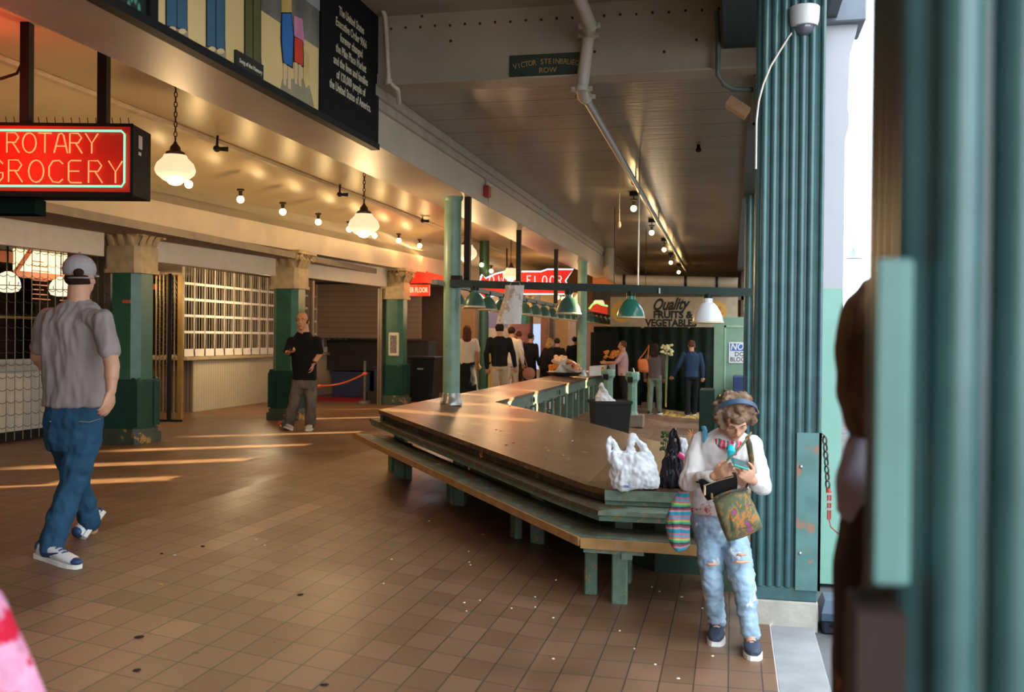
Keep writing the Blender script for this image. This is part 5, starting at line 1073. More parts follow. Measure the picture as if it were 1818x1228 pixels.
def hand(b, wr, d, nrm, thumb, curl=0.5, s=1.0, spread=0.12):
    """wr wrist, d finger direction, nrm = palm facing, thumb = side vector towards the thumb"""
    d = Vector(d).normalized(); nrm = Vector(nrm); nrm = (nrm - d * nrm.dot(d)).normalized(); sd_ = d.cross(nrm).normalized()
    if sd_.dot(Vector(thumb)) < 0: sd_ = -sd_
    wr = Vector(wr)
    b.rings([(wr, sd_ * 0.026 * s, nrm * 0.019 * s), (wr + d * 0.03 * s, sd_ * 0.036 * s, nrm * 0.017 * s), (wr + d * 0.07 * s, sd_ * 0.042 * s, nrm * 0.015 * s), (wr + d * 0.092 * s, sd_ * 0.040 * s, nrm * 0.011 * s)])
    for i, (off, ln) in enumerate(((0.031, 0.068), (0.0105, 0.077), (-0.0105, 0.072), (-0.031, 0.056))):
        p = wr + d * 0.088 * s + sd_ * off * s; dd = (d + sd_ * (off * spread * 25)).normalized(); pts = [p]; ang = 0
        for k, f in enumerate((0.45, 0.3, 0.25)):
            ang += curl * (0.5, 0.75, 0.5)[k] * (1.0 + 0.12 * i); q = dd * math.cos(ang) + nrm * math.sin(ang); p = p + q * ln * f * s; pts.append(p)
        b.chain(pts, [0.0092 * s, 0.0085 * s, 0.0078 * s, 0.0066 * s])
    p0 = wr + d * 0.028 * s + sd_ * 0.028 * s; p1 = p0 + (d * 0.7 + sd_ * 0.75 + nrm * 0.25).normalized() * 0.038 * s; p2 = p1 + (d * 0.9 + sd_ * 0.30 + nrm * 0.4).normalized() * 0.030 * s; p3 = p2 + (d * 0.9 + nrm * 0.5).normalized() * 0.022 * s
    b.chain([p0, p1, p2, p3], [0.014 * s, 0.011 * s, 0.0095 * s, 0.0075 * s])
def head(b, c, fwd, up, s=1.0, neck=None, nr=0.056, face=True):
    """c head centre, fwd facing, up top"""
    fwd = Vector(fwd).normalized(); up = Vector(up); up = (up - fwd * up.dot(fwd)).normalized(); rt = fwd.cross(up)
    R_ = Matrix((rt, fwd, up)).transposed(); c = Vector(c)
    L_ = lambda x, y, z: c + (rt * x + fwd * y + up * z) * s
    b.ell(L_(0, -0.012, 0.028), 0.076 * s, 0.096 * s, 0.088 * s, R_)       # skull
    b.ell(L_(0, 0.022, -0.035), 0.060 * s, 0.068 * s, 0.078 * s, R_)        # face
    b.ell(L_(0, 0.058, -0.093), 0.026 * s, 0.024 * s, 0.018 * s, R_)        # chin
    for sx in (-1, 1):
        b.ell(L_(sx * 0.042, 0.045, -0.022), 0.022 * s, 0.024 * s, 0.022 * s, R_)   # cheeks
        b.ell(L_(sx * 0.078, -0.012, -0.012), 0.009 * s, 0.019 * s, 0.031 * s, R_)  # ears
        b.cap(L_(sx * 0.010, 0.086, 0.024), L_(sx * 0.046, 0.074, 0.026), 0.009 * s, 0.008 * s, 8)  # brow
        b.ell(L_(sx * 0.011, 0.094, -0.026), 0.010 * s, 0.010 * s, 0.009 * s, R_)   # nostril wings
    b.cap(L_(0, 0.086, 0.015), L_(0, 0.105, -0.020), 0.009 * s, 0.012 * s, 8)       # nose
    b.cap(L_(-0.020, 0.080, -0.054), L_(0.020, 0.080, -0.054), 0.0085 * s, None, 8); b.cap(L_(-0.016, 0.079, -0.064), L_(0.016, 0.079, -0.064), 0.009 * s, None, 8)  # lips
    if neck is not None: b.cap(L_(0, -0.02, -0.05), neck, nr * s, nr * 1.08 * s)
    return L_, R_
def features(L_, R_, parent, s=1.0, lip=(0.45, 0.14, 0.11), brow=(0.08, 0.05, 0.03), closed=False):
    for sx in (-1, 1):
        m = MB(); m.ell(L_(sx * 0.028, 0.077, 0.004), 0.0125 * s, 0.008 * s, (0.004 if closed else 0.007) * s, 10, R_); m.build('eye', M('eye_white', (0.7, 0.66, 0.6), 0.2) if not closed else M('eyelid', (0.40, 0.20, 0.13), 0.5), parent)
        if not closed:
            m = MB(); m.ell(L_(sx * 0.028, 0.0845, 0.004), 0.0058 * s, 0.003 * s, 0.0062 * s, 8, R_); m.build('iris', M('iris', (0.02, 0.015, 0.01), 0.2), parent)
        m = MB(); m.path([L_(sx * 0.014, 0.094, 0.030), L_(sx * 0.030, 0.090, 0.037), L_(sx * 0.046, 0.079, 0.030)], [0.003 * s, 0.004 * s, 0.002 * s], 6); m.build('eyebrow', M('brow_%d' % (brow[0] * 1000), brow, 0.8), parent)
    m = MB(); m.path([L_(-0.021, 0.084, -0.057), L_(-0.008, 0.091, -0.055), L_(0, 0.090, -0.057), L_(0.008, 0.091, -0.055), L_(0.021, 0.084, -0.057)], [0.002 * s, 0.0045 * s, 0.004 * s, 0.0045 * s, 0.002 * s], 6); m.build('lips', M('lips', lip, 0.45), parent)
def torso(b, hipc, hw, chest, sh_c, shw, up_depth, low_depth, grow=0.0, neckc=None, hem=None):
    """hipc/chest/sh_c centres; hw, shw half width vectors; depths are half depth vectors"""
    spine = (Vector(sh_c) - Vector(hipc)).normalized()
    def G(w): return w * (1 + grow / max(w.length, 1e-4))
    rg = []
    if hem is not None: rg.append((Vector(hem), G(hw * 1.04), G(low_depth * 1.02)))
    rg += [(Vector(hipc), G(hw), G(low_depth)), (Vector(hipc).lerp(Vector(chest), 0.55), G((hw * 0.52 + shw * 0.40)), G((up_depth + low_depth) * 0.46)), (Vector(chest), G(shw * 0.90), G(up_depth)),
           (Vector(chest).lerp(Vector(sh_c), 0.62), G(shw * 0.98), G(up_depth * 0.90)), (Vector(sh_c) + spine * 0.012, G(shw * 0.80), G(up_depth * 0.62)), (Vector(sh_c) + spine * 0.05, shw * 0.36 * (1 + grow), up_depth * 0.50)]
    b.rings(rg)
def shoe(parent, heel, toe, up, L=0.29, w=0.05, sole=(0.8, 0.78, 0.72), upper=None, name='shoe', laces=None):
    heel = Vector(heel); toe = Vector(toe); d = (toe - heel).normalized(); L = (toe - heel).length; up = Vector(up); up = (up - d * up.dot(d)).normalized(); sd_ = d.cross(up)
    prof = [(0.0, 0.55, 0.07), (0.06, 0.78, 0.085), (0.2, 0.80, 0.088), (0.38, 0.82, 0.085), (0.5, 0.92, 0.066), (0.68, 1.05, 0.052), (0.85, 0.95, 0.044), (0.95, 0.7, 0.036), (1.0, 0.4, 0.025)]
    m = MB(); rg = []
    for t, ww, hh in prof:
        c = heel + d * (L * t); ring = []
        for k in range(16):
            a = 2 * math.pi * k / 16; y = math.sin(a); ring.append(c + sd_ * (w * ww * 0.95 * math.copysign(abs(math.cos(a)) ** 0.75, math.cos(a))) + up * (0.022 + (hh * 0.5 + hh * 0.5 * y) * (1 if y > 0 else 1)))
        rg.append(ring)
    m.loft(rg); us_ = m.build(name, upper, parent)
    m = MB(); ring = []
    outl = [(t, ww) for t, ww, _ in prof]
    poly = [heel + d * (L * (t * 1.03 - 0.015)) + sd_ * (w * ww * 1.02) for t, ww in outl] + [heel + d * (L * (t * 1.03 - 0.015)) - sd_ * (w * ww * 1.02) for t, ww in outl[::-1]]
    n = len(poly); m.add(poly + [p + up * 0.026 for p in poly], [tuple(range(n)), tuple(range(2 * n - 1, n - 1, -1))] + [(i, (i + 1) % n, n + (i + 1) % n, n + i) for i in range(n)]); m.build('sole', M('sole_%d' % int(sole[0] * 100), sole, 0.5), us_, smooth=False)
    if laces:
        m = MB()
        for k in range(4):
            t = 0.42 + k * 0.075; hh = 0.022 + (0.086 - k * 0.010); c = heel + d * (L * t) + up * (hh - 0.004); m.path([c - sd_ * 0.022, c + up * 0.006, c + sd_ * 0.022], 0.005, 6)
        m.build('laces', laces, us_)
    return us_
CF = Vector((-math.sin(YAW), math.cos(YAW), 0)); CR = Vector((math.cos(YAW), math.sin(YAW), 0)); ZU = Vector((0, 0, 1))
def cdir(deg):  # heading: 0 = away from the camera, + = to the picture right
    a = math.radians(deg); return CF * math.cos(a) + CR * math.sin(a)

# ---------------------------------------------------------------- man in the grey cap, walking away
J = at
root = thing('person', 'man in grey cap, grey tee and blue jeans walking away at left', 'person', ont(118, 975))
rS, lS = J(182, 566, 6.10), J(84, 562, 6.34); shc = (rS + lS) / 2 + Vector((0, 0, 0.0)); neck = J(139, 535, 6.24)
hd = J(143, 492, 6.27); hipc = J(133, 750, 6.26); fw = cdir(18); rt_ = cdir(108)
rE, lE = J(199, 650, 6.02), J(66, 632, 6.45); rW = J(197, 694, 6.0); lW = J(92, 668, 6.62)
rH, lH = J(152, 775, 6.22), J(112, 775, 6.32); rK, lK = J(124, 873, 6.22), J(142, 868, 6.62); rA = J(91, 965, 6.17); lA = J(160, 927, 6.78)
chest = shc.lerp(hipc, 0.30)
b = Blob(); L_, R_ = head(b, hd, cdir(9), ZU, 1.08, neck, 0.058)
torso(b, hipc, rt_ * 0.135, chest, shc - ZU * 0.01, rt_ * 0.165, fw * 0.088, fw * 0.090)
b.chain([rS, rE, rW], [0.047, 0.046, 0.030]); b.cap(rS.lerp(rE, .5), rS.lerp(rE, .75), 0.051); b.cap(rE.lerp(rW, .2), rE.lerp(rW, .4), 0.044)
b.chain([lS, lE, lW], [0.047, 0.044, 0.030])
hand(b, rW, J(190, 722, 5.97) - rW, -rt_, fw, 0.55, 1.04, 0.05); hand(b, lW, fw - ZU * 0.2, rt_, ZU, 0.6, 1.0)
b.chain([rH, rK, rA], [0.078, 0.052, 0.036]); b.chain([lH, lK, lA], [0.078, 0.052, 0.036])
b.cap(rA, J(100, 985, 6.15), 0.034); b.cap(lA, J(165, 940, 6.82), 0.034)
body = b.build('body', SKIN, root, 0.0065); features(L_, R_, body, 1.08)
GTEE = M('grey_tee', (0.34, 0.285, 0.275), 0.85, var=0.06, vscale=5, bump=0.15, bscale=120)
b = Blob(); torso(b, hipc, rt_ * 0.178, chest, shc + Vector((0, 0, 0.02)), rt_ * 0.215, fw * 0.125, fw * 0.130, 0.0, hem=J(131, 716, 6.27))
b = Blob()
def ringp(px, py, d, hwpx, dep, fwd, side):  # ring measured in the picture
    c = at(px, py, d); return (c, side * (hwpx * d / 1768), fwd * dep)
b.rings([ringp(130, 722, 6.26, 60, 0.125, fw, rt_), ringp(131, 700, 6.26, 58, 0.128, fw, rt_), ringp(130, 660, 6.26, 57, 0.125, fw, rt_), ringp(130, 610, 6.25, 59, 0.130, fw, rt_), ringp(132, 575, 6.24, 63, 0.125, fw, rt_), ringp(135, 553, 6.24, 58, 0.095, fw, rt_), ringp(138, 541, 6.24, 36, 0.075, fw, rt_), ringp(139, 531, 6.24, 18, 0.06, fw, rt_)])
b.cap(shc + rt_ * 0.07 + ZU * 0.012, rS - rt_ * 0.01 - ZU * 0.004, 0.060, 0.068); b.cap(shc - rt_ * 0.07 + ZU * 0.012, lS + rt_ * 0.01 - ZU * 0.004, 0.060, 0.066)
b.chain([rS - rt_ * 0.012 - ZU * 0.008, rS.lerp(rE, 0.35), rS.lerp(rE, 0.66)], [0.070, 0.070, 0.067]); b.chain([lS + rt_ * 0.012 - ZU * 0.008, lS.lerp(lE, 0.35), lS.lerp(lE, 0.74)], [0.070, 0.068, 0.064])
b.build('tee_shirt', GTEE, root, 0.008, 3, wr=0.016, wsc=9, wst=(1.5, 1.5, 0.55))
DEN = M('blue_denim', (0.028, 0.082, 0.15), 0.8, var=0.22, vscale=7, bump=0.2, bscale=90)
b = Blob(); b.rings([ringp(128, 800, 6.26, 49, 0.105, fw, rt_), ringp(129, 775, 6.26, 54, 0.13, fw, rt_), ringp(131, 745, 6.26, 55, 0.13, fw, rt_), ringp(131, 715, 6.26, 53, 0.115, fw, rt_)])
b.chain([rH, rH.lerp(rK, .5), rK, rK.lerp(rA, .45), rA + Vector((0, 0, 0.0))], [0.098, 0.098, 0.078, 0.080, 0.076]); b.chain([lH, lH.lerp(lK, .5), lK, lK.lerp(lA, .5), lA], [0.098, 0.090, 0.075, 0.074, 0.068])
b.cap(rA, J(90, 972, 6.17), 0.072)
jn = b.build('jeans', DEN, root, 0.0085, 2, wr=0.012, wsc=13, wst=(1, 1, 0.9))
b = MB(); 
for px, d_ in ((160, 6.09), (108, 6.16)): 
    p0 = at(px - 20, 748, d_); p1 = at(px + 18, 743, d_); b.path([p0, p0.lerp(p1, .5) - Vector((0, 0, .012)), p1], 0.003, 5)
b.build('pocket_stitching', M('stitching', (0.30, 0.30, 0.22), 0.8), jn)
SHW_ = M('shoe_white', (0.70, 0.70, 0.70), 0.45, var=0.05); NAVY = M('shoe_navy', (0.02, 0.05, 0.13), 0.45)
z0 = ont(100, 990)
hr = at(66, 994, 6.20); tr = at(140, 990, 6.05); hr.z = fz(hr.x) + 0.002; tr.z = fz(tr.x) + 0.002
s1 = shoe(root, hr, tr, ZU, w=0.052, upper=SHW_, laces=NAVY)
def patches(hl, to, up, par, mat):
    d = (to - hl).normalized(); L = (to - hl).length; up = (Vector(up) - d * Vector(up).dot(d)).normalized(); s_ = d.cross(up)
    m = MB(); m.ell(hl + d * L * 0.07 + up * 0.07, 0.042, 0.034, 0.045, 12, Matrix((s_, d, up)).transposed()); m.ell(hl + d * L * 0.93 + up * 0.042, 0.043, 0.040, 0.022, 12, Matrix((s_, d, up)).transposed())
    for sg in (-1, 1): m.path([hl + d * L * 0.18 + up * 0.065 + s_ * sg * 0.040, hl + d * L * 0.35 + up * 0.045 + s_ * sg * 0.044, hl + d * L * 0.60 + up * 0.075 + s_ * sg * 0.040], [0.006, 0.012, 0.004], 6)
    m.build('navy_panels', mat, par)
patches(hr, tr, ZU, s1, NAVY)
hl = at(152, 958, 6.72); tl = at(187, 912, 6.92); hl.z = max(hl.z, fz(hl.x))
upv = (-CR * 0.75 + ZU * 0.65); s2 = shoe(root, hl, tl, upv, w=0.052, upper=SHW_, laces=NAVY); patches(hl, tl, upv, s2, NAVY)
CAPM = M('grey_cap', (0.40, 0.35, 0.35), 0.8, var=0.05)
cf = cdir(9); b = Blob(); Rc = Matrix((cf.cross(ZU), cf, ZU)).transposed()
b.ell(L_(0, -0.012, 0.045), 0.098, 0.116, 0.096, Rc); capo = b.build('cap', CAPM, root, 0.006, 2, cut=[(L_(0, 0, 0.012), (0, 0, -1))])
m = MB()
for k in range(9):  # bill, pointing away from the camera
    pass
pl = [L_(0.058 * math.sin(a), 0.07 + 0.08 * math.cos(a), 0.018 - 0.012 * math.sin(a) ** 2) for a in [-math.pi / 2 + math.pi * i / 10 for i in range(11)]]
m.add(pl + [p + Vector((0, 0, 0.007)) for p in pl], [tuple(range(11)), tuple(range(21, 10, -1))] + [(i, (i + 1) % 11, 11 + (i + 1) % 11, 11 + i) for i in range(11)]); m.build('bill', CAPM, capo)
bk = hd - CF * 0.118  # opening of the strap faces the camera
m = MB(); q = at(139, 487, 6.14); m.add([q + CR * (0.040 * math.cos(a)) + ZU * (0.052 * max(math.sin(a), 0)) + CF * (0.03 * abs(math.cos(a))) for a in [math.pi * i / 10 for i in range(11)]] , [tuple(range(11))])
b = Blob(); b.ell(q + CF * 0.005 + ZU * 0.012, 0.038, 0.020, 0.027); b.build('strap_opening', M('hair_dark', (0.035, 0.02, 0.012), 0.8), capo, 0.005)
m = MB(); m.path([q + CR * x_ + ZU * (-0.020) + CF * (0.112 - math.sqrt(max(0.112 ** 2 - 1.35 * x_ * x_, 0)) - 0.006) for x_ in (-0.075, -0.05, -0.025, 0, 0.025, 0.05, 0.075)], 0.011, 8, flat=0.5); m.build('strap', CAPM, capo)
m = MB(); m.ell(L_(0, -0.01, 0.143), 0.01, 0.01, 0.006, 8); m.build('button', CAPM, capo)
b = Blob(); b.ell(L_(0, -0.022, -0.01), 0.083, 0.094, 0.055, Rc); b.build('hair', M('hair_dark', (0, 0, 0)), root, 0.006, 1, cut=[(L_(0, 0.012, 0), tuple(cf))])

# ---------------------------------------------------------------- man in the black tee, walking with a phone
root = thing('person', 'man in black tee and faded grey jeans holding a phone by the green column', 'person', ont(532, 764))
D = 14.62
fw = -cdir(-4); rt_ = fw.cross(ZU)   # facing the camera; rt_ = his right (picture left)
rS, lS = J(517, 606, D), J(562, 605, D); shc = (rS + lS) / 2; neck = J(539, 592, D); hd = J(537, 570, D - 0.03)
rE = J(511, 626, D - 0.05); rW = J(510, 625, D - 0.24); lE = J(567, 629, D + 0.02); lW = J(556, 645, D - 0.12); hipc = J(541, 671, D)
rH, lH = J(530, 680, D), J(550, 680, D); rK, lK = J(523, 716, D - 0.02), J(552, 717, D + 0.02); rA, lA = J(513, 749, D + 0.05), J(551, 751, D + 0.02)
chest = shc.lerp(hipc, 0.32)
b = Blob(); L_, R_ = head(b, hd, fw + rt_ * 0.15, ZU, 1.14, neck, 0.068)
torso(b, hipc, rt_ * 0.150, chest, shc, rt_ * 0.195, fw * 0.115, fw * 0.105)
b.chain([rS, rE, rW], [0.055, 0.045, 0.030]); b.chain([lS, lE, lW], [0.055, 0.046, 0.032])
hand(b, rW, fw * 0.4 - rt_ * 0.8 + ZU * 0.1, ZU, fw, 0.9, 1.05); hand(b, lW, -ZU + rt_ * 0.15, rt_, fw, 0.7, 1.05)
b.chain([rH, rK, rA], [0.078, 0.052, 0.038]); b.chain([lH, lK, lA], [0.078, 0.052, 0.038]); b.cap(rA, J(512, 758, D), 0.033); b.cap(lA, J(551, 759, D), 0.033)
body = b.build('body', SKIN2, root, 0.008); features(L_, R_, body, 1.12, brow=(0.10, 0.06, 0.04))
BT = M('black_tee', (0.010, 0.010, 0.012), 0.85, var=0.1)
b = Blob(); b.rings([ringp(541, 674, D, 21, 0.135, fw, rt_), ringp(541, 660, D, 21, 0.15, fw, rt_), ringp(540, 640, D, 21.5, 0.16, fw, rt_), ringp(540, 620, D, 23, 0.145, fw, rt_), ringp(539, 605, D, 23, 0.115, fw, rt_), ringp(539, 596, D, 16, 0.09, fw, rt_), ringp(539, 589, D, 10.5, 0.08, fw, rt_)])
b.chain([rS, rS.lerp(rE, .85)], [0.075, 0.072]); b.chain([lS, lS.lerp(lE, .75)], [0.075, 0.070]); b.build('tee_shirt', BT, root, 0.010, 2, wr=0.010, wsc=9)
GJ = M('faded_grey_denim', (0.13, 0.11, 0.085), 0.85, var=0.4, vscale=5)
b = Blob(); b.rings([ringp(541, 690, D, 18, 0.11, fw, rt_), ringp(541, 668, D, 19, 0.125, fw, rt_)]); b.chain([rH, rK, rA, J(511, 752, D + 0.05)], [0.100, 0.090, 0.085, 0.09]); b.chain([lH, lK, lA], [0.100, 0.088, 0.080]); b.build('jeans', GJ, root, 0.010, 2, wr=0.014, wsc=12)
hr = at(499, 757, D + 0.12); tr = at(517, 766, D - 0.10); tr.z = max(tr.z, 0.372); s1 = shoe(root, hr, tr, ZU * 0.8 + CR * 0.4, w=0.052, upper=M('shoe_grey', (0.55, 0.53, 0.50), 0.5))
m = MB(); m.ell(hr + ZU * 0.04, 0.05, 0.05, 0.05, 10); m.build('red_heel', M('shoe_red', (0.6, 0.05, 0.02), 0.5), s1)
hl = at(552, 760, D + 0.10); tl = at(546, 763, D - 0.17); hl.z = tl.z = 0.372; shoe(root, hl, tl, ZU, w=0.052, upper=M('shoe_grey', (0, 0, 0)))
Rc = Matrix((fw.cross(ZU), fw, ZU)).transposed(); b = Blob(); b.ell(L_(0, -0.016, 0.022), 0.098, 0.110, 0.098, Rc); b.build('hair', M('hair_brown_short', (0.05, 0.03, 0.02), 0.8), root, 0.008, 1, cut=[(L_(0, 0.045, 0.0), tuple((fw + ZU * 0.62).normalized())), (L_(0, 0, -0.045), (0, 0, -1))])
wt = MB(); wt.path([lW + ZU * 0.02 + (fw * math.cos(a) + rt_ * math.sin(a)) * 0.037 for a in [2 * math.pi * i / 14 for i in range(14)]], 0.012, 6, closed=True); wt.ell(lW + ZU * 0.02 + fw * 0.04, 0.02, 0.012, 0.022, 10); wt.build('watch', BLACK, root)
m = MB(); m.cbox(rW + fw * 0.06 - rt_ * 0.06 + ZU * 0.035, 0.075, 0.14, 0.012); tag(m.build('phone', M('phone_black', (0.02, 0.02, 0.025), 0.25), smooth=False, bevel=0.003), 'black phone held by the man in the black tee', 'phone')

# ---------------------------------------------------------------- woman with the phone, leaning at the column
root = thing('person', 'woman in white top and ripped jeans looking down at her phone', 'person', ont(1300, 1160))
D = 5.80
fw = -cdir(8); rt_ = fw.cross(ZU)
if rt_.dot(CR) > 0: rt_ = -rt_     # her right is picture left
rS, lS = J(1243, 782, 5.86), J(1338, 790, 5.76); shc = (rS + lS) / 2 + ZU * 0.01; neck = J(1290, 768, 5.80)
hd = J(1305, 744, 5.66); rE = J(1222, 855, 5.80); rW = J(1268, 845, 5.56); lE = J(1352, 862, 5.70); lW = J(1336, 852, 5.50); hipc = J(1278, 925, 5.98)
rH, lH = J(1258, 948, 5.97), J(1303, 948, 5.95); rK, lK = J(1264, 1028, 5.80), J(1318, 1030, 5.66); rA, lA = J(1273, 1104, 5.86), J(1333, 1124, 5.60)
chest = shc.lerp(hipc, 0.32)
hf = (fw * 0.72 - ZU * 0.62 + CR * 0.10)
b = Blob(); L_, R_ = head(b, hd, hf, ZU * 0.8 + fw * 0.5, 0.98, neck, 0.052)
torso(b, hipc, rt_ * 0.150, chest, shc, rt_ * 0.165, fw * 0.105, fw * 0.105)
b.chain([rS, rE, rW], [0.047, 0.038, 0.027]); b.chain([lS, lE, lW], [0.047, 0.038, 0.027])
hand(b, rW, J(1300, 828, 5.44) - rW, -ZU * 0.2 + CR * 0.3 + CF * 0.6, ZU, 0.75, 0.92); hand(b, lW, J(1312, 832, 5.40) - lW, ZU * 0.2 - CR * 0.2 + CF * 0.6, ZU, 0.85, 0.92)
b.chain([rH, rK, rA], [0.072, 0.050, 0.034]); b.chain([lH, lK, lA], [0.072, 0.050, 0.034]); b.cap(rA, J(1272, 1122, 5.80), 0.030); b.cap(lA, J(1334, 1145, 5.55), 0.030)
body = b.build('body', SKIN, root, 0.0055); features(L_, R_, body, 0.98, closed=True, lip=(0.50, 0.14, 0.12), brow=(0.14, 0.09, 0.06))
WT_ = M('white_top', (0.74, 0.70, 0.68), 0.85, var=0.04)
b = Blob(); b.rings([ringp(1272, 898, 5.98, 50, 0.140, fw, -rt_), ringp(1275, 870, 5.96, 50, 0.145, fw, -rt_), ringp(1282, 835, 5.92, 50, 0.150, fw, -rt_), ringp(1289, 805, 5.86, 52, 0.145, fw, -rt_), ringp(1291, 784, 5.82, 50, 0.115, fw, -rt_), ringp(1291, 771, 5.81, 34, 0.085, fw, -rt_), ringp(1291, 762, 5.81, 19, 0.065, fw, -rt_)])
b.chain([rS, rS.lerp(rE, .5), rE, rE.lerp(rW, .5), rE.lerp(rW, .92)], [0.055, 0.058, 0.056, 0.046, 0.036]); b.chain([lS, lS.lerp(lE, .5), lE, lE.lerp(lW, .5), lE.lerp(lW, .85)], [0.055, 0.058, 0.058, 0.048, 0.038])
b.build('long_sleeved_top', WT_, root, 0.0075, 3, wr=0.010, wsc=13, wst=(1.2, 1.2, 0.8))
b = Blob(); b.rings([ringp(1273, 910, 5.98, 47, 0.142, fw, -rt_), ringp(1273, 888, 5.97, 47.5, 0.146, fw, -rt_)]); b.build('floral_shirt_hem', M('floral_hem', (0.72, 0.62, 0.56), 0.8, spot=((0.65, 0.12, 0.20), 16, 0.52)), root, 0.008, 1)
LD = M('pale_ripped_denim', (0.30, 0.42, 0.54), 0.85, var=0.38, vscale=6, bump=0.2, bscale=80, spot=((0.70, 0.70, 0.72), 9, 0.58))
b = Blob(); b.rings([ringp(1280, 965, 5.96, 43, 0.115, fw, -rt_), ringp(1276, 935, 5.98, 49, 0.135, fw, -rt_), ringp(1274, 900, 5.98, 47, 0.125, fw, -rt_)])
b.chain([rH, rH.lerp(rK, .5), rK, rK.lerp(rA, .5), rA], [0.080, 0.076, 0.064, 0.060, 0.052]); b.chain([lH, lH.lerp(lK, .5), lK, lK.lerp(lA, .5), lA], [0.080, 0.080, 0.070, 0.062, 0.052]); jn = b.build('ripped_jeans', LD, root, 0.0075, 2, wr=0.010, wsc=15, wst=(1, 1, 1.6))
m = MB()
for (px, py, dd, w_) in ((1264, 1002, 5.76, 12), (1316, 985, 5.70, 9), (1316, 998, 5.67, 16)):
    m = MB(); m.path([at(px - w_, py + 1, dd - 0.02), at(px - w_ / 2, py - 1, dd - 0.037), at(px, py, dd - 0.042), at(px + w_ / 2, py - 1, dd - 0.037), at(px + w_, py, dd - 0.02)], [0.002, 0.008, 0.009, 0.008, 0.002], 6); m.build('knee_tear', SKIN, jn)
NV = M('navy_trainer', (0.03, 0.04, 0.07), 0.6, var=0.15)
hr = ont(1274, 1126); tr = ont(1270, 1147); hr += (hr - tr).normalized() * 0.05; hr.z = tr.z = 0.0; shoe(root, hr, tr + (tr - hr) * 0.02, ZU, w=0.050, upper=NV, laces=NV)
hl = ont(1332, 1150); tl = ont(1339, 1173); hl += (hl - tl).normalized() * 0.05; hl.z = tl.z = 0.0; shoe(root, hl, tl, ZU, w=0.050, upper=NV, laces=NV)
# curly hair, headband, scarf
HB = M('hair_grey_brown', (0.20, 0.125, 0.08), 0.75, var=0.5, vscale=16)
b = Blob(); b.ell(L_(0, -0.035, 0.040), 0.100, 0.108, 0.098, R_)
random.seed(5)
for i in range(70):
    a = random.uniform(0, 2 * math.pi); e = random.uniform(-0.5, 1.35); x_ = 0.108 * math.cos(e) * math.cos(a); y_ = -0.028 + 0.112 * math.cos(e) * math.sin(a); z_ = 0.030 + 0.104 * math.sin(e)
    if y_ > 0.045 and z_ < 0.055: continue
    p = L_(x_, y_, z_); b.ell(p, random.uniform(.018, .030), random.uniform(.018, .030), random.uniform(.018, .028))
b.build('curly_hair', HB, root, 0.006, 1, wr=0.008, wsc=45, wst=(1, 1, 1))
m = MB(); m.path([L_(0.112 * math.cos(a), 0.035 + 0.0 * math.sin(a), 0.040 + 0.112 * math.sin(a)) for a in [math.pi * i / 16 - 0.15 + i * 0.018 for i in range(17)]], 0.0155, 8, flat=0.3)
m = MB(); rgs = []
for i in range(21):
    a = -0.15 + (math.pi + 0.3) * i / 20; rgs.append([L_((0.122 + dr) * math.cos(a), -0.012 + 0.030 * math.sin(a) + dy, 0.038 + (0.124 + dr) * math.sin(a)) for dy, dr in ((-0.019, 0), (0.019, 0), (0.019, 0.006), (-0.019, 0.006))])
m.loft(rgs); m.build('headband', M('headband_blue', (0.035, 0.06, 0.11), 0.5), root)
sc_m = stripes('scarf_print', [(0.65, 0.05, 0.09), (0.65, 0.05, 0.09), (0.75, 0.70, 0.66), (0.02, 0.25, 0.25), (0.65, 0.05, 0.09), (0.8, 0.3, 0.35)], 22, 0, wob=0.05)
m = MB(); cn = J(1291, 775, 5.80); m.path([cn + CR * (0.075 * math.cos(a)) - CF * (0.10 * math.sin(a)) + ZU * (-0.012 - 0.030 * max(math.sin(a), 0)) for a in [2 * math.pi * i / 20 for i in range(20)]], 0.027, 8, closed=True); m.path([J(1300, 790, 5.66), J(1303, 800, 5.64), J(1306, 808, 5.63)], [0.018, 0.024, 0.008], 8); m.build('neck_scarf', sc_m, root)
m = MB(); m.path([J(1297, 790, 5.63), J(1299, 800, 5.60), J(1296, 812, 5.62)], [0.012, 0.024, 0.014], 10, flat=0.6); m.build('turquoise_pendant', M('turquoise', (0.02, 0.48, 0.60), 0.35), root)
# phone in her hands
m = MB(); o = at(1313, 823, 5.42); xd = (CR * 0.9 - ZU * 0.28).normalized(); yd = (ZU * 0.22 + CF * 0.95); yd = (yd - xd * yd.dot(xd)).normalized(); zd = xd.cross(yd); m.cbox(o, 0.085, 0.13, 0.011, Matrix((xd, yd, zd)).transposed()); ph = tag(m.build('phone', M('phone_teal', (0.03, 0.30, 0.25), 0.35), smooth=False, bevel=0.003), 'teal phone in the hands of the woman in white', 'phone')
m = MB(); m.cbox(o + zd * 0.0065, 0.074, 0.115, 0.002, Matrix((xd, yd, zd)).transposed()); m.build('screen', M('phone_screen', (0.10, 0.16, 0.17), 0.1), ph, smooth=False)
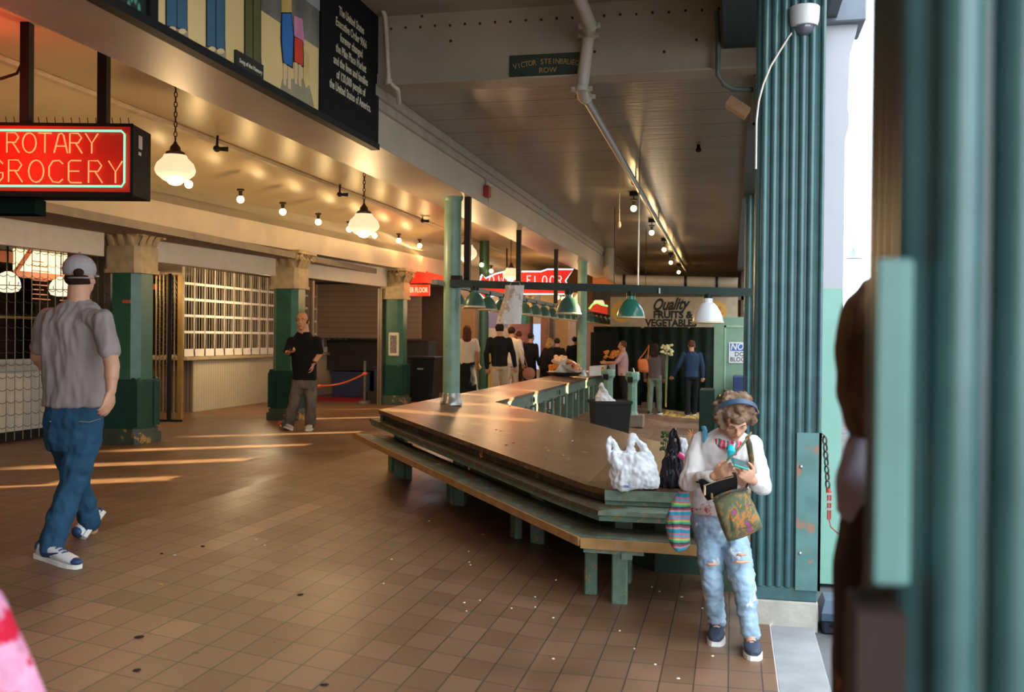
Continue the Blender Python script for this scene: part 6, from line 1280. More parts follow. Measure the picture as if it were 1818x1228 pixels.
# bags she wears
def camo():
    m = bpy.data.materials.new('patterned_bag_cloth'); m.use_nodes = True; N, L = nt(m); tc = N.new('ShaderNodeTexCoord'); mp = N.new('ShaderNodeMapping'); mp.inputs['Scale'].default_value = (1, 1, 0.55); mp.inputs['Rotation'].default_value = (0.3, 0.5, 0); L.new(tc.outputs['Object'], mp.inputs[0])
    no = N.new('ShaderNodeTexNoise'); no.inputs['Scale'].default_value = 19; no.inputs['Detail'].default_value = 3; L.new(mp.outputs[0], no.inputs['Vector'])
    cr = N.new('ShaderNodeValToRGB'); cr.color_ramp.interpolation = 'CONSTANT'; el = cr.color_ramp.elements
    cs = [(0.0, (0.42, 0.16, 0.03)), (0.33, (0.10, 0.11, 0.05)), (0.47, (0.16, 0.15, 0.08)), (0.54, (0.42, 0.17, 0.04)), (0.59, (0.12, 0.12, 0.06)), (0.66, (0.36, 0.05, 0.20))]
    while len(el) < len(cs): el.new(0.5)
    for i, (p, c) in enumerate(cs): el[i].position = p; el[i].color = (*c, 1)
    L.new(no.outputs['Fac'], cr.inputs[0]); L.new(cr.outputs[0], N['Principled BSDF'].inputs['Base Color']); N['Principled BSDF'].inputs['Roughness'].default_value = 0.85; return m
CAMO = camo()
cb = thing('shoulder_bag', 'patterned green, orange and purple cloth bag hanging at the woman\'s hip', 'bag', at(1312, 965, 5.55))
Q = [(1262, 880), (1324, 862), (1358, 938), (1290, 966)]
def pillow(Q, d, dep, m_, n=10, puff=0.4):
    f_ = []; bk_ = []
    for i in range(n + 1):
        for j in range(n + 1):
            u_, v_ = i / n, j / n; ua, va = 2 * u_ - 1, 2 * v_ - 1; u_, v_ = 0.5 + 0.5 * ua * math.sqrt(1 - 0.16 * va * va), 0.5 + 0.5 * va * math.sqrt(1 - 0.16 * ua * ua); x = (1 - u_) * (1 - v_) * Q[0][0] + u_ * (1 - v_) * Q[1][0] + u_ * v_ * Q[2][0] + (1 - u_) * v_ * Q[3][0]; y = (1 - u_) * (1 - v_) * Q[0][1] + u_ * (1 - v_) * Q[1][1] + u_ * v_ * Q[2][1] + (1 - u_) * v_ * Q[3][1]
            h = (max(0.0, 1 - ua * ua) * max(0.0, 1 - va * va)) ** (puff * 0.8) * dep / 2
            f_.append(at(x, y, d - h)); bk_.append(at(x, y, d + h))
    N_ = (n + 1) ** 2; fs = []
    for i in range(n):
        for j in range(n):
            a = i * (n + 1) + j; fs.append((a, a + 1, a + n + 2, a + n + 1)); fs.append((N_ + a, N_ + a + n + 1, N_ + a + n + 2, N_ + a + 1))
    m_.add(f_ + bk_, fs)
m = MB(); pillow(Q, 5.56, 0.13, m, 16, 0.5); m.build('pouch', CAMO, cb)
m = MB(); pillow([(1290, 905), (1334, 893), (1349, 930), (1300, 945)], 5.505, 0.035, m, 10, 0.3); m.build('front_pocket', CAMO, cb)
m = MB(); m.path([at(1266, 890, 5.52), at(1296, 874, 5.48), at(1327, 868, 5.52)], 0.006, 6); m.build('zip', M('zip_dark', (0.05, 0.05, 0.04), 0.5), cb)
m = MB(); m.path([at(1264, 885, 5.56), at(1262, 862, 5.60), at(1282, 826, 5.62), at(1308, 800, 5.60), at(1326, 780, 5.65), at(1333, 768, 5.78)], 0.007, 8); m.path([at(1324, 866, 5.56), at(1334, 845, 5.58), at(1334, 815, 5.58), at(1330, 790, 5.60), at(1326, 775, 5.68)], [0.010, 0.012, 0.022, 0.022, 0.014], 8, flat=0.35); m.build('strap', CAMO, cb)
fp = thing('waist_pouch', 'black zipped pouch worn across the woman\'s waist', 'bag', at(1275, 888, 5.60))
m = MB(); pillow([(1237, 850), (1308, 836), (1311, 869), (1254, 891)], 5.60, 0.075, m, 14, 0.55); m.build('pouch', M('pouch_black', (0.010, 0.009, 0.010), 0.7), fp)
m = MB(); m.path([at(1249, 862, 5.545), at(1275, 853, 5.54), at(1302, 846, 5.545)], 0.0025, 6); m.build('gold_zip', M('zip_gold', (0.70, 0.48, 0.28), 0.3, metal=0.6), fp); m = MB(); q = at(1251, 869, 5.54); m.path([q + ZU * 0.02, q - ZU * 0.03], 0.007, 6); m.build('zip_pull', M('zip_gold', (0.70, 0.48, 0.28), 0.3, metal=0.6), fp)
m = MB(); m.path([at(1239, 856, 5.62), at(1236, 850, 5.75), at(1240, 845, 5.9)], 0.012, 6, flat=0.4); m.path([at(1307, 842, 5.62), at(1330, 838, 5.66), at(1342, 838, 5.85)], 0.012, 6, flat=0.4); m.build('strap', BLACK, fp)
WOV = stripes('woven_stripes', [(0.55, 0.16, 0.22), (0.02, 0.28, 0.42), (0.02, 0.28, 0.42), (0.50, 0.30, 0.36), (0.30, 0.06, 0.08), (0.05, 0.05, 0.08), (0.06, 0.36, 0.20), (0.35, 0.55, 0.10), (0.55, 0.18, 0.22), (0.08, 0.35, 0.50)], 9.5, 2, wob=0.03)
wb_ = thing('woven_bag', 'striped blue, pink and green woven bag hanging from the woman\'s arm', 'bag', at(1205, 975, 5.85))
b = Blob(); b.rings([(at(1207, 976, 5.86), CR * 0.035, CF * 0.03), (at(1205, 965, 5.86), CR * 0.062, CF * 0.05), (at(1203, 935, 5.86), CR * 0.070, CF * 0.06), (at(1206, 905, 5.86), CR * 0.062, CF * 0.055), (at(1212, 880, 5.86), CR * 0.045, CF * 0.045), (at(1219, 862, 5.86), CR * 0.018, CF * 0.02)])
b.build('bag_body', WOV, wb_, 0.007, 2, wr=0.012, wsc=16, wst=(1.5, 1.5, 0.4))
m = MB(); m.path([at(1219, 864, 5.86), at(1222, 850, 5.84), at(1222, 862, 5.74), at(1219, 866, 5.84)], 0.012, 8); m.build('orange_knot', M('knot_orange', (0.55, 0.10, 0.03), 0.7), wb_)
m = MB(); m.path([at(1249, 757, 5.88), at(1252, 765, 5.79), at(1253, 785, 5.775), at(1250, 800, 5.79)], 0.014, 8, flat=0.35); m.build('blue_strap', M('strap_blue', (0.05, 0.28, 0.42), 0.6), wb_)

# ---------------------------------------------------------------- blurred people right at the frame edges
def simple_person(label, px, d, H, face, top, bottom, hairm, skin=SKIN2, z0=None, pose=None, hair_len=0.0, vox=0.014, skirt=False, sleeve=1.0, topname='jacket', botname='trousers', lean=0.0, footdir=None):
    """standing / walking figure; face = heading (0 = away from camera)"""
    p = at(px, 600, d); z = fz(p.x) if z0 is None else z0; s = H / 1.75; P = pose or {}
    fwd = cdir(face); rt = fwd.cross(ZU); base = Vector((p.x, p.y, z)); root = thing('person', label, 'person', base)
    F = lambda x, y, zz: base + (rt * x + fwd * (y + lean * max(zz - 0.9, 0)) + ZU * zz) * s
    st = P.get('stride', 0.10); hipc = F(0, 0, 0.97); shc = F(0, 0, 1.43); chest = F(0, 0.01, 1.25)
    aR = P.get('armR', ((0.25, -0.03, 1.16), (0.26, 0.05, 0.90))); aL = P.get('armL', ((-0.25, -0.03, 1.16), (-0.26, 0.05, 0.90)))
    RS, LS = F(0.185, 0, 1.42), F(-0.185, 0, 1.42); RE, RW, LE, LW = F(*aR[0]), F(*aR[1]), F(*aL[0]), F(*aL[1])
    RH, LH = F(0.085, 0, 0.93), F(-0.085, 0, 0.93); RK, LK = F(0.09, st * 0.6, 0.50), F(-0.09, -st * 0.4, 0.50); RA, LA = F(0.09, st, 0.09), F(-0.09, -st, 0.09)
    b = Blob(); L_, R_ = head(b, F(0, 0.03, 1.63), fwd + ZU * P.get('nod', -0.1), ZU, s, F(0, 0, 1.45), 0.055)
    torso(b, hipc, rt * 0.14 * s, chest, shc, rt * 0.175 * s, fwd * 0.10 * s, fwd * 0.10 * s)
    b.chain([RS, RE, RW], [0.05 * s, 0.04 * s, 0.028 * s]); b.chain([LS, LE, LW], [0.05 * s, 0.04 * s, 0.028 * s])
    for W_, E_ in ((RW, RE), (LW, LE)): hand(b, W_, W_ - E_ + fwd * 0.03, fwd, fwd, 0.6, s)
    b.chain([RH, RK, RA], [0.07 * s, 0.05 * s, 0.035 * s]); b.chain([LH, LK, LA], [0.07 * s, 0.05 * s, 0.035 * s])
    body = b.build('body', skin, root, min(vox, 0.010), 1)
    if abs(((face + 180) % 360) - 180) > 60: features(L_, R_, body, s)
    b = Blob(); b.rings([(F(0, 0, 0.90), rt * 0.17 * s, fwd * 0.125 * s), (F(0, 0, 1.08), rt * 0.165 * s, fwd * 0.125 * s), (F(0, 0, 1.28), rt * 0.185 * s, fwd * 0.13 * s), (F(0, 0, 1.40), rt * 0.185 * s, fwd * 0.11 * s), (F(0, 0, 1.46), rt * 0.12 * s, fwd * 0.085 * s), (F(0, 0, 1.50), rt * 0.07 * s, fwd * 0.07 * s)])
    if sleeve > 0.6: b.chain([RS, RE, RE.lerp(RW, 0.92)], [0.066 * s, 0.056 * s, 0.045 * s]); b.chain([LS, LE, LE.lerp(LW, 0.92)], [0.066 * s, 0.056 * s, 0.045 * s])
    else: b.chain([RS, RS.lerp(RE, 0.75)], [0.066 * s, 0.066 * s]); b.chain([LS, LS.lerp(LE, 0.75)], [0.066 * s, 0.066 * s])
    b.build(topname, top, root, vox, 2, wr=0.008, wsc=9)
    b = Blob()
    if skirt: b.rings([(F(0, 0, 0.25), rt * 0.26 * s, fwd * 0.25 * s), (F(0, 0, 0.6), rt * 0.22 * s, fwd * 0.20 * s), (F(0, 0, 0.98), rt * 0.165 * s, fwd * 0.12 * s)])
    else:
        b.rings([(F(0, 0, 0.84), rt * 0.15 * s, fwd * 0.11 * s), (F(0, 0, 0.98), rt * 0.155 * s, fwd * 0.118 * s)]); b.chain([RH, RK, RA], [0.092 * s, 0.075 * s, 0.065 * s]); b.chain([LH, LK, LA], [0.092 * s, 0.075 * s, 0.065 * s])
    b.build(botname, bottom, root, vox, 2, wr=0.010, wsc=10)
    for A in (RA, LA):
        q = A - fwd * 0.06 * s; q.z = z + 0.002; t = q + fwd * 0.26 * s; shoe(root, q, t, ZU, w=0.048, upper=M('dark_shoe', (0.03, 0.028, 0.03), 0.5))
    b = Blob(); Rc = Matrix((fwd.cross(ZU), fwd, ZU)).transposed(); b.ell(L_(0, -0.03, 0.035), 0.088 * s, 0.094 * s, 0.090 * s, Rc)
    if hair_len: b.rings([(L_(0, -0.075, -hair_len), rt * 0.05 * s, fwd * 0.03 * s), (L_(0, -0.08, -hair_len * 0.6), rt * 0.10 * s, fwd * 0.05 * s), (L_(0, -0.055, -0.02), rt * 0.095 * s, fwd * 0.065 * s), (L_(0, -0.03, 0.04), rt * 0.08 * s, fwd * 0.07 * s)])
    b.build('hair', hairm, root, 0.009, 1, wr=0.010, wsc=24, cut=None if hair_len else [(L_(0, 0.03, 0), tuple(fwd))])
    return root, F, L_, rt, fwd
HD = M('hair_dark_bg', (0.03, 0.017, 0.01), 0.7, var=0.3, vscale=14); HBR = M('hair_brown_bg', (0.12, 0.05, 0.022), 0.7, var=0.4, vscale=14)
FLO = M('pink_floral_cloth', (0.62, 0.26, 0.38), 0.8, var=0.6, vscale=14, spot=((0.50, 0.012, 0.04), 12, 0.50))
FLO2 = M('pink_floral_skirt', (0.70, 0.40, 0.48), 0.8, spot=((0.6, 0.03, 0.06), 9, 0.5))
simple_person('blurred person in a pink and red floral top cut off by the left frame edge', -190, 1.62, 1.61, 20, FLO, FLO2, HBR, vox=0.012, topname='floral_top', botname='floral_skirt', skirt=True, pose={'armR': ((0.30, 0.02, 1.18), (0.26, 0.10, 0.98))}, z0=0.0)
nroot, NF, NL, nrt, nfw = simple_person('blurred long haired person in a dark coat and lilac scarf behind the nearest dark column', 1622, 1.80, 1.88, 110, M('dark_brown_coat', (0.035, 0.022, 0.018), 0.8, spot=((0.40, 0.18, 0.06), 5, 0.66)), M('dark_trousers', (0.03, 0.025, 0.025), 0.8), M('hair_long_brown', (0.10, 0.055, 0.028), 0.7, var=0.5, vscale=8, spot=((0.40, 0.17, 0.05), 8, 0.64)), z0=-0.03, hair_len=0.17, topname='coat', vox=0.012)
b = Blob(); b.rings([(NF(0, 0, 1.36), nrt * 0.17, nfw * 0.14), (NF(0, 0, 1.43), nrt * 0.17, nfw * 0.145), (NF(0, 0, 1.50), nrt * 0.11, nfw * 0.11)]); b.build('scarf', M('lilac_cloth', (0.32, 0.29, 0.36), 0.8), nroot, 0.012, 2, wr=0.02, wsc=9)
b = Blob(); b.rings([(at(1622, 775, 1.80), CR * 0.120, CF * 0.10), (at(1622, 700, 1.80), CR * 0.135, CF * 0.11), (at(1622, 620, 1.80), CR * 0.134, CF * 0.12), (at(1622, 545, 1.80), CR * 0.122, CF * 0.12), (at(1622, 492, 1.80), CR * 0.08, CF * 0.08)]); b.build('loose_long_hair', M('hair_long_brown', (0, 0, 0)), nroot, 0.010, 2, wr=0.012, wsc=18, wst=(1, 1, 0.3))

# ---------------------------------------------------------------- crowd behind the stall row
BLKC = M('black_cloth', (0.012, 0.012, 0.014), 0.85); TAN = M('tan_chinos', (0.48, 0.37, 0.24), 0.8, var=0.1); WHC = M('white_cloth_bg', (0.66, 0.58, 0.48), 0.8)
simple_person('woman with long curly hair in a white tee and black skirt, back turned', 829, 20.0, 1.62, -8, WHC, BLKC, M('hair_auburn', (0.10, 0.035, 0.018), 0.7, var=0.5, vscale=20), hair_len=0.30, skirt=True, sleeve=0.5, topname='white_tee', botname='black_skirt', vox=0.016)
simple_person('man in a dark jacket and tan trousers walking away, hands low', 887, 18.6, 1.66, 0, M('charcoal_jacket', (0.015, 0.015, 0.016), 0.85), TAN, HD, pose={'armR': ((0.27, -0.03, 1.15), (0.31, 0.02, 0.90)), 'armL': ((-0.26, -0.05, 1.15), (-0.24, 0.03, 0.86))}, vox=0.016)
simple_person('person in a pale top and shorts just right of the dark jacket', 908, 21.2, 1.62, 8, WHC, M('cream_shorts', (0.6, 0.5, 0.38), 0.8), HD, topname='pale_top', vox=0.018)
simple_person('person in a red brown coat among the shoppers', 921, 24.0, 1.55, -30, M('redbrown_cloth', (0.20, 0.06, 0.035), 0.8), M('brown_trousers', (0.08, 0.035, 0.02), 0.8), HBR, vox=0.018)
simple_person('dark clad shopper in front of the bright window slot', 942, 22.5, 1.50, 40, BLKC, BLKC, HD, vox=0.018)
simple_person('blonde woman in a black top beside the flower cones', 968, 22.0, 1.42, 60, BLKC, BLKC, M('hair_blonde', (0.36, 0.19, 0.07), 0.7, var=0.4, vscale=16), hair_len=0.22, lean=0.2, vox=0.016)
simple_person('person in black with dark hair right behind the flower cones', 989, 23.4, 1.42, 20, BLKC, BLKC, HD, vox=0.016)
simple_person('dark figure half hidden by the second round column', 1020, 26.2, 1.46, 0, BLKC, BLKC, HD, vox=0.018)
simple_person('flower seller in an orange tee and pale pink apron facing left', 1107, 22.6, 1.62, -80, M('pink_apron', (0.55, 0.34, 0.34), 0.8), M('black_trousers2', (0.02, 0.015, 0.018), 0.8), HBR, sleeve=0.5, z0=0.09, topname='apron_top', pose={'armR': ((0.22, 0.16, 1.22), (0.20, 0.38, 1.20)), 'armL': ((-0.22, 0.16, 1.22), (-0.20, 0.40, 1.22))}, vox=0.016)
q = at(1107, 600, 22.6)
simple_person('woman with long black hair, grey jacket and green trousers', 1163, 22.4, 1.60, 25, M('grey_jacket', (0.12, 0.09, 0.08), 0.8), M('green_trousers', (0.16, 0.19, 0.14), 0.8, var=0.2), HD, hair_len=0.28, z0=0.06, topname='grey_jacket', botname='green_trousers', pose={'stride': 0.12, 'armR': ((0.22, 0.03, 1.15), (0.2, 0.1, 0.9))}, vox=0.014)
simple_person('man in a navy hooded top reaching down with his left hand', 1228, 22.9, 1.74, 5, M('navy_hoodie', (0.025, 0.045, 0.085), 0.8), BLKC, HBR, z0=0.0, topname='navy_hoodie', pose={'armL': ((-0.30, 0.0, 1.15), (-0.42, 0.12, 0.92)), 'stride': 0.16}, vox=0.014)
# ================================================================== THINGS ON AND AROUND THE TABLE
# white carrier bag with two raised handles
PLW = M('carrier_plastic', (0.78, 0.79, 0.84), 0.42, var=0.03, bump=0.5, bscale=22)
d0 = ont(1122, 868, 0.71); dB = (d0 - EYE).dot(_f)
cbg = thing('carrier_bag', 'white plastic carrier bag standing open on the front corner of the stall table', 'bag', d0)
def bp(px, py, o=0.0): return at(px, py, dB + o)
outl = [(1086, 866), (1080, 850), (1079, 838), (1073, 812), (1074, 798), (1076, 780), (1078, 773), (1086, 771), (1090, 778), (1098, 790), (1107, 797), (1112, 797), (1113, 782), (1117, 773), (1124, 768), (1132, 771), (1140, 782), (1148, 795), (1156, 812), (1162, 828), (1168, 848), (1170, 866), (1150, 870), (1128, 870), (1104, 868)]
b = Blob(); bt = [(1128, 867, 41, .085), (1126, 850, 43, .10), (1123, 830, 42, .095), (1120, 812, 39, .075), (1117, 802, 34, .05)]
b.rings([(bp(x, y), CR * (w * dB / 1768), CF * dd) for x, y, w, dd in bt])
b.chain([bp(1083, 812), bp(1078, 800), bp(1082, 776)], [0.035, 0.020, 0.014]); b.chain([bp(1098, 806), bp(1094, 793), bp(1084, 776)], [0.035, 0.018, 0.014])
b.chain([bp(1118, 808), bp(1117, 790), bp(1124, 774)], [0.040, 0.020, 0.016]); b.chain([bp(1150, 815), bp(1142, 795), bp(1128, 774)], [0.040, 0.030, 0.018]); b.chain([bp(1118, 795, -.01), bp(1124, 778, -.01)], [0.02, 0.018])
b.build('bag_skin', PLW, cbg, 0.006, 2, wr=0.020, wsc=17, wst=(1, 1, 0.8))
m = MB(); m.text('YOU', 0.022, (bp(1112, 863.5, -0.10), CR, ZU), 0.001, 0.001, sx=0.8); m.build('blue_print', M('print_blue', (0.03, 0.06, 0.35), 0.5), cbg, smooth=False)
# black carrier bag, pink can, flower, leafy sprig
kb = thing('carrier_bag', 'glossy black plastic carrier bag beside the white one, partly behind the woman', 'bag', bp(1188, 862, 0.06))
b = Blob(); b.rings([(bp(1192, 864, .12), CR * .085, CF * .08), (bp(1193, 845, .12), CR * .085, CF * .08), (bp(1196, 815, .12), CR * .065, CF * .06), (bp(1196, 795, .12), CR * .035, CF * .03)]); b.chain([bp(1190, 800, .12), bp(1192, 775, .1), bp(1197, 764, .1)], [.03, .022, .014]); b.chain([bp(1202, 800, .12), bp(1205, 780, .12), bp(1198, 764, .12)], [.03, .016, .014])
b.build('bag_skin', M('black_plastic', (0.012, 0.013, 0.018), 0.16, bump=0.4, bscale=12), kb, 0.007, 1, wr=0.022, wsc=19, wst=(1.6, 1.6, 0.35))
b = Blob(); b.rings([(bp(1212, 825, .16), CR * .04, CF * .04), (bp(1214, 800, .16), CR * .045, CF * .04), (bp(1212, 778, .16), CR * .02, CF * .02)]); tb_ = thing('knotted_bag', 'small knotted white plastic bag sticking out of the black carrier bag', 'bag', bp(1212, 825, .16)); b.build('bag_skin', PLW, tb_, 0.006, 1, wr=0.012, wsc=30)
m = MB(); p0, p1 = bp(1205, 806, 0.02), bp(1216, 815, 0.0); m.tube(p0, p1, 0.020, 16); can = tag(m.build('pink_can', M('can_pink', (0.75, 0.06, 0.22), 0.3)), 'small bright pink tin beside the black carrier bag', 'tin')
m = MB(); m.tube(p1, p1 + (p1 - p0) * 0.08, 0.017, 14); m.build('white_end', M('notice_white', (1, 1, 1)), can)
fl_ = thing('orange_flower', 'orange flower tip poking out behind the woman\'s shoulder', 'flower', bp(1228, 768, .3)); m = MB(); random.seed(2)
for i in range(9): a = i * 0.7; m.path([bp(1228, 772, .3), bp(1228 + 8 * math.cos(a), 770 + 8 * math.sin(a), .3)], [0.004, 0.008], 5, flat=0.4)
m.build('petals', M('petal_orange', (0.85, 0.35, 0.10), 0.6), fl_)
lf_ = thing('leafy_sprig', 'green leafy sprig standing behind the black carrier bag', 'sprig', bp(1178, 800, .5)); m = MB(); random.seed(3)
for i in range(22):
    c = bp(1182 + random.uniform(-10, 8), 782 + random.uniform(-16, 22), .45 + random.uniform(-.05, .05)); m.ell(c, .012, .004, .018, 6, Matrix.Rotation(random.uniform(0, 3), 3, 'Y'))
m.build('leaves', M('sprig_green', (0.05, 0.11, 0.02), 0.6), lf_); m = MB(); m.path([bp(1182, 830, .45), bp(1181, 800, .45), bp(1183, 772, .45)], 0.003, 5); m.build('stem', M('sprig_green', (0, 0, 0)), lf_)
# white smudge sticker on the table corner edge
m = MB(); q = ont(1088, 875, 0.66); m.ell((q.x, 6.915, 0.645), .03, .006, .018, 10); tag(m.build('blue_chalk_mark', M('mark_blue', (0.16, 0.38, 0.55), 0.7)), 'pale blue smudge on the near corner edge of the table', 'mark')

# black tub and white paper inside the stall, stone-footed posts
tu = ont(1078, 762, 0.0); tu2 = ont(1108, 770, 0.0)
p = Vector((-1.93, 17.3, fz(-1.93)))
p = ont(1082, 790); D_ = (p - EYE).dot(_f)
bt_ = thing('black_tub', 'tall black plastic tub filled with white paper inside the stall', 'tub', Vector((p.x, p.y, fz(p.x))))
hz = at(1080, 712, D_).z; w = 33 * D_ / 1768; m = MB(); Tt = Matrix.Translation((p.x, p.y, 0)) @ Matrix.Rotation(0.35, 4, 'Z'); m.T = Tt
z0 = fz(p.x); m.loft([[(x * w * .85, y * .16, z0) for x, y in ((-1, -1), (1, -1), (1, 1), (-1, 1))], [(x * w, y * .22, hz) for x, y in ((-1, -1), (1, -1), (1, 1), (-1, 1))]]); m.build('body', M('tub_black', (0.014, 0.014, 0.013), 0.5), bt_, smooth=False)
m = MB(); m.T = Tt; m.box(-w * 1.05, -.24, hz - .03, w * 1.05, -.20, hz + .015); m.box(-w * 1.05, .20, hz - .03, w * 1.05, .24, hz + .015); m.box(-w * 1.05, -.24, hz - .03, -w * .97, .24, hz + .015); m.box(w * .97, -.24, hz - .03, w * 1.05, .24, hz + .015); m.build('rim', M('tub_black', (0, 0, 0)), bt_, smooth=False)
wp = thing('crumpled_paper', 'white crumpled paper sticking up out of the black tub', 'paper', at(1072, 710, D_)); b = Blob(); b.rings([(at(1075, 714, D_), CR * .17, CF * .10), (at(1073, 706, D_), CR * .13, CF * .08), (at(1069, 692, D_), CR * .07, CF * .05), (at(1068, 680, D_), CR * .015, CF * .02)]); b.build('sheet', M('paper_bright', (0.72, 0.70, 0.70), 0.7), wp, 0.010, 0, wr=0.035, wsc=11, wst=(1, 1, 1))
for px, py, yt, lb in ((1122, 757, 660, 'pale green post on a stone block inside the stall, right one'), (1079, 750, 655, 'pale green post behind the black tub, left one')):
    p = ont(px, py); D_ = (p - EYE).dot(_f); sc2 = D_ / 1768; zt2 = at(px, yt, D_).z; z0 = fz(p.x)
    t = thing('bollard_post', lb, 'post', Vector((p.x, p.y, z0)), 'pale green posts inside the stall')
    m = MB(); m.box(p.x - .22, p.y - .15, z0, p.x + .22, p.y + .2, z0 + .23); m.build('stone_block', M('stone_grey', (0.24, 0.20, 0.15), 0.8, bump=0.2), t, smooth=False, bevel=0.01)
    m = MB(); m.lathe([(0.12, 0.23), (0.095, 0.30), (0.09, 0.8), (0.10, 0.85), (0.135, 0.90), (0.135, zt2 - z0 - .04), (0.12, zt2 - z0)], (p.x, p.y, z0), 8); m.build('shaft', GREENL, t, smooth=False)
    m = MB(); m.box(p.x - .08, p.y - .14, zt2 - .2, p.x + .02, p.y - .12, zt2 - .09); m.build('tap_plate', DARKM, t, smooth=False); m = MB(); m.lathe([(0.04, 0), (0.03, 0.05), (0.01, 0.08)], (p.x, p.y, zt2), 10); m.build('top_knob', DARKM, t)
# white tray on the row counter
p = ont(1046, 664, 0.71); q = ont(1092, 655, 0.71); D_ = 21.8
a1 = at(1046, 666, D_); a2 = at(1092, 656, D_ + 1.2)
wt_ = thing('white_tray', 'white box tray with an orange mark standing on the stall row', 'tray', Vector((a1.x, a1.y, 0.93)))
m = MB(); zb = 0.93; h = 0.24; m.add([(a1.x, a1.y, zb), (a2.x, a2.y, zb), (a2.x, a2.y, zb + h), (a1.x, a1.y, zb + h - .03), (a1.x - .04, a1.y + .4, zb), (a2.x - .04, a2.y + .4, zb), (a2.x - .04, a2.y + .4, zb + h), (a1.x - .04, a1.y + .4, zb + h - .03)], [(0, 1, 2, 3), (7, 6, 5, 4), (0, 4, 5, 1), (3, 2, 6, 7), (0, 3, 7, 4), (1, 5, 6, 2)]); m.build('carton', M('carton_white', (0.66, 0.62, 0.55), 0.6), wt_, smooth=False)
m = MB(); mid = (a1 + a2) / 2; nrm = (a2 - a1).cross(ZU).normalized(); 
if nrm.dot(CF) > 0: nrm = -nrm
Rm = nrm.to_track_quat('Z', 'Y').to_matrix(); m.lathe([(0.07, 0), (0.07, 0.01)], Vector((mid.x, mid.y, zb + .13)) + nrm * 0.002, 14, Rm); m.build('orange_mark', M('mark_orange', (0.75, 0.14, 0.03), 0.6), wt_, smooth=False)
# flower cones in their low basket on the row
fb_ = thing('flower_basket', 'low dark basket holding paper flower cones on the stall row', 'basket', at(1002, 668, 20.5)); c = at(1002, 667, 20.5); m = MB(); m.lathe([(0.28, 0), (0.36, 0.06), (0.37, 0.08), (0.33, 0.07), (0.27, 0.02)], c, 20); m.build('bowl', M('basket_dark', (0.03, 0.03, 0.035), 0.5), fb_)
CONE = M('cone_paper', (0.74, 0.64, 0.52), 0.7, var=0.1); random.seed(9)
for i, (px, py, ang, col_) in enumerate(((984, 652, -0.9, (0.65, 0.20, 0.03)), (993, 637, -0.3, (0.85, 0.60, 0.40)), (1003, 642, 0.1, (0.75, 0.35, 0.12)), (1012, 649, 0.7, (0.62, 0.10, 0.05)), (1022, 652, 1.1, (0.80, 0.45, 0.30)))):
    base = at(1002, 668, 20.5 + 0.05 * i); tip = at(px, py, 20.4 + 0.04 * i); R_ = (tip - base).to_track_quat('Z', 'Y').to_matrix(); L2 = (tip - base).length
    t = thing('flower_cone', ['paper cone of orange flowers, leftmost in the basket', 'paper cone of pale flowers, tallest in the basket', 'paper cone of amber flowers in the middle of the basket', 'paper cone of red flowers in the basket', 'paper cone of peach flowers, rightmost in the basket'][i], 'bouquet', base, 'flower cones in the basket')
    m = MB(); m.lathe([(0.03, 0.02), (0.10, L2 * .6), (0.17, L2), (0.16, L2), (0.09, L2 * .6), (0.02, 0.03)], base, 14, R_); m.build('paper', CONE, t)
    m = MB()
    for k in range(10): m.ell(tip + Vector((random.uniform(-.09, .09), random.uniform(-.06, .06), random.uniform(-.03, .05))), .055, .045, .045, 6)
    m.build('blooms', M('bloom_%d' % i, col_, 0.7, var=0.3), t)
# flowers the seller holds, lily bunch, orange tote
t = thing('bouquet', 'loose orange bouquet in the flower seller\'s hands', 'bouquet', at(1088, 635, 22.5)); m = MB()
for k in range(26): m.ell(at(1088 + random.uniform(-14, 12), 629 + random.uniform(-6, 6), 22.5 + random.uniform(-.15, .15)), .045, .03, .035, 6)
m.build('blooms', M('bloom_marigold', (0.62, 0.24, 0.05), 0.7, var=0.4, vscale=30), t)
t = thing('lily_bunch', 'tall bunch of pale yellow flowers beside the green trousers', 'bouquet', at(1185, 660, 22.2)); m = MB()
for k in range(34): m.ell(at(1184 + random.uniform(-10, 10), 621 + random.uniform(-9, 9), 22.2 + random.uniform(-.12, .12)), .035, .03, .03, 6)
m.build('blooms', M('bloom_cream', (0.75, 0.68, 0.36), 0.7), t); m = MB(); 
for k in range(5): m.tube(at(1184 + k - 2, 630, 22.2), at(1183, 715, 22.2 + .02 * k), 0.008, 5)
m.build('stems', M('stem_green', (0.10, 0.16, 0.05), 0.6), t)
m = MB(); m.tube(at(1183, 650, 22.4), at(1182, 722, 22.4), 0.02, 6); tag(m.build('wooden_pole', M('pole_yellow', (0.55, 0.38, 0.12), 0.6)), 'yellowish pole standing behind the pale flower bunch', 'pole')
t = thing('tote_bag', 'orange and cream shoulder tote of the long haired woman', 'bag', at(1144, 665, 22.2)); m = MB(); D_ = 22.15; pillow([(1132, 638), (1150, 636), (1152, 662), (1133, 660)], D_, 0.14, m, 6, 0.3); m.build('tote_body', M('tote_orange', (0.62, 0.17, 0.05), 0.7), t); m = MB(); m.path([at(1134, 639, D_), at(1145, 625, D_), at(1152, 612, D_ + .1), at(1150, 637, D_)], 0.012, 6); m.build('strap', M('tote_orange', (0, 0, 0)), t)
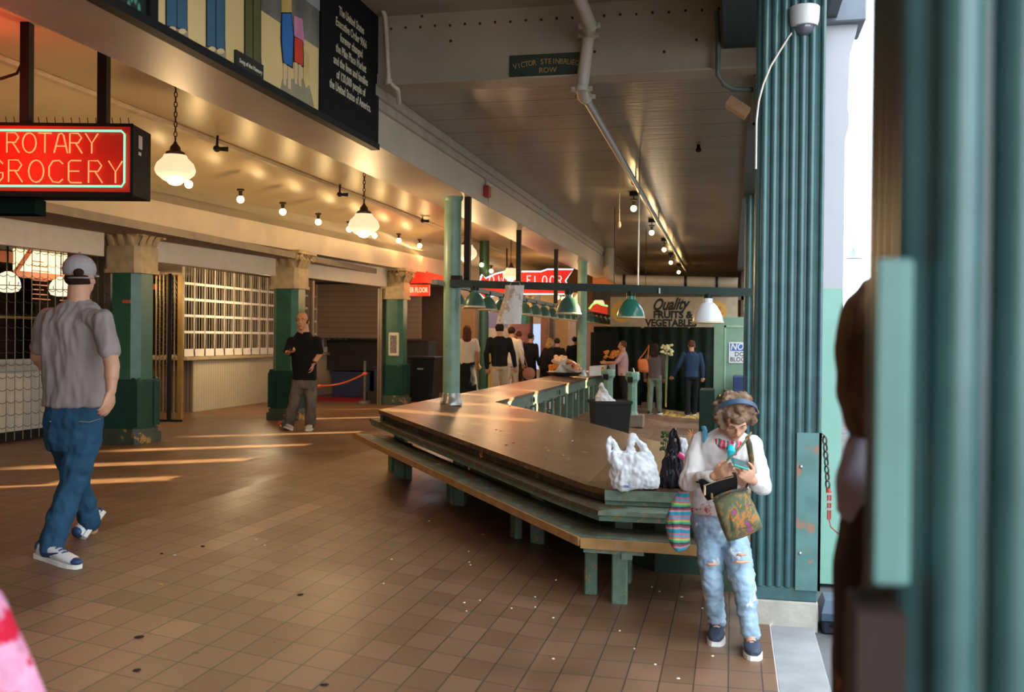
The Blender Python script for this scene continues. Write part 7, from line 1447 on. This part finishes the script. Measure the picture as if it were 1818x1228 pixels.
t = thing('round_bag', 'round dusty pink shoulder bag hanging among the shoppers', 'bag', at(939, 675, 19.8)); m = MB(); c = at(939, 663, 19.8); m.lathe([(0.11, -.03), (0.125, -.02), (0.125, .02), (0.11, .03)], c, 24, Matrix.Rotation(math.pi / 2, 3, 'X')); m.build('pouch', M('bag_dusty_pink', (0.42, 0.17, 0.12), 0.6), t); m = MB(); m.path([c + ZU * .12 - CR * .03, at(930, 630, 19.8), at(925, 620, 19.9)], .008, 6); m.build('strap', M('bag_dusty_pink', (0, 0, 0)), t)
for px, py, w_, col_, lb in ((1128, 728, .35, (0.02, 0.06, 0.12), 'blue crate on the floor behind the stone footed post'), (1150, 715, .3, (0.16, 0.08, 0.04), 'brown carton behind the green trousers')):
    p = at(px, py, 23.6); m = MB(); m.box(p.x - w_ / 2, p.y, fz(p.x), p.x + w_ / 2, p.y + .3, p.z); tag(m.build('floor_crate', M('crate_%d' % px, col_, 0.6), smooth=False), lb, 'crate')
t = M('leaf_litter', (0.55, 0.36, 0.10), 0.8); random.seed(4)
m = MB()
for k in range(90):
    q = at(1215 + random.uniform(-35, 40), 712 + random.uniform(-5, 14), 23.0); u_ = q.x; v_ = 23.6 + random.uniform(-1.2, .6); m.ell((u_, v_, fz(u_) + .01), .05, .03, .012, 6)
tag(m.build('leaf_sweepings', t), 'yellow leaf sweepings at the foot of the dark curtain', 'leaves', kind='stuff')
# ---- small scraps (each its own thing)
def scrap(px, py, h, mat, s, label, group, name='petal'):
    p = ont(px, py, h); m = MB(); m.ell(p + ZU * 0.003, s * random.uniform(.7, 1.3), s * random.uniform(.6, 1.1), 0.004, 8, Matrix.Rotation(random.uniform(0, 3), 3, 'Z')); return tag(m.build(name, mat), label, 'scrap', group)
PW = M('scrap_white', (0.75, 0.68, 0.60), 0.7); PO = M('scrap_orange', (0.70, 0.12, 0.02), 0.7); PP = M('scrap_pink', (0.60, 0.16, 0.30), 0.7); PY = M('scrap_yellow', (0.70, 0.48, 0.10), 0.7); PG = M('scrap_green', (0.16, 0.24, 0.10), 0.7); PK = M('scrap_dark', (0.03, 0.02, 0.015), 0.8)
random.seed(11)
for px, py in ((835, 1003), (852, 1066), (950, 1078), (987, 1030), (695, 993), (681, 1036), (824, 1070), (828, 1085), (908, 1080), (620, 893), (832, 979), (833, 998), (762, 925), (982, 1097), (1126, 1152), (1163, 1180), (1204, 1205), (982, 1170), (1210, 1060), (1265, 1165), (1247, 1080), (455, 958), (470, 968), (1157, 1042), (1171, 1050), (1100, 1120), (950, 1060)):
    scrap(px, py, 0, PW, 0.009, 'tiny pale scrap lying on the brown floor tiles', 'pale scraps on the floor tiles')
for px, py in ((310, 986), (287, 983)): scrap(px, py, 0, PW if px == 310 else PK, 0.014, 'pale scrap on the light tile strip' if px == 310 else 'dark yellow scrap on the light tile strip', 'scraps by the tile strip')
scrap(286, 1038, 0, PY, 0.014, 'yellow scrap on the tiles right of the walking man', 'single scraps', 'leaf')
scrap(697, 967, 0, PG, 0.028, 'thin green stalk on the tiles left of the bench', 'single scraps', 'stalk')
for px, py in ((857, 949), (850, 884), (767, 902), (728, 860), (802, 917)): scrap(px, py, 0, PO, 0.015, 'orange petal on the floor in the bench shade', 'orange petals on the floor')
for px, py in ((247, 1131), (243, 1190), (533, 1056), (576, 1216), (360, 970)): scrap(px, py, 0, PK, 0.022, 'flat dark gum spot on the floor tiles', 'dark spots on the floor', 'gum_spot')
for px, py in ((767, 732), (975, 730), (1016, 783), (994, 765), (868, 731), (1000, 808)): scrap(px, py, .712, PW, 0.013, 'pale scrap on the brown table top', 'pale scraps on the table top')
for px, py in ((881, 763), (920, 727), (912, 786), (906, 721)): scrap(px, py, .712, PO, 0.014, 'orange petal on the brown table top', 'orange petals on the table top')
for px, py in ((726, 740), (889, 765)): scrap(px, py, .712, PP, 0.014, 'pink petal on the brown table top', 'pink petals on the table top')
for px, py in ((738, 742), (715, 739), (970, 795), (973, 800), (822, 774)): scrap(px, py, .712, PY, 0.013, 'yellow petal on the brown table top', 'yellow petals on the table top')
for px, py in ((899, 790), (970, 815)): scrap(px, py, .712, PG, 0.013, 'green leaf bit on the brown table top', 'green bits on the table top', 'leaf')
for px, py, mt, lb in ((832, 841, PO, 'bright orange red petal on the bench seat'), (878, 873, PP, 'pink petal on the bench seat'), (778, 824, PY, 'yellowish petal on the bench seat'), (779, 803, PK, 'brown dry leaf on the bench seat')): scrap(px, py, .432, mt, 0.022, lb, 'petals on the bench')
t = thing('flower_scrap', 'orange and yellow flower head dropped on the table ledge', 'flower', ont(864, 812, .60)); m = MB(); c = ont(864, 812, .605)
for i in range(9): m.path([c + CR * (.012 * (i - 4)), c + CR * (.016 * (i - 4)) + ZU * random.uniform(.02, .07) + CF * .01], [.008, .003], 5)
m.build('petals', M('petal_orange', (0, 0, 0)), t)
# ---- right side: chain, turnbuckle, tool case
ch = thing('steel_chain', 'dark steel chain hanging on the guard plate of the teal column', 'chain', at(1466, 870, 6.12)); m = MB(); p0 = at(1452, 768, 6.16); p1 = at(1464, 775, 6.14); chain(m, p0, p1, 0.05, .005, .6); chain(m, p1, at(1470, 866, 6.12), 0.05, .006, .6); m.build('links', M('chain_steel', (0.10, 0.08, 0.07), 0.4, metal=0.8), ch)
tk = thing('red_turnbuckle', 'red turnbuckle and thin red cord below the steel chain', 'turnbuckle', at(1472, 920, 6.12)); m = MB(); m.path([at(1470, 866, 6.12), at(1471, 875, 6.12)], .014, 8); m.tube(at(1470, 872, 6.12), at(1470, 922, 6.12), .006); m.tube(at(1475, 872, 6.12), at(1474, 922, 6.12), .006); m.build('buckle', M('buckle_red', (0.40, 0.05, 0.03), 0.45), tk)
m = MB(); m.path([at(1472, 922, 6.12), at(1475, 935, 6.1), at(1487, 946, 6.08), at(1515, 958, 6.02), at(1540, 962, 6.0)], .0045, 6); m.build('cord', M('cord_maroon', (0.25, 0.04, 0.04), 0.5), tk)
m = MB()
for x in (878, 892, 905): m.box(*(at(1467, x, 6.12) - Vector((0, .01, 0))), *(at(1477, x - 4, 6.12) + Vector((0, .01, 0))))
m.build('steel_rings', STEEL, tk, smooth=False)
g = ont(1455, 1098, -0.03); tc_ = thing('tool_case', 'dark blue moulded tool case on the pavement right of the column plinth', 'case', Vector((0.75, g.y, -0.03)))
CB = M('case_blue', (0.035, 0.06, 0.10), 0.38, var=0.1); gy = 6.30
m = MB(); m.box(0.555, gy, -0.03, 0.98, gy + .30, 0.055); m.build('case_base', M('case_dark', (0.015, 0.02, 0.03), 0.4), tc_, smooth=False, bevel=0.012)
m = MB(); m.loft([[(x, y, 0.055) for x, y in ((0.55, gy - .005), (0.985, gy - .005), (0.985, gy + .305), (0.55, gy + .305))], [(x, y, 0.10) for x, y in ((0.55, gy - .005), (0.985, gy - .005), (0.985, gy + .305), (0.55, gy + .305))], [(x, y, 0.165) for x, y in ((0.575, gy + .06), (0.96, gy + .06), (0.96, gy + .27), (0.575, gy + .27))]]); m.build('case_lid', CB, tc_, smooth=False)
m = MB(); m.path([(0.60, gy - .03, .03), (0.62, gy - .05, .05), (0.75, gy - .05, .05), (0.77, gy - .03, .03)], .010, 8); m.build('handle', BLACK, tc_)
m = MB(); m.box(0.70, gy + .03, 0.142, 0.80, gy + .055, 0.150); m.build('label', M('notice_white', (1, 1, 1)), tc_, smooth=False)
lb_ = thing('tangled_cable', 'tangled black and pink cable heap behind the tool case', 'cable', at(1503, 1030, 7.3)); m = MB(); random.seed(8); m.path([at(1497 + random.uniform(-8, 12), 1015 + random.uniform(-22, 22), 7.25 + random.uniform(-.04, .04)) for _ in range(16)], .008, 6); m.build('cable', BLACK, lb_)
m = MB(); m.path([at(1490, 1005, 7.3), at(1496, 1000, 7.3), at(1500, 1012, 7.3)], .02, 6); m.build('pink_wrap', M('wrap_pink', (0.62, 0.36, 0.42), 0.7), lb_)
m = MB(); m.bar(at(1489, 928, 7.35), at(1515, 1035, 7.2), .02, .22); tag(m.build('leaning_sheet', M('sheet_dark_green', (0.012, 0.03, 0.028), 0.5), smooth=False), 'dark green sheet leaning behind the tool case', 'sheet')
